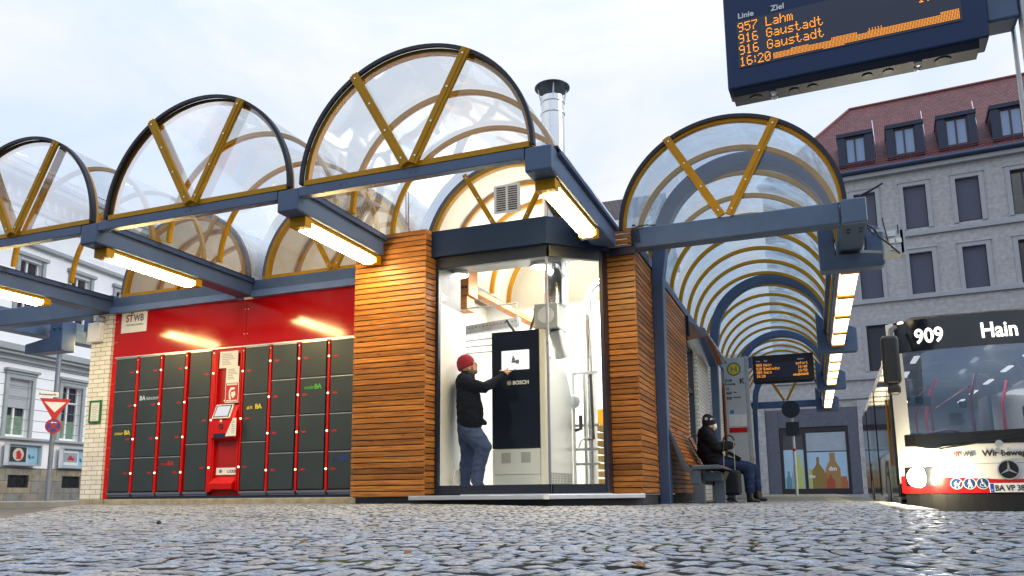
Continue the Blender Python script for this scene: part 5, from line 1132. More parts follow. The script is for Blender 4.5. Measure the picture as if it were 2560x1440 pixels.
# the near board hangs level in its long direction; its plane is square to the bus lane
dirv = ray(-2770, 1288.6-.0103*(-2770+3945)); dirv[2] = 0; dirv = -dirv/np.linalg.norm(dirv)
z_ = pb[2]; s_ = np.dot(dd, dirv)
rr2 = ray(2475, 90); tA = (z_-HC)/rr2[2]; pr2 = rr2*tA+CAM
pr2 = np.array([pr2[0], pr2[1], z_])
Lw = np.linalg.norm(pr2-pb); H1 = Lw*.46
bd, wd1 = board('big dark LED departure board hanging at the upper right', pb, pr2, H1, [('16:20', '', ''), ('916', 'Gaustadt', ''), ('916', 'Gaustadt', '17:05'), ('957', 'Lahm', '17:05')], (('Linie', .06), ('Ziel', .20), ('Abfahrt', .78)), .20, (.0049, .0064, .098, .0545, .118), .325)
fb = pY(1884, 957, 18.2); fr = pY(2037, 948, 18.2); fr[2] = fb[2]; LwF = np.linalg.norm(fr-fb); HF = LwF*.47
board('small black LED departure board beside the letter K stop sign', fb, fr, HF, [('16:20', '', ''), ('909', 'Hain', '16:50'), ('920', 'Bambados', '16:40'), ('909', 'Hain', 'sofort')], (('Linie', .06), ('Ziel', .19), ('Abfahrt', .74)), .66, (.0056, .0068, .085, .065, .125), .36, mtl=mat('black_housing', srgb(14, 18, 30), .4, 0, .05, 3))
# stop sign panels
def haltestelle(label, x0, x1, y, z0, z1, near=False):
    t_ = thing('bus_stop_sign', label, 'bus stop sign', ((x0+x1)/2, y, z0)); wd = x1-x0
    SGN = mat('sign_panel', srgb(176, 182, 190), .45, .2, .06, 3)
    b = MB(); b.box(x0, x1-.055*0, y, y+.07, z0+.02, z1); pn = b.build('panel', SGN, t_, bev=.004)
    b = MB(); b.box(x1+.001, x1+.08, y-.005, y+.09, z0, z1+.01); b.build('post', GALV, t_, bev=.01)
    yy = y-.004
    tl = lambda s, sz, u, z, bd=.001, sx=1.0: text(s, sz, (x0+wd*u, yy, z), (1, 0, 0), (0, 0, 1), INK, 'lettering', pn, bold=bd, sx=sx)
    cx, cz, rd = x0+wd*.48, z1-wd*.58, wd*.34
    GR = mat('sign_green', srgb(20, 130, 100), .45, 0, 0); YL = mat('sign_yellow', srgb(226, 176, 30), .45, 0, 0)
    b = MB(); b.arc(cx, cz, rd*.78, rd, y-.006, y-.001, 0, 2*math.pi, 40); b.box(cx-rd*.42, cx-rd*.26, y-.008, y-.005, cz-rd*.45, cz+rd*.45); b.box(cx+rd*.26, cx+rd*.42, y-.008, y-.005, cz-rd*.45, cz+rd*.45); b.box(cx-rd*.26, cx+rd*.26, y-.008, y-.005, cz-rd*.08, cz+rd*.08); b.build('ring_and_letter', GR, pn)
    b = MB(); b.disc(cx, cz, rd*.79, y-.003, 32); b.build('yellow_disc', YL, pn)
    zt = cz-rd-wd*.28
    tl('ZOB', wd*.17, .02, zt, .002); tl('Bussteig', wd*.15, .02, zt-wd*.17)
    tl('K' if not near else 'E', wd*.36, .72, zt-wd*.12, .006)
    if not near:
        tl('909', wd*.18, .05, zt-wd*.65, .002); tl('Hain', wd*.09, .40, zt-wd*.58); tl('920', wd*.18, .05, zt-wd*.9, .002); tl('Bambados', wd*.09, .40, zt-wd*.83)
        b = MB(); b.arc(x0+wd*.13, zt-wd*.38, wd*.06, wd*.08, y-.004, y-.001, 0, 2*math.pi, 20); b.box(x0+wd*.08, x0+wd*.18, y-.004, y-.001, zt-wd*.39, zt-wd*.36); b.build('green_mark', GR, pn)
        b = MB(); b.box(x0+wd*.2, x0+wd*.38, y-.004, y-.001, zt-wd*1.62, zt-wd*1.44); b.build('blue_mark', mat('mark_blue', srgb(50, 120, 180), .5, 0, 0), pn)
        b = MB(); b.box(x0+wd*.12, x0+wd*.97, y-.012, y-.001, zt-wd*2.25, zt-wd*1.66); b.build('timetable_case', mat('case_white', (.66, .68, .70), .3, 0, .05, 4), pn)
        b = MB(); b.box(x0+wd*.12, x0+wd*.97, y-.012, y-.001, zt-wd*2.55, zt-wd*2.32); b.build('red_strip', RED, pn)
    return t_
A_, B_ = pY(1808, 896, 18.0), pY(1869, 896, 18.0)
kst = haltestelle('grey bus stop sign with round green H and letter K', A_[0], B_[0]-.08, 18.0, .03, A_[2])
b = MB(); b.box(B_[0]+.005, fb[0]-.002, 18.1, 18.2, fb[2]+HF*.55, fb[2]+HF*.95); b.build('arm', STEEL, kst)
b = MB(); c_, s_n = math.cos(bd.rotation_euler[2]), math.sin(bd.rotation_euler[2])
arm0 = np.array([pr2[0], pr2[1], z_]); ex = np.array([c_, s_n, 0]); ey = np.array([-s_n, c_, 0])
b.obox(arm0+ex*.066+ey*.1+[0, 0, .16], ex*.065, ey*.07, (0, 0, .075)); arm_b = b
sgx = arm0+ex*.138
t_ = haltestelle('grey bus stop sign mast cut by the upper right picture edge', sgx[0], sgx[0]+.42, sgx[1]+.02, .0, z_+1.0, True); arm_b.build('arm', STEEL, t_, bev=.01); b = MB(); b.tube([(sgx[0]-.006, sgx[1]+.16, 0), (sgx[0]-.006, sgx[1]+.16, z_+.12)], .010, 8); b.build('rod', GALV, t_)
# ------------------------------------------------------------------ odds and ends on the platform
t_ = thing('display_stand', 'tall reflective display stand with red top beyond the bench', 'stand', (-1.0, 19.0, .03))
A_, B_ = pY(1836, 1240, 19), pY(1874, 1075, 19)
b = MB(); b.prism([(A_[0], 19, .03), (B_[0], 19, .03), (B_[0], 19, B_[2]), (A_[0], 19, B_[2]-.35)], (0, .12, 0)); b.build('panel', mat('striped_poster', srgb(206, 196, 160), .3, 0, .3, 1, stretch=(40, 1, .3)), t_)
b = MB(); b.box(B_[0]-.1, B_[0], 18.99, 18.998, B_[2]-.25, B_[2]-.05); b.box(B_[0]-.1, B_[0], 18.99, 18.998, B_[2]-.65, B_[2]-.4); b.build('black_fields', BLACK, t_)
b = MB(); b.box(B_[0]-.07, B_[0]-.01, 18.985, 18.989, B_[2]-.2, B_[2]-.08); b.box(B_[0]-.07, B_[0]-.01, 18.985, 18.989, B_[2]-.62, B_[2]-.45); b.build('red_fields', RED, t_)
t_ = thing('sandwich_board', 'orange framed sandwich board standing beyond the seated person', 'sign', (float(pY(1895, 1235, 22)[0]), 22, .03))
x0, x1 = float(pY(1884, 1235, 22)[0]), float(pY(1906, 1235, 22)[0]); zt = float(pY(1890, 1125, 22)[2])
ORG = mat('orange_wood', srgb(190, 110, 40), .5, 0, .15, 5)
b = MB(); b.bar((x0-.05, 22, zt-.1), (x1, 21.8, .03), .05, .05); b.bar((x0-.3, 22, zt-.1), (x0-.2, 21.8, .03), .05, .05); b.bar((x0-.3, 22, .35), (x1-.04, 21.95, .35), .05, .05); b.build('frame', ORG, t_)
b = MB(); b.lathe((x0-.12, 22.02, zt-.22), [(.2, 0), (.2, .05)], 20, 'y'); b.build('round_head', mat('sign_yellow', (0, 0, 0)), t_)
b = MB(); b.prism([(x0-.28, 22.02, zt-.25), (x0-.04, 22.02, zt-.25), (x1-.08, 21.92, .36), (x0-.22, 21.92, .36)], (0, .03, 0)); b.build('panel', BLACK, t_)
px = pD(1993, 1238, 27.5); tp = pD(1980, 1013, 27.5)
t_ = thing('traffic_sign', 'round traffic sign seen from behind on a white pole', 'traffic sign', (px[0], px[1], 0))
b = MB(); b.tube([(px[0], px[1], 0), (px[0], px[1], 3.25)], .05, 10); b.build('pole', mat('pole_white', (.6, .6, .6), .4), t_, smooth=True)
b = MB(); b.lathe((px[0], px[1], 1.58), [(.053, 0), (.053, .1)], 10); b.build('red_band', RED, t_)
zc = float(pD(1982, 1020, 27.5)[2]); b = MB(); b.lathe((px[0]-.02, px[1]-.08, zc), [(.31, 0), (.31, .02)], 28, 'y'); b.build('disc', mat('sign_back', srgb(44, 52, 62), .5, .3, .1, 4), t_)
b = MB(); b.box(px[0]-.22, px[0]+.22, px[1]-.08, px[1]-.06, zc-.95, zc-.45); b.build('plate', MATS['sign_back'], t_)

# left-hand walkway glimpsed past the brick pier
t_ = thing('side_walkway', 'blue walkway steelwork seen to the left of the brick pier', 'frame', (-14, 13, 3.1))
yl = float(pZ(116, 802, 3.335)[1])
b = MB(); b.box(-26, px1-.05, yl, yl+.25, 3.335, 3.66); b.build('cross_beam', STEEL, t_, bev=.02)
A_ = pY(60, 885, yl+1.2); B_ = pY(158, 800, yl+1.2)
b = MB(); hy = yl+1.2; x0, x1 = A_[0], B_[0]; z0 = A_[2]; b.prism([(x0, hy, z0), (x1, hy, z0), (x1, hy, 3.7), (x1-.35, hy, 3.7), (x1-.35, hy, z0+.3), (x0+.15, hy, z0+.22), (x0, hy, z0+.2)], (0, .32, 0)); b.build('hook', STEEL, t_, bev=.02)
b = MB()
for z in (z0+.45, z0+.7): b.lathe((x1-.2, hy-.02, z), [(.035, 0), (.02, -.02)], 10, 'y')
for z in (z0+.45, z0+.7): b.lathe((x1-.06, hy-.02, z), [(.03, 0), (.03, .01)], 10, 'y')
b.build('bolts', STEELD, t_)
b = MB(); b.box(x1-.9, x1-.55, yl+.26, hy+9, z0+.35, z0+.75); b.box(x1+.1, x1+.42, yl+1.6, yl+8, z0+.45, z0+.85); b.build('long_beam', STEEL, t_)
c0 = pY(196, 876, yl+2)
t_ = thing('tube_lamp', 'lit tube lamp glimpsed between brick pier and street sign pole', 'lamp', (c0[0], yl+2, c0[2]))
b = MB(); b.box(x1+.12, x1+.40, yl+1.65, yl+5, z0+.34, z0+.449); b.build('housing', OCHRE, t_)
b = MB(); b.box(x1+.15, x1+.37, yl+1.85, yl+4.8, z0+.27, z0+.339); b.build('diffuser', LAMP, t_)
# ------------------------------------------------------------------ city bus
ZR = -.36
p0 = pD(2257, 1230, 10.75); p1 = pD(2176, 1200, 21.8)
d_ = np.array([p1[0]-p0[0], p1[1]-p0[1]]); BL = np.linalg.norm(d_); brot = math.atan2(d_[1], d_[0])-math.pi/2
brot *= .75
BUS = thing('bus', 'white city bus on route 909 Hain with one bright headlight', 'bus', (p0[0], p0[1], ZR), brot)
WB, HB, LBs = 2.58, 3.02, 12.0
BWH = mat('bus_white', (.74, .74, .73), .25, 0, .04, 2, coat=.5)
BRD = mat('bus_red', srgb(186, 24, 28), .28, 0, .05, 2, coat=.4)
BBK = mat('bus_black', (.010, .012, .016), .12, 0, 0, spec=.6)
def yf(x, z):
    u = (x-WB/2)/(WB/2); y = .20*u*u+.16*u**6
    if z > 1.05: y += .20*((z-1.05)/2.0)**2
    return y
def patch(x0, x1, z0, z1, off, nx=14, nz=6, zf=None, th=None):
    b = MB(); vs = []
    for j in range(nz+1):
        for i in range(nx+1):
            x = x0+(x1-x0)*i/nx; za, zb = (z0, z1) if zf is None else zf(x); z = za+(zb-za)*j/nz
            vs.append((x, yf(x, z)-off, z))
    b.add(vs, [(j*(nx+1)+i, j*(nx+1)+i+1, (j+1)*(nx+1)+i+1, (j+1)*(nx+1)+i) for j in range(nz) for i in range(nx)])
    return b
# shell: side, roof, rear as one swept body starting just behind the front
ring = [(0.0, .34), (0.0, 1.0), (.02, 2.2), (.05, 2.72), (.14, 2.93), (.34, 3.02), (WB-.34, 3.02), (WB-.14, 2.93), (WB-.05, 2.72), (WB-.02, 2.2), (WB, 1.0), (WB, .34)]
b = MB(); vs = []; ysx = [0, 1.0, LBs]
for k, y in enumerate(ysx):
    for x, z in ring:
        yy = y if k else yf(x, z)+.03
        vs.append((x, yy, z))
m_ = len(ring)
fs = [(k*m_+i, k*m_+(i+1), (k+1)*m_+i+1, (k+1)*m_+i) for k in range(len(ysx)-1) for i in range(m_-1)]+[tuple((len(ysx)-1)*m_+i for i in range(m_))]
b.add(vs, fs); b.build('body', BWH, BUS, local=True, smooth=True)
b = MB(); b.box(.1, WB-.1, .6, LBs-.2, .28, .36); b.build('chassis', BLACK, BUS, local=True)
# front panels
patch(.0, WB, .62, 1.16, .035, 20, 8, zf=lambda x: (.64, 1.20)).build('front_panel', BWH, BUS, local=True, smooth=True)
patch(.02, WB-.02, .40, .72, .048, 20, 5, zf=lambda x: (.50, .67+.07*min(1, abs(x-WB/2)/1.2))).build('front_skirt', BRD, BUS, local=True, smooth=True)
patch(.06, WB-.06, .24, .499, .03, 16, 3).build('bumper', BLACK, BUS, local=True)
patch(.10, WB-.10, 1.02, 1.17, .05, 20, 3, zf=lambda x: (1.15-.05*math.exp(-((min(x, WB-x)-.42)/.14)**2), 1.31)).build('wiper_panel', BBK, BUS, local=True, smooth=True)
WSG = glass('bus_windscreen', (.50, .56, .64), .30, .16, (.16, .30, .55), .02, 0, (.50, .68, 1.0))  # blue haze colour stands in for sky reflected by the screen
patch(.17, WB-.17, 1.26, 2.50, .036, 18, 10).build('windscreen', WSG, BUS, local=True, smooth=True)
dp = patch(.10, WB-.10, 2.49, 2.96, .045, 18, 4).build('destination_box', BBK, BUS, local=True, smooth=True)
for s in (0, 1):
    x0, x1 = ((.0, .172), (WB-.172, WB))[s]
    patch(x0, x1, 1.10, 2.96, .04, 3, 10).build('pillar', BWH, BUS, local=True, smooth=True)
# roof dome and lamp
b = MB(); b.lathe((.20, yf(.2, 2.95)-.02, 2.93), [(.05, 0), (.05, .02), (.02, .035)], 12); b.build('roof_lamp', MATS['indicator'], BUS, local=True)
# writing: laid on the front surface
def ftext(s, size, x, z, m, par, bold=.002, off=.052, sx=1.0):
    o = text(s, size, (x, 0, z), (1, 0, 0), (0, 0, 1), m, 'lettering', par, bold=bold, sx=sx, local=True)
    for v in o.data.vertices: v.co.y += yf(v.co.x, v.co.z)-off
    return o
ftext('909', .30, .34, 2.60, LEDW, dp, .006, .06, .80)
ftext('Hain', .30, 1.14, 2.60, LEDW, dp, .006, .06, .80)
ftext('Wir bewegen Bamberg', .105, .99, .985, INK, BUS, .004, .060, 1.05)
rd = MATS['logo_red']
ftext('ST', .085, .66, .985, rd, BUS, .002, .058, .9); ftext('WB', .085, .765, .985, MATS['logo_grey'], BUS, .004, .058, .85)
# round pictograms
BLU = mat('picto_blue', srgb(36, 70, 130), .4, 0, 0)
for k in range(3):
    cx, cz = .66+.15*k, .625; y = yf(cx, cz)-.056
    b = MB(); b.arc(cx, cz, .068, .076, y-.003, y+.003, 0, 2*math.pi, 26); r_ = b.build('pictogram', WHITE, BUS, local=True)
    b = MB(); b.disc(cx, cz, .068, y, 26); b.build('disc', BLU, r_, local=True)
    b = MB(); yy = y-.004
    if k == 0:
        b.arc(cx, cz+.005, 0, .035, yy-.002, yy, math.pi, 2*math.pi, 12); b.bar((cx+.03, yy, cz+.005), (cx+.045, yy, cz+.03), .008, .002); b.prism([(cx-.03, yy, cz+.01), (cx+.0, yy, cz+.01), (cx-.0, yy, cz+.04)], (0, -.002, 0))
        for s in (-.02, .02): b.arc(cx+s, cz-.042, 0, .010, yy-.002, yy, 0, 2*math.pi, 10)
    if k == 1:
        b.arc(cx, cz+.042, 0, .012, yy-.002, yy, 0, 2*math.pi, 12); b.bar((cx, yy, cz+.028), (cx, yy, cz-.01), .026, .002); b.bar((cx-.004, yy, cz-.01), (cx-.02, yy, cz-.055), .011, .002); b.bar((cx+.004, yy, cz-.01), (cx+.018, yy, cz-.055), .011, .002); b.bar((cx+.012, yy, cz+.02), (cx+.034, yy, cz-.05), .006, .002); b.bar((cx-.012, yy, cz+.024), (cx-.024, yy, cz-.01), .009, .002)
    if k == 2:
        b.arc(cx-.004, cz-.018, .024, .031, yy-.002, yy, math.pi*.7, 2*math.pi, 16); b.arc(cx-.012, cz+.045, 0, .010, yy-.002, yy, 0, 2*math.pi, 10); b.bar((cx-.010, yy, cz+.034), (cx-.004, yy, cz-.008), .012, .002); b.bar((cx-.004, yy, cz-.006), (cx+.022, yy, cz-.008), .010, .002); b.bar((cx+.02, yy, cz-.008), (cx+.034, yy, cz-.045), .010, .002); b.bar((cx-.006, yy, cz+.015), (cx+.018, yy, cz+.013), .007, .002)
    b.build('symbol', WHITE, r_, local=True)
# star emblem
cx, cz = WB/2-.02, .80; y = yf(cx, cz)-.05
b = MB(); b.disc(cx, cz, .125, y, 36); em = b.build('emblem', BBK, BUS, local=True)
b = MB(); b.arc(cx, cz, .115, .132, y-.012, y-.001, 0, 2*math.pi, 36)
for a_ in (math.pi/2, math.pi*7/6, math.pi*11/6):
    d2 = np.array([math.cos(a_), math.sin(a_)]); n2 = np.array([-d2[1], d2[0]])
    q = [(cx+n2[0]*.016, y-.010, cz+n2[1]*.016), (cx+d2[0]*.117, y-.010, cz+d2[1]*.117), (cx-n2[0]*.016, y-.010, cz-n2[1]*.016)]; b.prism(q, (0, .008, 0))
b.build('star', SILVER, em, local=True)
b = MB(); b.disc(cx-.08, 1.145, .045, yf(cx, 1.1)-.07, 20); b.build('badge', SILVER, BUS, local=True)
# licence plate
y = yf(1.3, .5)-.062; x0 = 1.03
b = MB(); b.box(x0, x0+.56, y, y+.012,   .505, .625); pl = b.build('licence_plate', WHITE, BUS, local=True, bev=.004)
b = MB(); b.box(x0+.006, x0+.05, y-.002, y-.0005, .51, .62); b.build('blue_strip', mat('plate_blue', srgb(30, 70, 170), .5, 0, 0), pl, local=True)
text('BA VP 38', .105, (x0+.06, y-.002, .528), (1, 0, 0), (0, 0, 1), INK, 'lettering', pl, bold=.002, sx=.82, local=True)
text('D', .035, (x0+.016, y-.003, .525), (1, 0, 0), (0, 0, 1), WHITE, 'lettering', pl, sx=.9, local=True)
# headlights: the near one lit
HEAD = emis('headlight', (1.0, .90, .62), 90)
for s in (0, 1):
    x = (.24, WB-.24)[s]; y = yf(x, .75)
    patch(x-.17, x+.17, .60, .86, .05, 6, 4).build('headlight', BBK if s else CHROME, BUS, local=True, smooth=True)
    b = MB(); b.lathe((x-.02, y-.062, .72), [(.03, -.03), (.125, -.012), (.14, .012)], 22, 'y'); b.build('lens', HEAD if not s else SILVER, BUS, local=True)
c, s = math.cos(brot), math.sin(brot)
loc = np.array([p0[0]+c*.22-s*(-.2), p0[1]+s*.22+c*(-.2), ZR+.72])
spl = bpy.data.lights.new('headlight_beam', 'SPOT'); spl.energy = 420; spl.spot_size = math.radians(95); spl.spot_blend = 1.0; spl.color = (1, .93, .75); spl.shadow_soft_size = .08
spo = bpy.data.objects.new('headlight_beam', spl); scene.collection.objects.link(spo); spo.location = loc
spo.rotation_euler = (Vector((-.6, -6.5, .05))-Vector((0, 0, 0))).to_track_quat('-Z', 'Y').to_euler()
pl_ = bpy.data.lights.new('headlight_glow_fill', 'POINT'); pl_.energy = 70; pl_.color = (1, .86, .52); pl_.shadow_soft_size = .05  # added point lamp before the lens, imitating headlight glow on the bus front
po_ = bpy.data.objects.new('headlight_glow_fill', pl_); scene.collection.objects.link(po_); po_.location = np.array([p0[0]+c*.24+s*.34, p0[1]+s*.24-c*.34, ZR+.74])
for xa, xb, za, zb in ((.50, .507, .52, 1.14), (WB-.507, WB-.50, .52, 1.14), (.18, WB-.18, .885, .889)):
    patch(xa, xb, za, zb, .0385, 1 if xb-xa < .1 else 18, 6).build('panel_gap', BLACK, BUS, local=True)
# mirrors, wiper
b = MB(); b.box(-.13, .09, -.36, -.16, 1.98, 2.66); b.build('mirror', mat('mirror_black', (.03, .03, .033), .4, 0, .1, 5), BUS, local=True, bev=.06, seg=4)
b = MB(); b.box(-.09, .07, -.34, -.18, 1.84, 1.97); b.build('mirror', MATS['mirror_black'], BUS, local=True, bev=.04, seg=3)
b = MB(); b.tube([(.0, -.2, 2.62), (.03, -.02, 2.78), (.1, .15, 2.85)], .035, 8); b.build('mirror_arm', MATS['mirror_black'], BUS, local=True, smooth=True)
b = MB(); b.bar((.95, yf(.95, 1.3)-.07, 1.30), (2.1, yf(2.1, 1.33)-.07, 1.34), .03, .02); b.bar((.5, yf(.5, 1.12)-.09, 1.10), (1.5, yf(1.5, 1.2)-.09, 1.24), .022, .02); b.build('wiper', BLACK, BUS, local=True)
# side: windows, door, wheels
SGL = mat('bus_side_glass', srgb(58, 62, 66), .06, 0, .1, .4, spec=.8)
b = MB(); b.box(-.012, .0, 1.75, LBs-.3, 1.16, 2.44); b.build('side_glass', SGL, BUS, local=True)
dr = MB(); dr.box(-.022, -.001, .42, 1.66, .45, 2.60); dd_ = dr.build('door', BBK, BUS, local=True, bev=.01)
b = MB()
for y in (.47, 1.06): b.box(-.03, -.023, y, y+.5, .62, 2.5)
b.build('pane', SGL, dd_, local=True)
b = MB(); b.tube([(-.05, .95, .9), (-.05, .95, 1.9)], .015, 6); b.build('handle', OCHRE, dd_, local=True)
b = MB()
for y in (5.0, 6.2, 9.0, 10.1): b = MB(); b.box(-.024, -.013, y, y+1.15, .45, 2.5); b.build('door_leaf', BBK, BUS, local=True)
for y in (2.7, 8.6):
    for x in (.13, WB-.13):
        b = MB(); b.lathe((x, y, .49), [(.36, -.14), (.485, -.10), (.485, .10), (.36, .14)], 28, 'x'); wh = b.build('wheel', mat('tyre', (.012, .012, .013), .8, 0, .1, 10), BUS, local=True, smooth=True)
        b = MB(); b.lathe((x, y, .49), [(.1, -.15), (.30, -.145), (.30, .145), (.1, .15)], 22, 'x'); b.build('rim', GALV, wh, local=True)
    b = MB(); b.arc(0, 0, .5, .56, 0, .01, 0, math.pi, 20); v = np.array(b.v); b.v = [(-.02+q[1], y+q[0], .49+q[2]) for q in v]; b.build('wheel_arch', BLACK, BUS, local=True)
# interior
b = MB(); b.box(.12, WB-.12, .6, LBs-.3, .40, .44); b.build('floor', mat('bus_floor', (.1, .1, .11), .6), BUS, local=True)
b = MB(); b.prism([(.2, .28, 1.12), (.2, .9, 1.16), (.2, .9, .7), (.2, .28, .7)], (WB-.4, 0, 0)); b.build('dashboard', mat('dash_black', (.02, .022, .026), .6), BUS, local=True)
RP = mat('red_handrail', srgb(196, 40, 54), .35, 0, .05, 5)
b = MB()
for x, y in ((.62, 1.7), (.70, 3.2), (1.15, 1.5), (.66, 4.5), (1.75, 2.6)): b.tube([(x, y, .45), (x+.02, y, 1.2), (x+.0, y, 1.9), (x+.12, y+.1, 2.3)], .025, 8)
b.tube([(.62, 1.7, 2.15), (.66, 4.5, 2.2)], .02, 8); b.tube([(1.15, 1.5, 2.1), (1.2, 6, 2.2)], .02, 8); b.tube([(.4, 1.0, 1.35), (.75, 1.1, 1.42), (.9, 1.2, 1.4)], .022, 8)
b.build('handrail', RP, BUS, local=True, smooth=True)
b = MB()
for y in (3.6, 4.4, 5.2, 7, 8): 
    for x in (.25, .7, 1.5, 1.95): b.box(x, x+.42, y, y+.08, .9, 1.55); b.box(x, x+.42, y-.4, y, .85, .92)
b.build('seat', mat('bus_seat', srgb(60, 66, 84), .8, 0, .2, 8), BUS, local=True, bev=.03)
b = MB(); b.box(1.75, 2.2, 1.15, 1.25, .9, 1.75); b.build('driver_seat', MATS['bus_seat'], BUS, local=True, bev=.04)
b = MB(); b.box(1.28, 1.32, .9, 1.7, .9, 1.9); b.build('driver_screen', mat('pale_screen', (.45, .46, .46), .4), BUS, local=True)
b = MB(); [b.box(x, x+.08, y, y+.7, 2.62, 2.64) for x in (.45, WB-.53) for y in (1.6, 3.4, 5.2, 7.0, 8.8)]; b.build('ceiling_strip', emis('bus_strip', (1, .97, .9), 1.6), BUS, local=True)
b = MB(); b.box(.15, .5, .5, .7, 1.75, 1.88); b.box(.95, 1.05, 1.2, 1.25, 1.75, 1.85); b.build('ticket_unit', BLACK, BUS, local=True, bev=.01)

for yy_ in (2.2, 5.5, 8.8):
    q_ = np.array([WB/2, yy_]); il = bpy.data.lights.new('bus_ceiling_light', 'AREA'); il.shape = 'RECTANGLE'; il.size = 1.6; il.size_y = 1.2; il.energy = 26; il.color = (1, .95, .86)
    io = bpy.data.objects.new('bus_ceiling_light', il); scene.collection.objects.link(io); io.location = (p0[0]+c*q_[0]-s*q_[1], p0[1]+s*q_[0]+c*q_[1], ZR+2.6)
# ------------------------------------------------------------------ grey stone house behind the platform
RB0, RBR = np.array([4.793, 43.009, 0.0]), math.radians(-5.135)
HG = thing('stone_house', 'tall grey stone house with red tiled roof and dormers', 'building', RB0, RBR)
STN = brickmat('grey_stone', srgb(188, 187, 189), srgb(178, 177, 180), srgb(178, 177, 180), 2.3, .07, .006, .85, .12, 'xy', .37, .22)
TRIM = mat('pale_trim', srgb(176, 178, 184), .7, 0, .08, 3)
DSTN = mat('dark_granite', srgb(96, 100, 116), .45, 0, .2, 6, .1, 40)
DARKF = mat('window_dark', srgb(46, 42, 48), .45, 0, .05, 3)
SHUT = mat('roller_blind', srgb(84, 88, 108), .6, 0, .05, 2)
SKYG = mat('sky_glass', srgb(40, 48, 62), .03, 0, 0, spec=1.0)
S0, S1 = -11.3, 16
rows = [(13.28, 15.54, 13.06), (9.75, 12.0, 9.78)]
wins = [(-1.83, 0), (.5, 0), (2.84, 0), (5.18, 1), (7.5, 0), (9.85, 0), (12.2, 0)]
# wall with real openings: piers, spandrels
def wall_with_holes(mb, s0, s1, z0, z1, holes, y0, y1):
    holes = sorted(holes); zs = sorted({z0, z1, *[h[2] for h in holes], *[h[3] for h in holes]})
    for za, zb in zip(zs[:-1], zs[1:]):
        x = s0
        for h in holes:
            if h[2] < zb-1e-6 and h[3] > za+1e-6:
                if h[0] > x: mb.box(x, h[0], y0, y1, za, zb)
                x = h[1]
        if x < s1: mb.box(x, s1, y0, y1, za, zb)
holes = []
for zb, zt, lz in rows:
    for s_, ty in wins: holes.append((s_, s_+1.02, zb, zt))
for s_ in (-1.76, .6, 2.95, 5.3, 7.6): holes.append((s_, s_+1.0, 6.14, 8.49))
b = MB(); wall_with_holes(b, -6.4, S1, 4.1, 16.53, holes, 0, .35); b.box(-6.4, S1, .36, 10, 4.1, 16.4); b.box(S0-4, -6.401, .02, 8, 0.0, 7.6); b.box(-6.4, -2.6, .02, .3, 0, 4.099); b.build('wall', STN, HG, local=True)
for row, (zb, zt, lz) in enumerate(rows):
    for s_, ty in wins:
        b = MB(); f = .2
        b.box(s_-f, s_-.001, -.06, .10, zb-.02, zt+f); b.box(s_+1.021, s_+1.02+f, -.06, .10, zb-.02, zt+f); b.box(s_, s_+1.02, -.06, .10, zt+.001, zt+f); b.box(s_-f-.05, s_+1.02+f+.05, -.09, .1, zt+f+.001, zt+f+.04)
        wn = b.build('window', TRIM, HG, local=True)
        if ty == 0:
            b = MB(); b.box(s_+.03, s_+.99, .12, .16, zb+.05, zt); b.build('roller_blind', SHUT, wn, local=True)
            b = MB(); b.box(s_+.0, s_+1.02, .18, .22, zb, zt); b.build('recess', BLACK, wn, local=True)
            b = MB()
            for k in range(20): b.box(s_+.04+k*.048, s_+.052+k*.048, .02, .03, zb-.0, zb+.1)
            b.build('rail_spikes', BLACKNAVY, wn, local=True)
        else:
            b = MB(); b.box(s_+.05, s_+.97, .17, .2, zb+.05, zt-.05); b.build('pane', SKYG, wn, local=True)
            b = MB()
            for x in (0, .475, .95): b.box(s_+x, s_+x+.07, .12, .169, zb, zt)
            b.box(s_+.07, s_+.95, .125, .168, zt-.12, zt); b.box(s_+.07, s_+.95, .125, .168, zb, zb+.07); b.build('sash', DARKF, wn, local=True)
            b = MB(); b.box(s_+.02, s_+1.0, .02, .03, zb+.02, zb+.95); b.build('balustrade_glass', PANE, wn, local=True)
for s_ in (-1.76, .6, 2.95, 5.3, 7.6):
    b = MB(); zb, zt = 6.14, 8.49; f = .2
    b.box(s_-f, s_-.001, -.05, .10, zb, zt+f); b.box(s_+1.001, s_+1.0+f, -.05, .10, zb, zt+f); b.box(s_, s_+1.0, -.05, .10, zt+.001, zt+f); wn = b.build('window', TRIM, HG, local=True)
    b = MB(); b.box(s_+.05, s_+.95, .17, .2, zb+.05, zt-.05); b.build('pane', SKYG, wn, local=True)
    b = MB(); b.box(s_, s_+.1, .1, .169, zb, zt); b.box(s_+.9, s_+1.0, .1, .169, zb, zt); b.box(s_+.1, s_+.9, .1, .169, zt-.1, zt); b.box(s_+.1, s_+.9, .1, .169, zb, zb+.1); b.build('sash', DARKF, wn, local=True)
b = MB()
for z in (13.0, 9.74, 5.85, 4.9): b.box(-6.45, S1, -.12, .0-.001, z-.12, z+.12)
b.box(-6.5, S1, -.22, -.001, 16.33, 16.56); b.build('ledge', TRIM, HG, local=True, bev=.015)
b = MB(); b.tube([(-6.5, -.30, 16.70), (S1, -.30, 16.70)], .13, 10); b.build('gutter', mat('zinc_gutter', srgb(74, 86, 112), .4, .5, .1, 3), HG, local=True, smooth=True)
TILE = bpy.data.materials.new('red_tiles'); TILE.use_nodes = True; t = TILE.node_tree; bs = t.nodes['Principled BSDF']; n = t.nodes.new; l = t.links.new
tcx = n('ShaderNodeTexCoord'); sp_ = n('ShaderNodeSeparateXYZ'); l(tcx.outputs['Object'], sp_.inputs[0]); ad = n('ShaderNodeMath'); ad.operation = 'ADD'; l(sp_.outputs[0], ad.inputs[0]); l(sp_.outputs[1], ad.inputs[1])
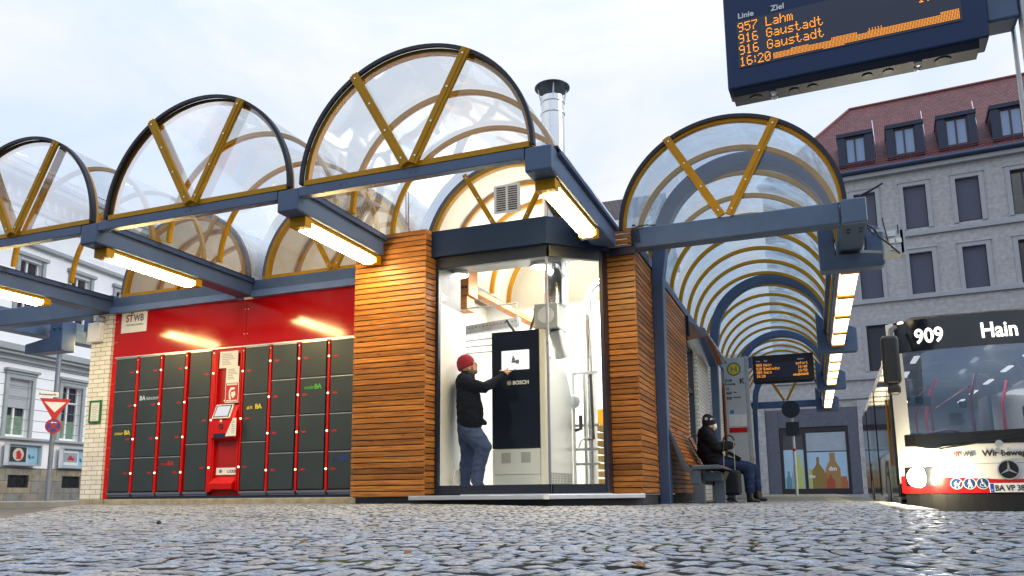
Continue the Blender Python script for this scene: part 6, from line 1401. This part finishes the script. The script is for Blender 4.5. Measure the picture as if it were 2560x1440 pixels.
cb = n('ShaderNodeCombineXYZ'); l(sp_.outputs[0], cb.inputs[0]); l(sp_.outputs[2], cb.inputs[1])
br = n('ShaderNodeTexBrick'); br.inputs['Color1'].default_value = (*srgb(150, 84, 80), 1); br.inputs['Color2'].default_value = (*srgb(122, 66, 66), 1); br.inputs['Mortar'].default_value = (*srgb(40, 26, 30), 1)
br.inputs['Scale'].default_value = 1; br.inputs['Brick Width'].default_value = .20; br.inputs['Row Height'].default_value = .125; br.inputs['Mortar Size'].default_value = .018; l(cb.outputs[0], br.inputs['Vector'])
nz = n('ShaderNodeTexNoise'); nz.inputs['Scale'].default_value = 1.2; nz.inputs['Detail'].default_value = 6; l(tcx.outputs['Object'], nz.inputs['Vector']); mr = n('ShaderNodeMapRange'); mr.inputs[3].default_value = .7; mr.inputs[4].default_value = 1.3; l(nz.outputs['Fac'], mr.inputs[0])
hv = n('ShaderNodeHueSaturation'); l(br.outputs['Color'], hv.inputs['Color']); l(mr.outputs[0], hv.inputs['Value']); l(hv.outputs[0], bs.inputs['Base Color']); bs.inputs['Roughness'].default_value = .6
bp = n('ShaderNodeBump'); bp.inputs['Strength'].default_value = .6; bp.inputs['Distance'].default_value = .03; bp.invert = True; l(br.outputs['Fac'], bp.inputs['Height']); l(bp.outputs[0], bs.inputs['Normal'])
# roof: front slope and hipped end, ridge set back 4 m
RZ, EY, RY = 22.5, -.35, 4.7
zE = 16.72
b = MB(); SW, SA = -6.6, -1.75; b.quad((SW, EY, zE), (S1, EY, zE), (S1, RY, RZ), (SA, RY, RZ)); b.quad((SW, EY, zE), (SA, RY, RZ), (SW, 9.8, zE)); b.quad((SA, RY, RZ), (S1, RY, RZ), (S1, 9.8, zE), (SW, 9.8, zE)); rf = b.build('roof', TILE, HG, local=True)
b = MB(); b.tube([(SW, EY, zE), (SA, RY, RZ+.04), (S1, RY, RZ+.04)], .09, 8); b.build('ridge_tiles', mat('ridge_red', srgb(140, 82, 78), .6, 0, .2, 5), rf, local=True)
zin = mat('zinc_dark', srgb(46, 56, 78), .45, .3, .1, 3)
sl_ = (RZ-zE)/(RY-EY)
for s_ in (-2.40, -.05, 2.3, 4.65, 7.0, 9.35):
    w_ = 1.72; z0, z1 = 17.1, 19.0; yf0 = EY+(z0-zE)/sl_-.05; yb = EY+(z1-zE)/sl_+.1
    b = MB(); b.box(s_, s_+.36, yf0, yb, z0, z1-.2); b.box(s_+w_-.36, s_+w_, yf0, yb, z0, z1-.2); b.box(s_-.04, s_+w_+.04, yf0-.06, yb+.3, z1-.199, z1); b.box(s_+.361, s_+w_-.361, yf0+.02, yf0+.1, z0, z0+.2)
    d_ = b.build('dormer', zin, HG, local=True)
    b = MB(); b.box(s_+.40, s_+w_-.40, yf0+.16, yf0+.19, z0+.2, z1-.2); b.build('pane', mat('dormer_glass', srgb(120, 150, 196), .04, 0, 0, spec=1.0), d_, local=True)
    b = MB()
    for x in (.361, .80, w_-.44): b.box(s_+x, s_+x+.08, yf0+.08, yf0+.155, z0+.201, z1-.2)
    b.box(s_+.445, s_+w_-.445, yf0+.09, yf0+.154, z1-.3, z1-.201); b.box(s_+.445, s_+w_-.445, yf0+.09, yf0+.154, z0+.201, z0+.28); b.build('sash', mat('sash_brown', srgb(74, 62, 66), .5, 0, .05, 3), d_, local=True)
    b = MB(); b.tube([(s_+w_+.12, EY+.5, zE+.55), (s_+w_+.05, EY+1.5, 20.0)], .018, 6); b.build('lightning_rod', SILVER, HG, local=True)
b = MB(); ysg = EY+.22; 
for z in (16.98, 17.10, 17.22): b.tube([(-6.3, ysg, z), (S1, ysg, z)], .02, 6)
for x in np.arange(-6.2, S1, .9): b.tube([(x, ysg, 16.8), (x, ysg, 17.3)], .018, 6)
b.build('snow_guard', mat('guard_red', srgb(120, 60, 60), .5, .2, .1, 4), rf, local=True)
# ground floor: granite base, piers, shop window, door
b = MB(); b.box(S0, -8.75, -.10, .0, 0.02, 4.4); b.box(-8.35, -8.75, -.1, 0, 0, 0.01); b.box(-7.0, -6.35, -.12, .0, .02, 4.4); b.box(-6.34, -3.0, -.12, .0, 3.45, 4.4); b.box(-3.0, -2.5, -.12, 0, .02, 4.4); b.box(-8.749, -7.001, -.1, 0, 3.75, 4.4); b.build('granite_base', DSTN, HG, local=True, bev=.01)
b = MB(); b.box(-7.75, -7.0, -.3, -.13, .03, 4.85); b.box(-2.49, -.6, -.14, -.001, .02, 4.7); b.box(-.59, S1, -.1, -.001, .02, 4.7); b.build('pier', STN, HG, local=True)
b = MB(); b.box(-6.34, -3.01, -.06, .015, .02, .3); b.box(-6.34, -3.01, -.06, .015, 3.2, 3.449); b.box(-6.34, -6.2, -.06, .015, .301, 3.199); b.box(-3.15, -3.01, -.06, .015, .301, 3.199); b.box(-5.2, -5.06, -.06, .015, .301, 3.199); sh = b.build('shop_window', DARKF, HG, local=True)
b = MB(); b.box(-6.199, -5.201, -.02, .0, 2.3, 3.199); b.box(-5.059, -3.151, -.02, .0, 2.15, 3.199); b.build('pane', SKYG, sh, local=True)
b = MB(); b.box(-5.059, -3.151, -.025, -.021, 2.2, 3.15); b.build('inner_blind', mat('pale_blind', srgb(170, 182, 196), .5), sh, local=True)
b = MB(); b.box(-6.199, -5.201, -.024, -.001, .301, 2.299); b.box(-5.059, -3.151, -.024, -.001, .301, 2.149); b.build('window_film', mat('film_blue', srgb(176, 208, 234), .5, 0, .1, .6), sh, local=True)
def bottle(x, w_, h, neck, colr, nm):
    b = MB(); y = -.026-.002*random.random(); z = .302
    b.prism([(x-w_/2, y, z), (x+w_/2, y, z), (x+w_/2, y, z+h*.55), (x+neck/2, y, z+h*.78), (x+neck/2, y, z+h), (x-neck/2, y, z+h), (x-neck/2, y, z+h*.78), (x-w_/2, y, z+h*.55)], (0, -.002, 0)); b.build('bottle_print', mat(nm, colr, .5, 0, .05, 2), sh, local=True)
for k, (x, w_, h, nk, cc) in enumerate([(-6.0, .28, .9, .1, (96, 150, 168)), (-5.7, .3, 1.2, .12, (150, 178, 176)), (-5.45, .34, 1.75, .16, (196, 206, 120)), (-4.85, .4, 1.0, .3, (190, 196, 120)), (-4.55, .6, 1.6, .14, (150, 124, 70)), (-4.2, .3, .8, .1, (178, 110, 70)), (-3.85, .7, 1.80, .26, (170, 134, 84)), (-3.98, .4, .7, .1, (176, 84, 56)), (-3.4, .44, .6, .36, (186, 110, 74))]): bottle(x, w_, h, nk, srgb(*cc), 'print_%s' % 'abcdefghi'[k])
text('dm', .30, (-4.05, -.034, 1.20), (1, 0, 0), (0, 0, 1), WHITE, 'lettering', sh, bold=.012, local=True)
text('dm', .24, (-5.02, -.034, .85), (1, 0, 0), (0, 0, 1), WHITE, 'lettering', sh, bold=.01, local=True)
b = MB(); b.box(-8.748, -8.55, -.05, -.001, .02, 3.749); b.box(-7.85, -7.76, -.05, -.001, .02, 3.749); b.box(-8.549, -7.851, -.05, -.001, 2.75, 3.749); dr = b.build('door', DARKF, HG, local=True)
b = MB(); b.box(-8.549, -7.851, -.03, -.005, .05, 2.749); b.build('lit_pane', emis('door_glow', (1, .74, .40), .85), dr, local=True)
b = MB(); b.tube([(-8.1, -.1, .5), (-8.12, -.1, 2.9)], .025, 8); b.build('handle', SILVER, dr, local=True)
b = MB(); b.box(-7.6, -7.48, -.33, -.301, 1.9, 2.25); b.box(-7.45, -7.33, -.33, -.301, 2.9, 3.1); b.build('intercom', WHITE, HG, local=True)
b = MB(); b.box(-1.6, -1.48, -.25, -.141, 2.5, 3.5); b.build('wall_lamp', WHITE, HG, local=True)
b = MB(); b.lathe((-.95, -.2, 3.8), [(.1, -.06), (.12, 0), (.1, .06)], 14); b.build('camera_dome', WHITE, HG, local=True)

# ------------------------------------------------------------------ white town house on the left
LH = thing('town_house', 'white rendered town house with stone cornices across the street', 'building', LB0, LBR)
RND = mat('white_render', srgb(240, 242, 246), .8, 0, .06, 1.5, .1, 20)
GRY = mat('grey_stone_trim', srgb(158, 164, 166), .75, 0, .14, 4, .2, 30)
SANDS = brickmat('sandstone_base', srgb(124, 124, 120), srgb(150, 138, 116), srgb(90, 88, 84), .62, .36, .008, .85, .4, 'xy', .5, .3)
A0, A1 = -9, 26
wn_ = [(-5.43), (-3.44), (-1.45), (.54), (2.53), (4.52), (6.5), (8.5), (10.5), (12.5)]
holes = [(s_-.06, s_+.76, 2.02, 3.74) for s_ in wn_]+[(s_-.06, s_+.76, 5.6, 7.4) for s_ in wn_]
b = MB(); wall_with_holes(b, A0, A1, 1.11, 9.0, holes, 0, .3); b.box(A0, A1, .301, 9, 0, 9.9); b.build('wall', RND, LH, local=True)
b = MB(); 
for k in range(7):
    z = 2.2+k*.33
    if z < 4.4: b.box(A0, A1, -.0012, -.0002, z, z+.018)
b.build('render_joints', mat('joint_grey', srgb(120, 124, 130), .9, 0, 0), LH, local=True)
b = MB(); gh = [(s_+.12, s_+.85, .52, .89) for s_ in wn_]; wall_with_holes(b, A0, A1, .13, 1.10, gh, -.12, .29); b.build('stone_base', SANDS, LH, local=True)
b = MB(); b.box(A0, A1, -.16, -.001, 1.92, 2.0); b.box(A0, A1, -.22, -.001, 4.42, 4.52); b.box(A0, A1, -.30, -.001, 4.521, 4.72); b.box(A0, A1, -.16, -.001, 4.1+.16, 4.30); b.box(A0, A1, -.15, -.001, 7.85, 7.98); b.box(A0, A1, -.12, -.001, 8.98, 9.10); b.box(A0, A1, -.2, -.001, 9.55, 9.62); b.box(A0, A1, -.55, -.001, 9.62, 9.80); b.box(A0, A1, -.62, -.001, 9.801, 9.95); b.build('cornice', GRY, LH, local=True, bev=.02)
b = MB(); b.box(A0, A1, -.08, -.001, 9.101, 9.549); b.build('frieze', mat('frieze_blue', srgb(150, 160, 178), .8, 0, .15, 3), LH, local=True)
b = MB()
for x in np.arange(A0+.1, 12, .35):
    b.lathe((x, -.10, 9.16), [(.02, 0), (.07, .03), (.05, .08), (.09, .14), (.09, .20), (.05, .26), (.06, .33), (.02, .37)], 8)
b.build('frieze_ornament', mat('ornament_white', srgb(206, 210, 218), .8, 0, .1, 8), LH, local=True, smooth=True)
b = MB()
for x in np.arange(A0+.3, 12, 1.33): b.box(x, x+.66, -.02, -.001, 8.74, 8.76); b.box(x, x+.66, -.02, -.001, 8.94, 8.96); b.box(x, x+.02, -.02, -.001, 8.761, 8.939); b.box(x+.64, x+.66, -.02, -.001, 8.761, 8.939)
b.build('relief_panel', GRY, LH, local=True)
b = MB(); b.tube([(A0, -.5, 10.16), (A1, -.5, 10.16)], .014, 5)
for x in np.arange(A0, 20, .085): b.box(x-.005, x+.005, -.505, -.495, 9.96, 10.155)
b.build('roof_railing', mat('rail_grey', srgb(110, 116, 130), .5, .3, .1, 5), LH, local=True)
BLIND = mat('slat_blind', srgb(176, 180, 188), .5, 0, .05, 3)
for k, s_ in enumerate(wn_):
    b = MB(); b.box(s_-.18, s_-.061, -.07, .05, 2.005, 3.86); b.box(s_+.761, s_+.88, -.07, .05, 2.005, 3.86); b.box(s_-.06, s_+.76, -.07, .05, 3.741, 3.86); b.box(s_-.24, s_+.94, -.16, .05, 3.94, 4.02); b.box(s_-.2, s_+.9, -.1, .05, 3.861, 3.939)
    wn = b.build('window', GRY, LH, local=True, bev=.01)
    b = MB()
    for x in (-.06, .30, .70): b.box(s_+x, s_+x+.06, .12, .18, 2.02, 3.74)
    b.box(s_+.001, s_+.299, .13, .17, 3.2, 3.26); b.box(s_+.361, s_+.699, .13, .17, 3.2, 3.26); b.box(s_+.001, s_+.299, .13, .17, 2.021, 2.09); b.box(s_+.361, s_+.699, .13, .17, 2.021, 2.09); b.build('sash', WHITE, wn, local=True)
    b = MB(); b.box(s_-.05, s_+.75, .19, .21, 2.03, 3.73); b.build('pane', SKYG, wn, local=True)
    if k % 2 == 0:
        b = MB()
        for j in range(17): b.box(s_-.055, s_+.755, .085, .11, 3.73-.05*(j+1)+.004, 3.73-.05*j)
        b.build('roller_blind', BLIND, wn, local=True)
    b = MB(); b.box(s_+.01, s_+.7, .175, .188, 2.05, 2.65); b.build('curtain', mat('green_curtain', srgb(112, 140, 120), .7, 0, .4, 14), wn, local=True)
    b = MB(); b.box(s_-.18, s_-.061, -.06, .05, 5.5, 7.5); b.box(s_+.761, s_+.88, -.06, .05, 5.5, 7.5); b.box(s_-.24, s_+.94, -.12, .05, 7.5, 7.6); wn = b.build('window', GRY, LH, local=True)
    b = MB(); b.box(s_-.05, s_+.75, .19, .21, 5.6, 7.4); b.build('pane', SKYG, wn, local=True)
    b = MB()
    for x in (-.06, .30, .70): b.box(s_+x, s_+x+.06, .12, .18, 5.6, 7.4)
    b.build('sash', WHITE, wn, local=True)
    b = MB(); b.box(s_+.12, s_+.85, .0, .03, .52, .89); g2 = b.build('cellar_window', BLACK, LH, local=True)
    b = MB()
    for j in range(5): x = s_+.15+j*.165; b.box(x, x+.015, -.10, -.08, .52, .89)
    for j in range(2): b.bar((s_+.17+j*.34, -.09, .53), (s_+.46+j*.34, -.09, .88), .015, .01); b.bar((s_+.46+j*.34, -.09, .53), (s_+.17+j*.34, -.09, .88), .015, .01)
    b.build('grille', mat('grille_iron', srgb(52, 58, 68), .5, .3, .1, 6), g2, local=True)
b = MB(); b.quad((A0, -.5, 9.96), (A1, -.5, 9.96), (A1, 9, 9.96), (A0, 9, 9.96)); b.build('roof', zin, LH, local=True)
for k, (sa, sb, za, zb) in enumerate(((-1.54, -.34, 1.16, 1.82), (.45, 1.65, 1.13, 1.79))):
    loc = LB0+lbx*sa; t_ = thing('poster_case', ['wall mounted display case with a white round picture, left of the street sign pole', 'wall mounted display case with a red car picture, right of the street sign pole'][k], 'display case', (loc[0], loc[1], za), LBR, group='display cases on the white house')
    wd = sb-sa; hg = zb-za
    b = MB(); b.box(0, wd, -.28, -.13, 0, .05); b.box(0, wd, -.28, -.13, hg-.05, hg); b.box(0, .05, -.28, -.13, .051, hg-.051); b.box(wd-.05, wd, -.28, -.13, .051, hg-.051); b.build('frame', SILVER, t_, local=True, bev=.006)
    b = MB(); b.box(.051, wd-.051, -.17, -.14, .051, hg-.051); b.build('back', mat('case_blue', srgb(150, 190, 214), .5, 0, .15, 2), t_, local=True)
    b = MB(); b.box(.10, wd*.62, -.178, -.171, .10, hg-.10); ps = b.build('poster', PAPER, t_, local=True)
    cx, cz = wd*.36, hg*.5
    if k == 0:
        b = MB(); b.box(.11, wd*.60, -.183, -.179, .11, hg-.11); b.build('picture_dark', mat('picture_dark', srgb(52, 48, 48), .5, 0, .3, 6), ps, local=True)
        b = MB(); b.lathe((cx, -.188, cz), [(.19, 0), (.19, .004)], 26, 'y'); b.build('picture_round', mat('picture_cream', srgb(206, 196, 180), .5, 0, .3, 9), ps, local=True)
        b = MB(); b.prism([(cx-.06, -.189, cz-.14), (cx+.1, -.189, cz-.14), (cx+.12, -.189, cz+.0), (cx+.03, -.189, cz+.12), (cx-.08, -.189, cz+.08)], (0, -.002, 0)); b.build('picture_red', MATS['poster_red'], ps, local=True)
    else:
        b = MB(); b.box(.14, wd*.58, -.183, -.179, .2, hg-.17); b.build('picture_grey', mat('picture_grey', srgb(150, 160, 172), .5, 0, .3, 8), ps, local=True)
        b = MB(); b.prism([(cx-.14, -.184, cz-.06), (cx+.13, -.184, cz-.08), (cx+.14, -.184, cz), (cx+.06, -.184, cz+.01), (cx+.02, -.184, cz+.07), (cx-.07, -.184, cz+.07), (cx-.1, -.184, cz+.01)], (0, -.002, 0)); b.build('picture_car', MATS['poster_red'], ps, local=True)
    b = MB(); b.prism([(wd*.68, -.172, hg*.35), (wd*.75, -.172, hg*.3), (wd*.72, -.172, hg*.5), (wd*.66, -.172, hg*.5)], (0, -.002, 0)); b.build('case_mark', mat('case_mark', srgb(30, 90, 130), .5, 0, 0), t_, local=True)
    text('dita', .10, (wd*.76, -.174, hg*.36), (1, 0, 0), (0, 0, 1), MATS['case_mark'], 'lettering', t_, bold=.002, sx=.8, local=True)
    b = MB(); b.quad((.05, -.26, .05), (wd-.05, -.26, .05), (wd-.05, -.26, hg-.05), (.05, -.26, hg-.05)); b.build('glass', PANE, t_, local=True)
# street sign pole
PD = 18.5
pb_ = pD(117, 1256, PD); 
t_ = thing('sign_pole', 'grey street pole carrying the traffic signs and street name', 'pole', (pb_[0], pb_[1], .13))
b = MB(); b.tube([(pb_[0], pb_[1], .0), (pb_[0], pb_[1], 4.6)], .055, 12); b.build('pole', mat('pole_grey', srgb(122, 132, 150), .5, .3, .2, 7), t_, smooth=True)
vd = np.array([-pb_[0], -pb_[1]]); vd /= np.linalg.norm(vd); sr = np.array([-vd[1], vd[0], 0])*1.0
if sr @ RT < 0: sr = -sr
sn = np.array([vd[0], vd[1], 0])
o0 = np.array([pb_[0], pb_[1], 0])+sn*.07
def zat(y): return float(pD(130, y, PD)[2])
def flat(mb, pts, off, th=.006): mb.prism([o0+sn*off+sr*a_+np.array([0, 0, z]) for a_, z in pts], sn*th)
t_ = thing('yield_sign', 'red bordered white yield triangle on the street pole', 'traffic sign', (pb_[0], pb_[1], zat(1045)))
zt, zb = zat(992), zat(1046); hw_ = (zt-zb)/1.73*1.12
b = MB(); flat(b, [(-hw_, zt), (hw_, zt), (.03, zb), (-.03, zb)], 0); b.build('red_border', MATS['poster_red'], t_, bev=.01)
b = MB(); flat(b, [(-hw_*.70, zt-.085), (hw_*.70, zt-.085), (0, zb+.17)], .0065, .003); b.build('white_field', WHITE, t_)
t_ = thing('no_stopping_sign', 'round blue and red no stopping sign with white arrow', 'traffic sign', (pb_[0], pb_[1], zat(1078)))
zc = zat(1063); rd_ = .175; rng_ = lambda r: [(r*math.cos(a_), zc+r*math.sin(a_)) for a_ in np.linspace(0, 2*math.pi, 29)[:-1]]
b = MB(); flat(b, rng_(rd_), 0); b.build('red_ring', MATS['poster_red'], t_)
b = MB(); flat(b, rng_(rd_*.82), .0065, .002); b.build('blue_field', mat('sign_blue', srgb(44, 72, 150), .5, 0, 0), t_)
b = MB()
for a_ in (math.pi/4, 3*math.pi/4):
    u_ = np.array([math.cos(a_), math.sin(a_)]); v_ = np.array([-u_[1], u_[0]]); r_ = rd_*.83; w2 = .016
    flat(b, [tuple(u_*r_*i+v_*w2*j+np.array([0, zc])) for i, j in ((-1, -1), (1, -1), (1, 1), (-1, 1))], .009+.001*a_, .001)
b.build('red_cross', MATS['poster_red'], t_)
b = MB(); za = zc+.085; flat(b, [(-.06, za), (-.025, za+.03), (-.025, za+.01), (.06, za+.01), (.06, za-.01), (-.025, za-.01), (-.025, za-.03)], .0145, .001); b.build('arrow', WHITE, t_)
t_ = thing('street_name_sign', 'white street name plate reading Promenadestraße', 'sign', (pb_[0], pb_[1], zat(985)))
zs = zat(982); b = MB(); flat(b, [(-.36, zs-.06), (.06, zs-.06), (.06, zs+.06), (-.36, zs+.06)], .0); b.build('plate', WHITE, t_, bev=.002)
text('Promenadestraße', .062, o0+sn*.0085+sr*(-.345)+np.array([0, 0, zs-.02]), sr, (0, 0, 1), INK, 'lettering', t_, bold=.0012, sx=.80)
# dark tiled roof in the gap between canopy and walkway, and houses closing the view behind
q0 = pD(1500, 506, 42); q1 = pD(1560, 512, 42)
t_ = thing('tiled_house', 'distant house with brown tiled roof behind the station', 'building', (q0[0], q0[1], 0))
BT = brickmat('brown_tiles', srgb(96, 84, 80), srgb(76, 66, 66), srgb(36, 32, 34), .24, .16, .02, .7, .6)
z0 = q0[2]
b = MB(); b.prism([(q0[0]-12, q0[1]-4, z0-3.2), (q0[0]-12, q0[1], z0), (q0[0]-12, q0[1]+4, z0-3.2)], (15.5, 0, 0)); b.build('roof', BT, t_)
b = MB(); b.box(q0[0]-11.7, q0[0]+3.2, q0[1]-3.6, q0[1]+3.6, 0, z0-3.2); b.build('wall', RND, t_)
t_ = thing('grey_house', 'pale grey house closing the view beyond the walkway', 'building', (-9, 46, 0))
b = MB(); b.box(-26, -7.6, 44.4, 52, 0, 10.5); b.build('wall', STN, t_)
b = MB()
for x in np.arange(-24, -9, 2.6):
    for z in (5, 8): b.box(x, x+1.1, 44.36, 44.399, z, z+1.7)
b.build('window', SKYG, t_)
